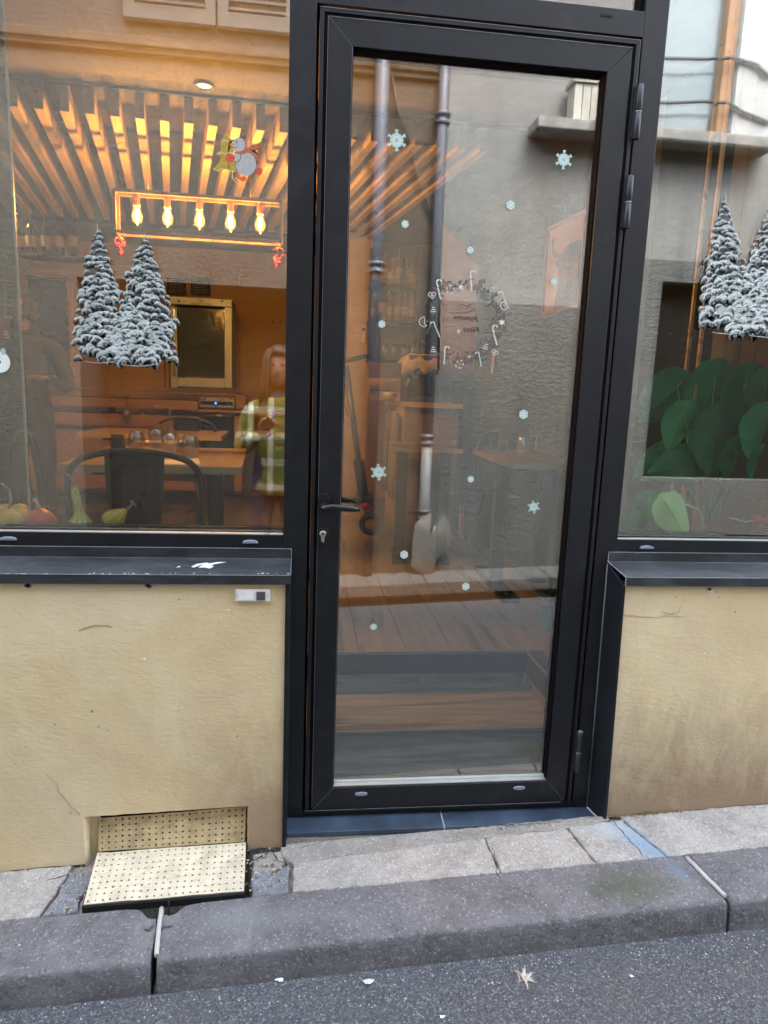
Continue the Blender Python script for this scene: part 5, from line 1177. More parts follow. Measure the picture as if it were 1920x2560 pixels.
mb.add(vs, [(i * n + k, i * n + (k + 1) % n, (i + 1) * n + (k + 1) % n, (i + 1) * n + k) for i in range(len(prof) - 1) for k in range(n)], 0, True)
me_ = MB(); me_.v = [(v[0] + p.x, v[1] + p.y, v[2] + LZ) for v in mb.v]; me_.f = mb.f; me_.mi = mb.mi; me_.sm = mb.sm; me_.build('fruit', swan_mat(), t)
mb = MB(); mb.tube([(p.x - .012, p.y, LZ + .128), (p.x - .018, p.y, LZ + .15), (p.x - .028, p.y, LZ + .165), (p.x - .034, p.y, LZ + .166)], [.005, .0035, .003, .004], 7); mb.build('stem', STEM, t)
# yellow gourd lying on its side
p = at(248, 1140, yg); t = thing('gourd', (p.x, p.y, LZ), 'yellow gourd with a green base lying tilted on the window ledge', 'gourd'); mb = MB(); prof = [(.006, -.04), (.024, -.034), (.032, -.018), (.033, -.002), (.026, .014), (.016, .03), (.008, .042), (.004, .046)]
mb2 = MB(); mb2.lathe(prof, (0, 0, 0), 28, ribs=7, ra=.13); rot = Matrix.Rotation(R(52), 4, 'Y'); mb2.v = [tuple(rot @ Vector(v) + Vector((p.x, p.y, LZ + .033))) for v in mb2.v]; mb2.build('fruit', gourd_mat('yellow_gourd', (.7, .42, .03), (.72, .5, .08)), t)
mb3 = MB(); mb3.lathe([(.005, -.0412), (.0246, -.0352), (.0328, -.022), (.02, -.03)], (0, 0, 0), 28, ribs=7, ra=.12, capt=False); mb3.v = [tuple(rot @ Vector(v) + Vector((p.x, p.y, LZ + .033))) for v in mb3.v]; mb3.build('green_base', M('gourd_green', (.05, .08, .02), .4), t)
e = rot @ Vector((0, 0, .044)) + Vector((p.x, p.y, LZ + .033)); mb = MB(); mb.tube([e, e + Vector((.012, 0, .01)), e + Vector((.02, 0, .02))], [.005, .004, .004], 7); mb.tube([e + Vector((.014, 0, .029)), e + Vector((.03, 0, .01))], .0042, 7); mb.build('stem', STEM, t)
# pale glass edge line at the far left and red sign
p0 = at(14, 0, .3); p1 = at(60, 1143, .3)
gp = thing('glass_screen', ((p0.x + p1.x) / 2, .3, 1.7), 'glass side screen whose pale edge shows as a thin line at the far left', 'screen'); mb = MB(); x_ = (at(22, 200, .3).x + at(58, 1100, .3).x) / 2
mb.box(x_ - .003, x_ + .003, .3, .306, LZ - .2, CE); mb.build('edge', M('pale_edge', (.42, .36, .3), .3), gp); mb = MB(); mb.box(x_ - 1.6, x_ - .0031, .3, .306, LZ - .2, CE); mb.build('pane', glassmat('screen_glass', .1, (.55, .58, .58)), gp)
rs = thing('red_sign', at(8, 705, .33), 'small red sign with white lettering cut by the left edge', 'sign'); a = at(-30, 683, .28); b = at(22, 733, .28); mb = MB(); mb.box(a.x, b.x, .28, .284, b.z, a.z); mb.build('plate', M('sign_red', (.22, .035, .04), .5), rs); c = at(9, 716, .279); text('EST', .017, (c.x, .2785, c.z - .01), (0, R(90), 0), MWHITE, 'lettering', rs); mb = MB(); a = at(10, 682.5, .279); b = at(27, 688, .279); mb.box(a.x, b.x, .277, .2795, b.z, b.z + .004); mb.build('bright_edge', M('sign_gold', (.6, .4, .2), .3, .5), rs)

# =================================================================== STICKERS ON THE GLASS
def flatpoly(mb, pts, y, mi=0):   # pts (x,z) fan from centroid
    n = len(pts); cx = sum(p[0] for p in pts) / n; cz = sum(p[1] for p in pts) / n
    mb.add([(p[0], y, p[1]) for p in pts] + [(cx, y, cz)], [((i + 1) % n, i, n) for i in range(n)], mi)
def stroke(mb, pts, w, y, mi=0, taper=False):
    n = len(pts); L = []; Rr = []
    for i in range(n):
        a = Vector(pts[max(i - 1, 0)]); b = Vector(pts[min(i + 1, n - 1)]); d = (b - a); d = d.normalized() if d.length > 0 else Vector((1, 0)); nn = Vector((-d.y, d.x))
        ww = w * (math.sin(math.pi * (i + .6) / (n + .2)) ** .6 if taper else 1) / 2; p = Vector(pts[i]); L.append(p + nn * ww); Rr.append(p - nn * ww)
    mb.add([(p.x, y, p.y) for p in L] + [(p.x, y, p.y) for p in Rr], [(i, i + 1, n + i + 1, n + i) for i in range(n - 1)], mi)
FD = M('fir_print_dark', (.085, .10, .10), .5, var=.3, vs=60); FM = M('fir_print_mid', (.2, .235, .235), .5, var=.4, vs=140); FL = M('fir_print_light', (.40, .46, .455), .5, var=.32, vs=150); FW = M('fir_print_snow', (.58, .65, .645), .5, var=.2, vs=150)
def firs(px_shift, y, label, seed, yo=0, sq=1.0):
    rr = random.Random(seed)
    def q(px, py): p = at(px + px_shift, py + yo, y); return p.x, p.z
    c0 = q(275, 785); t = thing('fir_sticker', (c0[0], y, c0[1]), label, 'sticker', 'snowy fir stickers on the shop windows')
    pxm = abs(q(276, 700)[0] - q(275, 700)[0])
    mb = MB(); lay = [0]
    def Y(): lay[0] += 1; return y - lay[0] * 1.6e-6
    def tuft(cx, cz, s, lean, tone):
        th_ = -lean * rr.uniform(.15, .75) + rr.uniform(-.25, .25); ct, st2 = math.cos(th_), math.sin(th_)
        def rt(x, z): return (cx + x * ct - z * st2, cz + x * st2 + z * ct)
        ph1, ph2 = rr.uniform(0, 6), rr.uniform(0, 6)
        def shape(sc, dx, dz, dp, k=8, lump=.16):
            pts = []
            for i in range(k + 1):
                a = math.pi * i / k; rad = sc * s * (1 + lump * math.sin(a * 3 + ph1)); pts.append(rt(dx + rad * math.cos(a), dz + rad * .5 * math.sin(a) - sc * s * .25 * math.cos(a) ** 2))
            m_ = 2 * k
            for i in range(1, m_):
                u = -1 + 2 * i / m_; d = (dp if i % 2 else dp * .15) * rr.uniform(.4, 1.5); pts.append(rt(dx + sc * s * u * .97 + rr.uniform(-.05, .05) * s, dz - sc * s * (.25 * u * u * 1.1 + d)))
            return pts
        flatpoly(mb, shape(1.18, 0, -s * .38, .5), Y(), 0)
        flatpoly(mb, shape(1.02, 0, -s * .12, .42), Y(), 1)
        flatpoly(mb, shape(.9, 0, s * .02, .34, 7), Y(), 2 if tone < .6 else 3)
        if tone > .3: flatpoly(mb, shape(.55, rr.uniform(-.2, .2) * s, s * .14, .2, 5), Y(), 3)
        for _ in range(9):
            u = rr.uniform(-.85, .85); v = rr.uniform(-.6, .2); a = rr.uniform(-2.3, -.8) ; l = s * rr.uniform(.2, .45); w = s * rr.uniform(.04, .09)
            p0 = Vector(rt(u * s, v * s)); a += th_; p1 = p0 + Vector((math.cos(a), math.sin(a))) * l; nn = Vector((-math.sin(a), math.cos(a))) * w
            yy = Y(); mb.add([(p0.x - nn.x, yy, p0.y - nn.y), (p0.x + nn.x, yy, p0.y + nn.y), (p1.x, yy, p1.y)], [(0, 1, 2)], rr.choice([0, 1, 1, 2, 3]))
    trees = [((212, 492), (226, 772), 58, 50, 20), ((313, 512), (325, 778), 74, 62, 19), ((276, 640), (286, 788), 62, 62, 11)]
    def prof_(f): return 1.06 * min(1, f / .8) ** .72 * (.92 + .08 * math.sin(f * 31)) + .03
    jobs = []
    for ti, (top, bot, wl_, wr_, rows) in enumerate(trees):
        poly = []; K_ = 26
        for sgn in (1, -1):
            it = range(K_ + 1) if sgn == 1 else range(K_, -1, -1)
            for k in it:
                f = k / K_; py = top[1] + (bot[1] - top[1]) * f; cx = top[0] + (bot[0] - top[0]) * f; w = (wr_ if sgn == 1 else wl_) * prof_(f) * .8 * (1 if k % 2 else .82); poly.append(q(cx + sgn * w, py))
        flatpoly(mb, poly, Y(), 0)
        for r_ in range(rows):
            f = (r_ + .3) / rows; py = top[1] + (bot[1] - 8 - top[1]) * f; cx = top[0] + (bot[0] - top[0]) * f; W_l, W_r = wl_ * prof_(f), wr_ * prof_(f)
            s = (4.5 + 8.5 * f); step = s * 1.05; x = cx - W_l + rr.uniform(-2, 2)
            while x < cx + W_r:
                u = (x - cx) / max(W_l, W_r, 1)
                if rr.random() < .9: jobs.append((py + abs(u) * 8 + rr.uniform(-7, 7) * (.4 + f), x + rr.uniform(-4, 4) * f, s * rr.uniform(.55, 1.45), u, ti))
                x += step
    jobs.sort(key=lambda j: j[0] + rr.uniform(-5, 5))
    for py, px, s, u, ti in jobs:
        if py > 782: py = 782 - rr.uniform(0, 5)
        a, b = q(px, py); tuft(a, b, s * pxm, (1 if u > .1 else -1 if u < -.1 else 0) * min(1, abs(u) * 1.6), rr.random())
    # leader tips
    for tx, ty in ((212, 492), (313, 512), (276, 622)):
        yy = Y(); a = q(tx - 1.2, ty + 8); b = q(tx + 1.2, ty + 8); c = q(tx + .5, ty - 14); mb.add([(a[0], yy, a[1]), (b[0], yy, b[1]), (c[0], yy, c[1])], [(0, 1, 2)], 2)
    # snow edge below
    for x0, x1, yy0 in ((182, 255, 780), (262, 345, 787)):
        pts = [q(x0 + (x1 - x0) * k / 8, yy0 + 4 * math.sin(math.pi * k / 8) + rr.uniform(-.8, .8)) for k in range(9)]; stroke(mb, pts, pxm * 1.6, Y(), 2, True)
    mb.build('print', [FD, FM, FL, FW], t)
    return t
YS = .0285
firs(0, YS, 'sticker of snow-covered fir trees on the left window', 21); 
firs(1352, YS, 'sticker of snow-covered fir trees on the right window, cut by the right edge', 22, -62, 1)

SN = M('snow_sticker_teal', (.36, .52, .49), .5, var=.08); SNW = M('snow_sticker_white', (.75, .84, .8), .5, var=.05)
def snowflake(px, py, r_px, label, big, rot=0):
    yd = .0203; c = at(px, py, yd); r = r_px * abs(at(px + 1, py, yd).x - c.x); t = thing('snowflake_sticker', c, label, 'sticker', 'snowflake stickers on the door glass')
    mb = MB(); y = yd
    if big:
        flatpoly(mb, [(c.x + r * .66 * math.cos(rot + 6.2832 * k / 24) * (1 + .05 * (k % 2)), c.z + r * .66 * math.sin(rot + 6.2832 * k / 24)) for k in range(24)], y)
        for k in range(6):
            a = rot + R(90) + k * R(60); d = Vector((math.cos(a), math.sin(a))); n_ = Vector((-d.y, d.x)); C_ = Vector((c.x, c.z))
            P_ = [C_ + d * r * .6 - n_ * r * .10, C_ + d * r * .8 - n_ * r * .09, C_ + d * r * .84 - n_ * r * .2, C_ + d * r * .97 - n_ * r * .17, C_ + d * r * 1.0, C_ + d * r * .97 + n_ * r * .17, C_ + d * r * .84 + n_ * r * .2, C_ + d * r * .8 + n_ * r * .09, C_ + d * r * .6 + n_ * r * .10]
            flatpoly(mb, [tuple(p) for p in P_], y - .00002)
        for k in range(12):
            a = rot + k * R(30); b = a + R(15); pts = [(c.x + r * .24 * math.cos(a - R(15)), c.z + r * .24 * math.sin(a - R(15))), (c.x + r * .62 * math.cos(a), c.z + r * .62 * math.sin(a)), (c.x + r * .24 * math.cos(b), c.z + r * .24 * math.sin(b))]
            stroke(mb, pts, r * .055, y - .00005, 1)
        for k in range(6):
            a = rot + R(90) + k * R(60); stroke(mb, [(c.x + r * q_ * math.cos(a), c.z + r * q_ * math.sin(a)) for q_ in (.62, .9)], r * .05, y - .00005, 1)
    else:
        flatpoly(mb, [(c.x + r * .92 * math.cos(rot + R(30) * k) * (1.08 if k % 2 else .98), c.z + r * .92 * math.sin(rot + R(30) * k) * (1.08 if k % 2 else .98)) for k in range(12)], y)
        for k in range(6):
            a = rot + R(90) + k * R(60); d = Vector((math.cos(a), math.sin(a))); n_ = Vector((-d.y, d.x)); C_ = Vector((c.x, c.z))
            stroke(mb, [tuple(C_), tuple(C_ + d * r * .85)], r * .14, y - .00003, 1)
            stroke(mb, [tuple(C_ + d * r * .78 + n_ * r * .26), tuple(C_ + d * r * .5), tuple(C_ + d * r * .78 - n_ * r * .26)], r * .11, y - .00005, 1)
    mb.build('print', [SN, SNW], t)
for a in ((857, 303, 22, 'large snowflake sticker at the upper left of the door glass', 1, .05), (1218, 345, 19, 'large snowflake sticker at the upper right of the door glass, below the reflected planter', 1, 0), (818, 1020, 18, 'large snowflake sticker above the door handle, right of the scooter', 1, .1), (1153, 1095, 14, 'medium snowflake sticker at the right of the door glass, under the table', 1, .2),
          (1103, 443, 10, 'small snowflake sticker between the pipe and the cow picture, highest of the small ones', 0, .1), (875, 484, 8.5, 'small snowflake sticker left of the reflected pipe, below the large one', 0, .3), (1016, 540, 8, 'small snowflake sticker just above the wreath', 0, 0), (1197, 608, 8, 'small snowflake sticker over the cow picture', 0, .2),
          (825, 700, 8.5, 'small snowflake sticker in front of the bar shelves', 0, .1), (1131, 895, 10.5, 'small snowflake sticker above the glasses on the right table', 0, 0), (1017, 1035, 7.5, 'small snowflake sticker left of the right table edge', 0, .2), (873, 1198, 9.5, 'small snowflake sticker beside the white plastic bag', 0, 0), (1006, 1267, 9, 'small snowflake sticker over the far kerb reflection', 0, .15), (807, 1354, 8, 'small snowflake sticker near the bottom, over the floor planks', 0, .1)):
    snowflake(*a)
# round snow disc sticker at the left edge
c = at(-2, 782, YS); t = thing('winter_ball_sticker', c, 'round pale frosted sticker cut by the left edge of the window', 'sticker'); mb = MB(); k = abs(at(1, 782, YS).x - at(0, 782, YS).x)
flatpoly(mb, [(c.x + 24 * k * math.cos(.2618 * i), c.z + 24 * k * math.sin(.2618 * i)) for i in range(24)], YS); flatpoly(mb, [(c.x + 4 * k * math.cos(.5236 * i), c.z + 5 * k * math.sin(.5236 * i)) for i in range(12)], YS - .00004, 2); flatpoly(mb, [(c.x + (10 + 6 * math.cos(.5236 * i)) * k, c.z + (24 + 8 * math.sin(.5236 * i)) * k) for i in range(12)], YS - .00003, 1)
mb.build('print', [SNW, SN, MDARK], t)

# snowman sticker
def P2(cx, cy): p = at(520 / K + cx / 9.217 / K, 310 / K + cy / 9.217 / K, YS); return (p.x, p.z)   # survey crop coordinates
t = thing('snowman_sticker', at(523, 350, YS), 'gel sticker of a skating snowman with a scarf hugging a golden fir', 'sticker')
mb = MB(); lay = 0
def sp(pts, mi):
    global lay; lay += 1; flatpoly(mb, [P2(*p) for p in pts], YS - lay * .00004, mi)
def circ(cx, cy, rx, ry, n=22): return [(cx + rx * math.cos(6.2832 * k / n), cy + ry * math.sin(6.2832 * k / n)) for k in range(n)]
sp([(390, 200), (470, 300), (560, 370), (480, 420), (600, 620), (560, 680), (660, 800), (630, 900), (640, 1100), (520, 1060), (560, 1300), (515, 1220), (500, 1060), (400, 1040), (230, 1100), (120, 1030), (240, 900), (300, 740), (200, 690), (300, 600), (290, 420)], 0)
for a in ([(200, 690), (300, 650), (390, 690), (480, 650), (600, 680)], [(120, 1030), (230, 1090), (330, 1030), (480, 1070), (620, 1100)], [(300, 400), (380, 370), (480, 410)], [(560, 1060), (570, 1260), (680, 1370), (850, 1470)]):
    lay += 1; stroke(mb, [P2(*p) for p in a], .0018, YS - lay * .00004, 5)
sp([(860, 560), (1000, 520), (1210, 415), (1270, 480), (1210, 560), (1000, 620), (1180, 720), (1180, 860), (1080, 830), (880, 680)], 2)
sp(circ(875, 930, 235, 270), 1); sp(circ(700, 480, 160, 165), 1); sp(circ(670, 770, 90, 105), 1); sp([(620, 650), (860, 600), (880, 690), (760, 700), (640, 680)], 2)
sp(circ(510, 790, 110, 90), 3); sp(circ(1185, 1090, 70, 90), 3); sp([(680, 1240), (840, 1200), (900, 1260), (800, 1330)], 3)
sp([(460, 465), (560, 440), (620, 470), (590, 510), (530, 500)], 4); sp(circ(575, 385, 17, 22, 10), 6); sp(circ(662, 412, 17, 22, 10), 6)
for a in ([(550, 535), (610, 552), (680, 535), (705, 520)], [(760, 700), (750, 800), (700, 870), (640, 870)]):
    lay += 1; stroke(mb, [P2(*p) for p in a], .0012, YS - lay * .00004, 6)
lay += 1; stroke(mb, [P2(*p) for p in [(620, 1230), (760, 1340), (860, 1400)]], .0015, YS - lay * .00004, 5); lay += 1; stroke(mb, [P2(*p) for p in [(1190, 1240), (1300, 1150), (1400, 1010)]], .0015, YS - lay * .00004, 5)
mb.build('print', [M('gel_gold', (.42, .3, .06), .25, var=.25, vs=90), M('gel_white', (.42, .42, .42), .3, var=.15, vs=120), M('gel_scarf', (.4, .13, .08), .4, var=.3, vs=140), M('gel_red', (.62, .09, .05), .3), M('gel_orange', (.7, .25, .1), .3), M('gel_highlight', (.75, .62, .3), .3), MDARK], t)

# wreath sticker with the greeting (seen mirrored from outside)
YD = .0204
def W2(cx, cy): p = at((1060 + cx / 6.9125) / K, (660 + cy / 6.9125) / K, YD); return (p.x, p.z)
wr_ = thing('wreath_sticker', at(1005, 690, YD), 'christmas wreath sticker with candy canes and a mirrored French greeting on the door glass', 'sticker')
WM = M('wreath_white', (.66, .68, .62), .5, var=.05); WD = [M('wreath_dark', (.10, .11, .105), .6, var=.3, vs=90), M('wreath_grey', (.17, .19, .19), .6, var=.2, vs=90), M('wreath_red', (.2, .1, .1), .6)]
mb = MB(); rr = random.Random(9); cxw, cyw = 640, 1000
for i in range(300):
    a = rr.uniform(0, 6.2832)
    if math.pi * .72 < a < math.pi * 1.28 and rr.random() < .75: continue
    R1 = 690 + rr.gauss(0, 60); x = cxw + R1 * .98 * math.cos(a) ; y = cyw + R1 * .94 * math.sin(a); b = a + rr.uniform(-1.4, 1.4); l = rr.uniform(25, 65); w = rr.uniform(8, 20)
    d = (math.cos(b), math.sin(b)); n_ = (-d[1], d[0]); flatpoly(mb, [W2(x - d[0] * l, y - d[1] * l), W2(x + n_[0] * w, y + n_[1] * w), W2(x + d[0] * l, y + d[1] * l), W2(x - n_[0] * w, y - n_[1] * w)], YD - i * 1e-7, 0 if rr.random() < .86 else 2)
for cx_, cy_, r_ in ((1050, 560, 75), (1010, 300, 60), (920, 400, 50), (1490, 860, 40), (1300, 890, 40), (1120, 1290, 40), (740, 1780, 60), (940, 1800, 45), (990, 1620, 30), (1440, 1220, 32), (1400, 1370, 32), (400, 1700, 40)):
    flatpoly(mb, [W2(cx_ + r_ * math.cos(k * .7) * rr.uniform(.7, 1.1), cy_ + r_ * .8 * math.sin(k * .7) * rr.uniform(.7, 1.1)) for k in range(9)], YD - .00005, 1)
mb.build('greenery', WD, wr_)
def cane(x0, y0, s, lean, flip=1):     # hook top at x0,y0
    mb = MB(); pts = []
    for k in range(40):
        f = k / 39
        if f < .38: a = math.pi * (1 - f / .38) ; p = (-math.cos(a) * -34 * -1, -34 * math.sin(a) ); p = (34 * math.cos(math.pi * (f / .38)) * 1, -40 * math.sin(math.pi * (f / .38)))
        else: g_ = (f - .38) / .62; p = (-34 + lean * g_ * 60, g_ * 230)
        pts.append((x0 + p[0] * flip * s, y0 + p[1] * s))
    for a, b in ((0, 7), (7, 15), (14, 22), (22, 29), (28, 34), (33, 39)):
        if a == 7: stroke(mb, [W2(*q_) for q_ in pts[a:b + 1]], .0042 * s, YD - .00008, 0, True)
        else: stroke(mb, [W2(q_[0] + (k_ - 3) * 1.2 * flip, q_[1]) for k_, q_ in enumerate(pts[a:b + 1])], .0034 * s, YD - .00008, 0, True)
    mb.build('candy_cane', WM, wr_)
cane(262, 320, 1.25, .9, 1); cane(850, 170, 1.35, .25, 1); cane(1325, 520, 1.1, -1.5, -1); cane(1228, 1110, 1.3, 1.0, 1); cane(400, 1470, 1.15, -.2, 1); cane(920, 1560, .95, -.7, -1); cane(148, 1040, 1.0, -1.6, -1)
def star(cx, cy, r_, fill, rot=0):
    mb = MB(); 
    if fill: flatpoly(mb, [W2(cx + (r_ if k % 2 == 0 else r_ * .5) * math.sin(rot + k * .5236), cy - (r_ if k % 2 == 0 else r_ * .5) * math.cos(rot + k * .5236)) for k in range(12)], YD - .00009)
    else:
        for k in range(6):
            a = rot + k * 1.0472; flatpoly(mb, [W2(cx + 6 * math.cos(a), cy - 6 * math.sin(a)), W2(cx + r_ * math.sin(a), cy - r_ * math.cos(a)), W2(cx - 6 * math.cos(a), cy + 6 * math.sin(a))], YD - .00009 - k * 1e-6)
        flatpoly(mb, [W2(cx + r_ * .3 * math.sin(k), cy - r_ * .3 * math.cos(k)) for k in range(6)], YD - .0001)
    mb.build('star', WM, wr_)
star(640, 400, 60, 1, .2); star(1215, 400, 60, 0, .3); star(1345, 1008, 62, 1); star(600, 1160, 68, 0, .1); star(785, 1600, 50, 0, .3)
def outline(pts, w, name): mb = MB(); stroke(mb, [W2(*p) for p in pts], w, YD - .00008); return mb
def heart(cx, cy, s, r=0):
    pts = []
    for k in range(25):
        a = 6.2832 * k / 24; x = 16 * math.sin(a) ** 3; y = -(13 * math.cos(a) - 5 * math.cos(2 * a) - 2 * math.cos(3 * a) - math.cos(4 * a)); c_, s_ = math.cos(r), math.sin(r); pts.append((cx + s * (x * c_ - y * s_), cy + s * (x * s_ + y * c_)))
    mb = outline(pts, .0018, 'heart')
    for k in range(3):
        a = k * 1.047 + .3; stroke(mb, [W2(cx - s * 8 * math.cos(a), cy - s * 8 * math.sin(a)), W2(cx + s * 8 * math.cos(a), cy + s * 8 * math.sin(a))], .0012, YD - .0001 - k * 1e-6)
    mb.build('heart', WM, wr_)
heart(140, 535, 4.0, -.1); heart(1222, 1530, 3.5, .5)
for cx, cy, s, fl in ((1380, 720, 1.0, 1), (-15, 1000, 1.15, 1)):
    pts = [(cx + s * 55, cy + s * 60), (cx + 10 * s, cy + 75 * s), (cx - 45 * s, cy + 45 * s), (cx - 62 * s, cy), (cx - 40 * s, cy - 50 * s), (cx + 20 * s, cy - 80 * s), (cx + 22 * s, cy - 40 * s), (cx + 18 * s, cy - 5 * s), (cx + 28 * s, cy + 8 * s), (cx + 12 * s, cy + 20 * s), (cx + 55 * s, cy + 60 * s)]
    mb = outline(pts, .002, 'moon'); flatpoly(mb, [W2(cx - 8 * s + 6 * math.cos(k), cy - 12 * s + 6 * math.sin(k)) for k in range(6)], YD - .0001); mb.build('moon', WM, wr_)
for cx, cy, r in ((165, 800, .05), (165, 1490, 0), (1065, 1440, .4)):
    mb = MB(); c_, s_ = math.cos(r), math.sin(r)
    def RT(x, y): return W2(cx + x * c_ - y * s_, cy + x * s_ + y * c_)
    for (x0, x1, y) in ((-28, 22, -52), (-42, 36, -12), (-50, 46, 24)): stroke(mb, [RT(x0, y), RT(x1, y)], .0022, YD - .00008); 
    for x, y in ((-46, 48), (-20, 60), (8, 46), (34, 62), (-2, 78), (-4, -80), (-18, -32), (14, 6)): flatpoly(mb, [RT(x + 5 * math.cos(k), y + 5 * math.sin(k)) for k in range(6)], YD - .00009)
    mb.build('tree_pattern', WM, wr_)
for cx, cy, r in ((455, 430, 0), (625, 1720, .35)):
    mb = MB(); c_, s_ = math.cos(r), math.sin(r)
    def RT(x, y): return W2(cx + x * c_ - y * s_, cy + x * s_ + y * c_)
    for a in ([(-58, -30), (-54, 10)], [(52, -25), (54, 15)], [(-70, 45), (-38, 82)], [(44, 66), (-6, 84)], [(-14, -62), (4, -52), (24, -66)]): stroke(mb, [RT(*p) for p in a], .0026, YD - .00008)
    for x, y in ((-14, -84), (14, -84), (0, -20), (0, 6), (-2, 28)): flatpoly(mb, [RT(x + 5 * math.cos(k), y + 5 * math.sin(k)) for k in range(6)], YD - .00009)
    mb.build('gingerbread', WM, wr_)
INK = M('greeting_ink', (.05, .022, .022), .6)
p = W2(725, 965); text('Joyeuses', .021, (p[0], YD, p[1]), (0, 0, 0), INK, 'lettering', wr_, True, .25, .0002)
p = W2(822, 1180); text('Fêtes', .023, (p[0], YD, p[1]), (0, 0, 0), INK, 'lettering', wr_, True, .25, .0002)
mb = MB()
for a in ([(450, 830), (500, 855), (600, 840), (690, 850), (780, 835), (890, 760)], [(590, 790), (700, 830), (820, 820), (950, 790)], [(600, 725), (640, 705), (700, 715), (750, 760), (800, 700), (850, 680), (895, 705)], [(740, 740), (785, 690), (775, 750), (745, 745)]): stroke(mb, [W2(*p) for p in a], .0008, YD - .00006)
mb.build('swirl', INK, wr_)

rr = random.Random(17)
for (x0, x1, z0, z1, y, nn_, par, ) in ((GX0 + .01, GX1 - .01, GZ0 + .01, GZ1 - .05, .0212, 170, D), (-1.0, XL0 - .01, .95, 2.3, .0297, 90, dl), (XR1 + .01, 1.7, .95, 2.2, .0297, 60, dr)):
    mb = MB()
    for i in range(nn_):
        x = rr.uniform(x0, x1); z = z0 + (z1 - z0) * rr.random() ** 1.7; r_ = rr.uniform(.0004, .0011); l = r_ * (rr.uniform(2, 5) if rr.random() < .12 else 1); a = rr.uniform(-.6, .6)
        mb.add([(x - r_, y, z), (x + l * math.sin(a), y, z - l), (x + r_, y, z), (x, y, z + r_)], [(0, 1, 2, 3)])
    mb.build('dust_specks', M('dust_speck', (.42, .42, .4), .9), par)['kind'] = 'stuff'

# =================================================================== PLANT IN THE RIGHT WINDOW
LG = [M('leaf_deep_green', (.05, .44, .17), .32, var=.25, vs=12, spec=.5), M('leaf_mid_green', (.08, .55, .22), .32, var=.2, vs=12), M('leaf_pale_green', (.42, .72, .24), .35, var=.12, vs=10)]
for _m in LG[:2]:
    _n = _m.node_tree; _b = [x for x in _n.nodes if x.type == 'BSDF_PRINCIPLED'][0]; _s = _b.inputs['Base Color'].links[0].from_socket; _oi = N(_n, 'ObjectInfo')
    _n.links.new(mix(_n, _mr(_n, _oi.outputs['Random'], 0, 1, .62, 0), _s, (.012, .12, .05)), _b.inputs['Base Color'])
pl = thing('house_plant', (1.35, .35, LZ), 'large-leaved green climbing plant behind the right window', 'plant')
def leaf(px, py, y, L_, rot, mi, par=None, tilt=.35, name='leaf', wf_=.8):
    c = at(px, py, y); mb = MB(); n = 12; rows = []
    for i in range(n + 1):
        f = i / n; w = .52 * wf_ * math.sin(math.pi * min(1, f * .86 + .14)) ** .8 * (1 - f) ** .35 if i < n else 0
        w = wf_ * .5 * (max(0, math.sin(math.pi * (f ** .62))) ** .75)
        z = -f * L_ + .12 * L_; bend = -.18 * L_ * f * f
        row = []
        for u in (-1, -.66, -.33, 0, .33, .66, 1):
            zz = z + (.2 * L_ * abs(u) ** 1.5 * (1 - f) ** 2.2)      # heart shaped lobes
            row.append(Vector((u * w * L_, bend + .10 * L_ * abs(u) * .6 + .03 * L_ * math.sin(f * 9 + u * 3) * abs(u), zz)))
        rows.append(row)
    Rm = Matrix.Rotation(rot, 3, 'Y') @ Matrix.Rotation(tilt, 3, 'X')
    mb.add([c + Rm @ p for r_ in rows for p in r_], [(i * 7 + j, i * 7 + j + 1, (i + 1) * 7 + j + 1, (i + 1) * 7 + j) for i in range(n) for j in range(6)], mi, True)
    o = mb.build(name, LG, par)
    mb = MB(); mb.tube([c + Rm @ (rows[i][3] + Vector((0, -.0012, 0))) for i in range(n)], [.0016 * (1 - i / n) + .0005 for i in range(n)], 5)
    v = mb.build('midrib', M('leaf_rib', (.2, .5, .22), .5) if mi < 2 else M('leaf_rib_pale', (.4, .55, .22), .5), o); 
    v.data.transform(Matrix.Translation(-v.parent.location)) if False else None
    return c, Rm, o
LV = [(1462, 835, .52, .23, .75, 0), (1505, 838, .56, .20, -.9, 0), (1545, 815, .44, .235, .15, 0), (1572, 812, .47, .22, -.35, 0), (1612, 822, .30, .215, -.2, 0), (1652, 828, .22, .19, -.6, 0), (1478, 893, .36, .165, .25, 1), (1550, 912, .33, .235, -.08, 1), (1650, 900, .2, .17, .15, 0), (1452, 985, .45, .19, .95, 0), (1500, 1000, .42, .2, 1.3, 0), (1535, 985, .40, .19, -1.1, 0), (1652, 985, .22, .16, -.3, 0), (1590, 975, .32, .2, -.75, 0), (1598, 880, .36, .15, .5, 0)]
mid = at(1540, 1100, .4)
for px, py, y, L_, rot, mi in LV:
    c, Rm, o = leaf(px, py, y, L_, rot, mi, pl); mb = MB(); g_ = c.lerp(mid, .5) + Vector((0, .04, -.01)); mb.tube([c, g_, Vector((mid.x + (c.x - mid.x) * .15, .42, LZ + .01))], [.003, .0035, .004], 6); mb.build('leaf_stem', LG[1], pl)
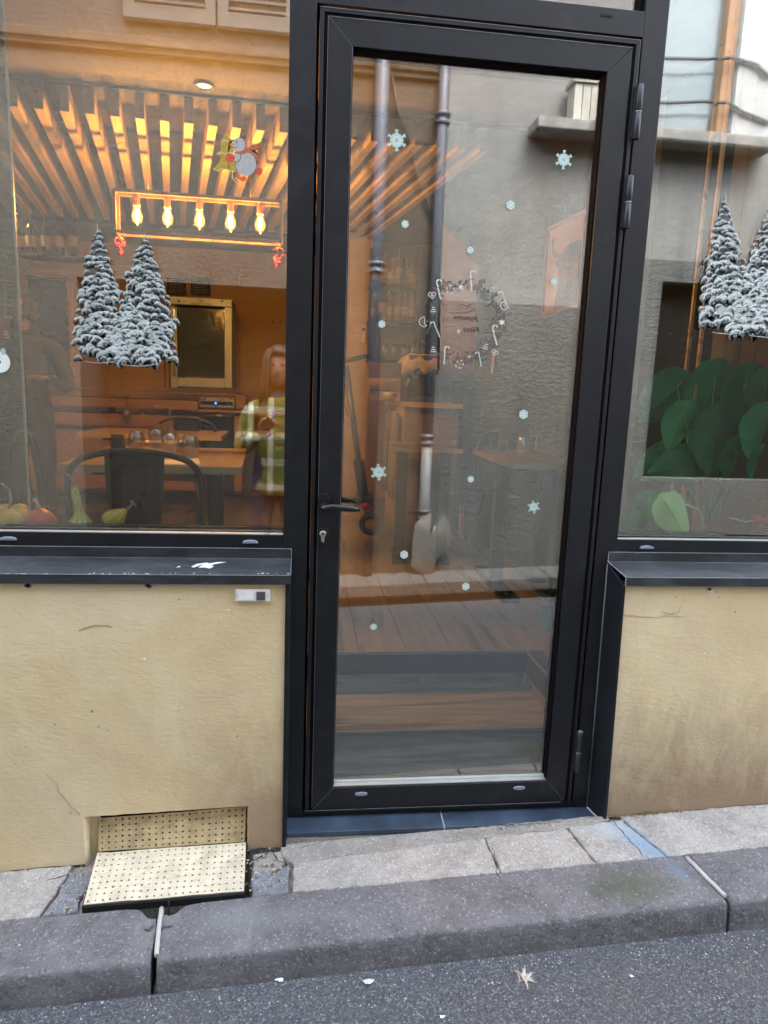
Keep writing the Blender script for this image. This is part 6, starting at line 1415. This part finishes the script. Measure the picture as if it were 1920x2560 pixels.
# pale young leaf pressed near the glass
leaf(1442, 1092, .13, .155, -.62, 2, pl, .1, 'leaf', .78)
mb = MB(); mb.tube([at(1482, 1090, .14), at(1508, 1100, .17), at(1517, 1118, .19), at(1520, 1140, .2)], .003, 6); mb.build('leaf_stem', LG[2], pl)
leaf(1395, 1085, .2, .15, .1, 1, pl, .5); leaf(1365, 1120, .24, .10, .3, 1, pl, .5)
lf = leaf(1187, 1322, .2, .075, .05, 1, None, .1, 'fallen_leaf'); tag(lf[2], 'single green leaf hanging just inside the door glass at the lower right', 'leaf'); mb = MB(); mb.tube([at(1184, 1300, .2), at(1187, 1285, .2), at(1198, 1268, .2)], .0015, 5); mb.build('stalk', LG[1], lf[2])
pp = at(1656, 1150, .13); t = thing('flower_pot', pp, 'dark red pot standing on the ledge at the right edge of the window', 'pot'); mb = MB(); mb.lathe([(.045, 0), (.05, .05), (.053, .075), (.048, .075), (.045, .06)], (pp.x + .005, .13, LZ), 26); mb.build('body', M('maroon_pot', (.22, .018, .03), .35), t); mb = MB()
for z in (.018, .024, .032, .04): mb.tube([(pp.x + .005 + .0515 * math.cos(a), .13 + .0515 * math.sin(a), LZ + z) for a in [R(200) + R(110) * k / 12 for k in range(13)]], .0006, 4)
mb.build('pot_lettering', M('pot_print', (.5, .3, .3), .5), t); mb = MB(); mb.tube([(pp.x, .13, LZ + .07), at(1610, 1128, .14), at(1575, 1118, .14)], .0018, 5); mb.build('sprig', LG[2], t)
# furniture behind the right window: curtain, boards, thin battens
wb = thing('wall_cladding', wallpt(1560, 800), 'beige and brown upright boards behind the plant, with an added dark board as shade', 'cladding')
def wy(px): return wallpt(px, 800, .02).y
for y0, y1, m_ in ((wy(1532), .98, M('wall_shade_board', (.012, .017, .015), .8, spec=.05)), (wy(1562), wy(1532), M('beige_board', (.2, .19, .15), .8, spec=.1)), (wy(1594), wy(1562), M('olive_board', (.16, .15, .115), .8, spec=.1)), (wy(1628), wy(1594), M('brown_board', (.12, .085, .065), .8, spec=.1)), (.1, wy(1628), M('brown_board', (.12, .085, .065), .8, spec=.1))):  # the darkest board is added, its colour keeps the lamp-lit wall in shade
    y0 += .002; y1 -= .002; mb = MB(); mb.hexa([(wx(y0) - .022, y0, ZF), (wx(y0) + .01, y0, ZF), (wx(y1) + .01, y1, ZF), (wx(y1) - .022, y1, ZF), (wx(y0) - .022, y0, CE - .01), (wx(y0) + .01, y0, CE - .01), (wx(y1) + .01, y1, CE - .01), (wx(y1) - .022, y1, CE - .01)]); mb.build('board', m_, wb)
MB_O = M('orange_batten', (.95, .66, .42), .32, .7, var=.05)
for i, (pxt, pxb, y) in enumerate(((1560, 1464, .62), (1600, 1488, .46))):
    a = at(pxb + 0, 900, y); mb = MB(); mb.box(a.x + .012, a.x + .024, y, y + .012, ZF, CE); tag(mb.build('thin_batten', MB_O), 'thin orange-lit wooden batten behind the right window, %s of the two' % ('left' if i == 0 else 'right'), 'batten')

# =================================================================== HOUSE ACROSS THE STREET (seen in the glass)
ob = thing('opposite_house', (0, -OPP, 0), 'old grey rendered house across the narrow street, seen mirrored in the glass', 'house')
MO1 = m_stucco('opposite_rough_render', (.095, .085, .073), (.14, .127, .109), 1.0, 36, .3)
MO2 = m_stucco('opposite_smooth_render', (.20, .195, .19), (.29, .285, .275), .3, 14, .4)
MO3 = m_stucco('opposite_brown_render', (.09, .07, .053), (.145, .115, .09), .6, 20, .4)
MO4 = m_stucco('opposite_lower_render', (.115, .116, .114), (.17, .17, .166), .8, 26, .4)
MO5 = m_stucco('opposite_white_render', (.45, .445, .44), (.56, .55, .54), .1, 12, .12)
def ow(x0, x1, z0, z1, mat, d=0, name='wall', th=.8):
    mb = MB(); mb.box(x0, x1, -OPP - th, -OPP + d, z0, z1); return mb.build(name, mat, ob)
ol, orr, oz = op(160, 605).x, .22, op(400, 608).z      # dark opening
ow(-9, ol, -1, 3.66, MO1); ow(ol, orr, oz, 3.66, MO1); ow(orr, .97, -.6, 3.2, MO3, -.005); ow(orr, .97, 3.2001, 3.66, MO3, .0)
ow(.9701, 2.6, 2.1, 5.4, MO2, .0); ow(.9701, 2.80, -.6, 2.0999, MO4, .012); 
ow(-9, .9699, 3.72, 5.4, m_stucco('opposite_upper_render', (.07, .062, .055), (.105, .092, .082), .6, 20, .2), .0)
wx0, wx1, wz0 = 1.93, 3.22, 3.43
ow(2.6001, 9, 2.5, 3.36, MO2, .01); ow(3.2301, 9, 3.3601, 5.4, MO5, .012); ow(2.6001, 2.80, 2.1, 2.4999, MO4, .012); ow(2.8001, 9, 2.34, 2.4999, MO4, .012)
ow(2.8001, 9, .3, .77, MO4, .012); ow(2.8001, 3.6, -.5, .2999, MO4, .012); ow(4.4, 9, .7701, 2.3399, MO4, .012); ow(3.6001, 9, -.5, .05, MO4, .012)
mb = MB(); mb.box(2.80, 4.4, -OPP - .25, -OPP - .12, .77, 2.34); mb.build('dark_shutter', M('dark_brown_shutter', (.012, .010, .009), .8, var=.2, spec=.1), ob)
mb = MB(); mb.box(3.6, 4.6, -OPP - .25, -OPP - .12, .0, .4); mb.build('basement_vent', MDARK, ob)
mb = MB(); mb.box(ol - .1, orr + .1, -OPP - .75, -OPP - .70, -.6, oz + .1); mb.build('garage_door', M('dark_garage_wood', (.018, .014, .012), .7, var=.3), ob)
mb = MB(); mb.box(-9, .97, -OPP - .1, -OPP + .05, 3.66, 3.72); mb.box(-9, .97, -OPP - .1, -OPP + .03, 3.62, 3.6599); mb.build('string_course', MO3, ob, .006)
# shutters over the left opening
for i, (a_, b_) in enumerate(((265, 465), (470, 640))):
    x0, x1 = op(a_, 20).x, op(b_, 20).x; z0 = op(350, 40).z; mb = MB(); yy = -OPP + .012
    mb.box(x0, x0 + .07, yy - .01, yy + .035, z0, z0 + 1.4); mb.box(x1 - .07, x1, yy - .01, yy + .035, z0, z0 + 1.4); mb.box(x0 + .0701, x1 - .0701, yy - .01, yy + .035, z0, z0 + .09)
    for k in range(22):
        z = z0 + .11 + k * .055; mb.add([(x0 + .07, yy + .03, z), (x1 - .07, yy + .03, z), (x1 - .07, yy + .0, z + .045), (x0 + .07, yy + .0, z + .045)], [(0, 1, 2, 3)])
    mb.build('shutter', M('greyed_white_shutter', (.075, .067, .06), .6, var=.15), ob)
# big window with brown frame
mb = MB(); mb.box(wx0, wx1, -OPP - .12, -OPP - .1, wz0, 5.4); mb.build('window_glass', M('teal_reflecting_glass', (.19, .23, .24), .1, spec=1.0, var=.1, vs=2), ob)
mb = MB()
for x in (wx0, wx1 - .09): mb.box(x, x + .09, -OPP - .099, -OPP - .03, wz0, 5.4)
mb.box(wx0 + .0901, wx1 - .0901, -OPP - .099, -OPP - .04, wz0, wz0 + .05); mb.build('window_frame', wood('brown_window_wood', (.32, .17, .09), (.42, .24, .13), .5, (9, 9, 1), dk=.1), ob, .004)
mb = MB(); mb.box(1.62, 3.5, -OPP - .1, -OPP + .22, 3.30, 3.375); mb.build('window_ledge', M('chipped_ledge', (.24, .23, .215), .8, var=.3, vs=12, bump=1, bs=30), ob, .008)
ow(1.62, 1.929, 3.376, 3.4, MO2, .001)
# planter
ptr = thing('planter', (2.05, -OPP + .12, 3.376), 'whitewashed ribbed wooden planter standing on the ledge across the street, seen mirrored', 'planter'); mb = MB(); x0, x1 = op(1226, 200).x, op(1300, 200).x
for k in range(9): xx = x0 + (x1 - x0 + .3) * k / 9; mb.box(xx, xx + (x1 - x0 + .3) / 9 - .006, -OPP + .06, -OPP + .20, 3.377, 3.62)
mb.build('slat', M('whitewash', (.42, .4, .35), .7, var=.2, vs=20, sc=(1, 1, .2)), ptr); mb = MB(); mb.box(x0 - .02, x1 + .32, -OPP + .04, -OPP + .215, 3.62, 3.65); mb.build('rim', M('whitewash', (.42, .4, .35), .7), ptr)
# drain pipes
def pipe(px, label, r_, fl_, ztop=5.4):
    x = px; t = thing('drain_pipe', (x, -OPP + .08, 0), label, 'drain pipe', 'drain pipes on the house across the street'); mb = MB(); mb.tube([(x, -OPP + .075, .03 + .05 * x - .1), (x, -OPP + .075, 3.0), (x, -OPP + .075, ztop)], r_, 18); mb.build('tube', M('grey_zinc', (.11, .115, .135), .5, .3, var=.08), t)
    for z in fl_:
        mb = MB(); mb.lathe([(r_, z - .06), (r_ + .014, z - .055), (r_ + .014, z - .035), (r_ + .004, z - .03), (r_ + .004, z - .008), (r_ + .018, z), (r_ + .018, z + .02), (r_, z + .028)], (x, -OPP + .075, 0), 20); mb.build('collar', M('grey_zinc', (.33, .34, .38), .35, .5), t)
pipe(.51, 'thicker zinc drain pipe across the street, left one in the door reflection', .052, [op(813, 575).z])
LOWP = op(918, 945).z
pipe(.955, 'thinner zinc drain pipe across the street with several collars, centre of the door reflection', .04, [op(962, 255).z, op(918, 945).z, op(905, 1105).z])
mb = MB(); mb.tube([(.955, -OPP + .075, -.02), (.955, -OPP + .075, LOWP - .02)], .043, 18); mb.build('lower_tube', M('pale_pipe_paint', (.17, .172, .17), .5, var=.2, vs=20, sc=(1, 1, .3)), [o for o in COL.objects if o.get('label', '').startswith('thinner zinc')][0])
# plastic bag tied to the pipe
bgp = thing('plastic_bag', (.93, -OPP + .14, .3), 'thin white plastic carrier bag hanging at the foot of the drain pipe, seen mirrored', 'bag'); rr = random.Random(4)
mb = MB(); pts = [(892, 1128), (905, 1118), (925, 1104), (930, 1118), (922, 1135), (940, 1130), (952, 1105), (965, 1125), (972, 1160), (960, 1185), (940, 1200), (928, 1235), (900, 1232), (884, 1215), (888, 1170)]
P_ = [op(*p) for p in pts]; c = sum(P_, Vector((0, 0, 0))) / len(P_); N_ = len(P_)
vs = [(p.x, -OPP + .13 + rr.uniform(-.01, .01), p.z) for p in P_] + [(c.x + (p.x - c.x) * .6 + rr.uniform(-.012, .012), -OPP + .15 + rr.uniform(-.02, .02), c.z + (p.z - c.z) * .6) for p in P_] + [(c.x, -OPP + .15, c.z)]
mb.add(vs, [(i, (i + 1) % N_, (i + 1) % N_ + N_, i + N_) for i in range(N_)] + [(i + N_, (i + 1) % N_ + N_, 2 * N_) for i in range(N_)], 0, True); mb.build('film', M('bag_white', (.19, .185, .17), .5, var=.1, bump=.5, bs=30), bgp)
# cables
for i, (L_, lab, r_) in enumerate((([(845, 150), (860, 240), (885, 300), (900, 380), (925, 440), (942, 500), (950, 620), (948, 800)], 'black cable drooping down the wall between the two pipes, seen mirrored', .008), ([(1395, 120), (1450, 121), (1520, 123), (1590, 120), (1640, 135), (1670, 165)], 'upper black conduit crossing the big window across the street', .013), ([(1395, 215), (1450, 218), (1520, 215), (1580, 218), (1610, 238), (1670, 262)], 'lower black conduit crossing the big window across the street', .013))):
    mb = MB(); mb.tube([op(*p) + Vector((0, .03, 0)) for p in L_], r_, 8); tag(mb.build('cable', M('cable_black', (.04, .04, .042), .5)), lab, 'cable')
# pavement of the far side
fp = bpy.data.objects.new('far_pavement', None); COL.objects.link(fp); fp['kind'] = 'structure'
MFAR = m_stone('far_grey_slab', (.10, .10, .10), (.17, .165, .16), (.3, .3, .28)); YF = -OPP + .36; zfp = lambda x, y: -.085 + .05 * x
x = -6; k = 0; rr = random.Random(12)
while x < 7:
    w = rr.uniform(.7, 1.1); rock([(x, -OPP + .02), (x + w - .008, -OPP + .02), (x + w - .008, YF), (x, YF)], zfp, .09, MFAR, 'paving_slab', fp, .008, .003, k, .06); x += w; k += 1
mb = MB(); rr = random.Random(5)     # weeds
for i in range(60):
    x = .75 + rr.uniform(-.1, .2); y = -OPP + rr.uniform(.02, .1); z = zfp(x, y); a = rr.uniform(-.9, .9); h = rr.uniform(.02, .07); mb.add([(x, y, z), (x + .006, y, z), (x + a * h, y + rr.uniform(0, .03), z + h)], [(0, 1, 2)])
tag(mb.build('weeds', M('weed_green', (.09, .13, .04), .7)), 'tufts of weeds at the foot of the pipe across the street', 'weeds', kind='stuff')
# upper storeys of the shop's own house
uh = thing('shop_house', (0, .3, 3.9), 'upper storey of the restaurant house above the black shopfront', 'house'); mb = MB(); mb.box(-9, 9, .0, .4, 3.9, 4.5); mb.build('wall', MO2, uh)

# =================================================================== PEOPLE
def skin_body(name, V_, E_, mat, par, sub=2):
    me = bpy.data.meshes.new(name); me.from_pydata([v[0] for v in V_], E_, []); o = bpy.data.objects.new(name, me); COL.objects.link(o)
    sk = o.modifiers.new('skin', 'SKIN'); ss = o.modifiers.new('s', 'SUBSURF'); ss.levels = ss.render_levels = sub
    for i, v in enumerate(V_):
        d = me.skin_vertices[0].data[i]; r_ = v[1]; d.radius = (r_ if isinstance(r_, tuple) else (r_, r_)); d.use_root = (i == 0); d.use_loose = False
    bpy.context.view_layer.update(); dg = bpy.context.evaluated_depsgraph_get(); m2 = bpy.data.meshes.new_from_object(o.evaluated_get(dg)); m2.name = name
    bpy.data.objects.remove(o); m2.materials.clear(); m2.materials.append(mat)
    for p in m2.polygons: p.use_smooth = True
    o = bpy.data.objects.new(name, m2); COL.objects.link(o)
    if par is not None:
        if not par.get('_local'): m2.transform(Matrix.Translation(-world_of(par)))
        o.parent = par
    return o
SKIN = M('skin_tone', (.5, .28, .2), .5, var=.05)
# local figure: origin at the feet, facing +y
def head(par, z, x=0, y=0, hair=None, s=1.0, yaw=0, SKIN=SKIN):
    mb = MB(); n = 20; vs = []; prof = [(.0, -.118), (.035, -.115), (.052, -.095), (.066, -.06), (.074, -.02), (.077, .02), (.074, .06), (.06, .095), (.035, .115), (.0, .122)]
    for r_, zz in prof:
        for k in range(n):
            a = 6.2832 * k / n; X = r_ * .98 * math.cos(a); Yy = r_ * 1.12 * math.sin(a)
            f = max(0, math.sin(a)); c = abs(math.cos(a))
            if f > .75 and -.045 < zz < .0: Yy += .012 * (f - .75) * 4 * (1 if c < .3 else .3)        # nose area
            if f > .6 and .0 <= zz < .03: Yy -= .006                                                      # eye sockets
            if f > .8 and zz < -.08: Yy += .008
            vs.append((X * s, Yy * s, zz * s))
    mb.add(vs, [(i * n + k, i * n + (k + 1) % n, (i + 1) * n + (k + 1) % n, (i + 1) * n + k) for i in range(len(prof) - 1) for k in range(n)], 0, True)
    mb.add([(-.011 * s, .084 * s, -.04 * s), (.011 * s, .084 * s, -.04 * s), (0, .104 * s, -.034 * s), (0, .084 * s, .012 * s)], [(0, 1, 2), (1, 3, 2), (3, 0, 2)], 0, True)
    for sx in (-1, 1):
        mb.lathe([(.001, -.004), (.011, -.003), (.013, .002), (.004, .006)], (sx * .074 * s, 0, -.005), 8, axis='x')
    o = mb.build('head', SKIN, par); o.location = (x, y, z); o.rotation_euler = (0, 0, yaw); o['_local'] = 1
    f_ = MB()
    for sx in (-1, 1): f_.lathe([(.001, -.003), (.009, -.002), (.009, .001), (.001, .003)], (sx * .031 * s, .0795 * s, .012 * s), 8, axis='y')
    f_.tube([(-.02 * s, .0835 * s, -.066 * s), (0, .090 * s, -.064 * s), (.02 * s, .0835 * s, -.066 * s)], .003, 5); f_.build('eyes_and_mouth', M('eye_dark', (.05, .02, .015), .4), o)
    if hair:
        h = MB(); vs = []; pr_ = [(.079, -.05), (.083, .02), (.08, .06), (.066, .098), (.04, .122), (0, .13)]
        for r_, zz in pr_:
            for k in range(n):
                a = 6.2832 * k / n; q_ = r_; z2 = zz
                if math.sin(a) > .6 and zz < .06: q_ = r_ * .85; z2 = max(zz, .07)
                if hair == 'long' and zz < 0 and math.sin(a) < .6: z2 = -.25; q_ = r_ * 1.22
                vs.append((q_ * math.cos(a) * s, q_ * 1.13 * math.sin(a) * s, z2 * s))
        h.add(vs, [(i * n + k, i * n + (k + 1) % n, (i + 1) * n + (k + 1) % n, (i + 1) * n + k) for i in range(len(pr_) - 1) for k in range(n)], 0, True)
        hr = random.Random(3)
        for i in range(90):
            a = hr.uniform(R(150), R(390)) if hr.random() < .5 else hr.choice([hr.uniform(R(5), R(55)), hr.uniform(R(125), R(175))]); L0 = hr.uniform(-.17, -.28) if hair == 'long' else -.02
            r0 = .084 + hr.uniform(0, .012); pts = [(r0 * math.cos(a) * q0 * s, r0 * 1.12 * math.sin(a) * q0 * s, zz * s) for q0, zz in ((.7, .1), (1, .05), (1.1, -.05), (1.18 + hr.uniform(-.1, .2), L0 * .6), (1.1 + hr.uniform(-.2, .3), L0))]; h.tube(pts, [.005, .006, .006, .005, .0015], 5); pass
        h.build('hair', M('hair_brown', (.022, .013, .008), .6, var=.3, vs=80, sc=(1, 1, .2)), o)
    return o
def hand(par, w, d, up, mat, s=1.0, curl=.6, side=1):
    """palm with five bent fingers, rooted at wrist w pointing along d"""
    w = Vector(w); d = Vector(d).normalized(); up = Vector(up).normalized(); sd = d.cross(up).normalized() * side
    V_ = [(w, .021 * s), (w + d * .045 * s, (.034 * s, .016 * s))]; E_ = [(0, 1)]
    mb = MB()
    for i, (o_, L_) in enumerate(((-.028, .062), (-.009, .07), (.010, .066), (.027, .052))):
        b = w + d * .075 * s + sd * o_ * s; c1 = b + (d * math.cos(curl * .5) - up * math.sin(curl * .5)) * L_ * .45 * s; c2 = c1 + (d * math.cos(curl * 1.4) - up * math.sin(curl * 1.4)) * L_ * .33 * s; c3 = c2 + (d * math.cos(curl * 2.2) - up * math.sin(curl * 2.2)) * L_ * .25 * s
        mb.tube([w + d * .05 * s + sd * o_ * .8 * s, b, c1, c2, c3], [.010 * s, .0098 * s, .0088 * s, .008 * s, .006 * s], 8)
    tb_ = w + d * .02 * s - sd * .03 * s; mb.tube([w + d * .015 * s - sd * .01 * s, tb_ + d * .015 * s, tb_ + d * .045 * s - sd * .01 * s - up * .01 * s, tb_ + d * .07 * s - sd * .004 * s - up * .02 * s], [.013 * s, .0125 * s, .0105 * s, .008 * s], 8)
    n = 10; vs = []
    for f in (0, .25, .5, .75, 1):
        for k in range(n): a = 6.2832 * k / n; vs.append(w + d * (.085 * f - .004) * s + sd * math.cos(a) * (.024 + .016 * f) * s + up * math.sin(a) * .0155 * s)
    mb.add(vs, [(i * n + k, i * n + (k + 1) % n, (i + 1) * n + (k + 1) % n, (i + 1) * n + k) for i in range(4) for k in range(n)], 0, True)
    return mb.build('hand', mat, par)
# photographer: stands on the road behind the camera, seen only mirrored
ph = thing('person', (-.165, -2.36, zr(-.2) - .02), 'person in a yellow-green checked jacket and jeans taking the photograph, mirrored in the left window', 'person', None, True); ph.scale = (1.0, 1.0, 1.05); SK3 = M('skin_mirrored', (.26, .14, .10), .6, var=.2, vs=25)
JN = M('dark_jeans', (.02, .025, .05), .8, bump=.3, bs=200)
skin_body('body', [((0, 0, .93), (.15, .11)), ((0, .0, 1.1), (.145, .10)), ((0, 0, 1.28), (.15, .10)), ((0, 0, 1.42), (.07, .06)), ((0, .01, 1.49), .05),
     ((.1, 0, .85), .09), ((.1, .0, .48), .06), ((.1, 0, .12), .045), ((.1, .12, .05), .04), ((-.1, 0, .85), .09), ((-.11, .02, .48), .06), ((-.12, 0, .12), .045), ((-.13, .12, .05), .04)],
    [(0, 1), (1, 2), (2, 3), (3, 4), (0, 5), (5, 6), (6, 7), (7, 8), (0, 9), (9, 10), (10, 11), (11, 12)], JN, ph)
def m_plaid():
    m, n, o = newmat('green_plaid'); tc = N(n, 'TexCoord'); sx = N(n, 'SeparateXYZ'); n.links.new(tc.outputs['Object'], sx.inputs[0])
    def st_(ax, sc, ph_): 
        a = N(n, 'Math', operation='MULTIPLY_ADD'); n.links.new(sx.outputs[ax], a.inputs[0]); a.inputs[1].default_value = sc; a.inputs[2].default_value = ph_
        f = N(n, 'Math', operation='FRACT'); n.links.new(a.outputs[0], f.inputs[0]); return ramp(n, f.outputs[0], [(.0, 0.0), (.70, 0.0), (.76, 1.0), (.96, 1.0)])
    h = st_(2, 6.5, .1); v = st_(0, 8.0, .2); c = mix(n, v, (.11, .12, .03), (.36, .38, .22)); c = mix(n, h, c, mix(n, v, (.24, .26, .17), (.6, .62, .55))); c = mix(n, st_(0, 8.0, .55), c, (.4, .42, .2), 'MULTIPLY') if False else c
    fin(n, o, c, .9, 0, bump_(n, noise_(n, tc.outputs['Object'], 9, 3, .5, 1.0), .6, .04), .2); MATS['green_plaid'] = m; return m
PLD = m_plaid()
jk = skin_body('jacket', [((0, 0, 1.12), (.15, .12)), ((0, 0, 1.3), (.16, .12)), ((0, 0, 1.40), (.11, .09)), ((0, 0, .98), (.16, .12)), ((0, 0, .88), (.185, .13)), ((0, 0, .82), (.19, .13)),
     ((-.165, 0, 1.36), .07), ((-.235, .03, 1.10), .058), ((-.12, .2, 1.2), .045), ((.19, 0, 1.36), .075), ((.3, .04, 1.13), .065), ((.17, .2, 1.26), .045)],
    [(0, 1), (1, 2), (0, 3), (3, 4), (4, 5), (2, 6), (6, 7), (7, 8), (2, 9), (9, 10), (10, 11)], PLD, ph)
head(ph, 1.61, 0.0, .02, 'long', 1.0, 0, SK3)
hand(ph, (-.09, .235, 1.225), (.6, .35, .75), (0, -1, .3), SK3, 1.0, .7); hand(ph, (.17, .235, 1.28), (-.25, .3, .9), (0, -1, .3), SK3, 1.0, .7, -1)
mb = MB(); mb.box(.09, .165, .305, .313, 1.33, 1.49); 
for i_ in range(len(mb.v)): pass
fo = mb.build('held_phone', M('phone_black', (.02, .02, .022), .2), ph, .004)
mb = MB(); mb.tube([(-.02, .16, 1.36), (-.05, .17, 1.2), (-.03, .2, 1.22)], .007, 6); mb.build('lanyard', M('purple_strap', (.2, .12, .35), .7), ph)
# staff member standing inside on the left
pe = thing('person', (-1.72, 2.45, ZF), 'person in dark clothes standing inside at the far left, hand raised to the chest', 'person', None, True, R(195)); pe.scale = (.98, .98, .93)
DK = M('dark_clothes', (.012, .011, .012), .85, bump=.3, bs=150)
skin_body('body', [((0, 0, .93), (.16, .12)), ((0, .0, 1.1), (.15, .11)), ((0, 0, 1.28), (.17, .11)), ((0, 0, 1.42), (.09, .07)), ((0, .01, 1.48), .05),
     ((.1, 0, .85), .095), ((.1, .0, .48), .065), ((.1, 0, .1), .048), ((.1, .13, .045), .04), ((-.1, 0, .85), .095), ((-.11, .02, .48), .065), ((-.12, 0, .1), .048), ((-.13, .13, .045), .04),
     ((-.2, 0, 1.36), .065), ((-.27, .03, 1.1), .05), ((-.16, .22, 1.16), .036), ((.2, 0, 1.36), .065), ((.28, 0, 1.1), .05), ((.27, .08, .88), .036)],
    [(0, 1), (1, 2), (2, 3), (3, 4), (0, 5), (5, 6), (6, 7), (7, 8), (0, 9), (9, 10), (10, 11), (11, 12), (3, 13), (13, 14), (14, 15), (3, 16), (16, 17), (17, 18)], DK, pe)
SK2 = M('skin_dim', (.2, .095, .075), .6, var=.15, vs=30); head(pe, 1.59, 0, .02, 'short', 1.05, R(-5), SK2); mb = MB(); mb.tube([(0, .01, 1.44), (0, .015, 1.53)], [.055, .05], 12); mb.build('neck', SK2, pe)
hand(pe, (-.155, .235, 1.165), (.8, .5, .1), (0, 0, 1), SK2, 1.0, .6); hand(pe, (.27, .09, .86), (0, .15, -1), (0, 1, 0), SK2, 1.0, .3)
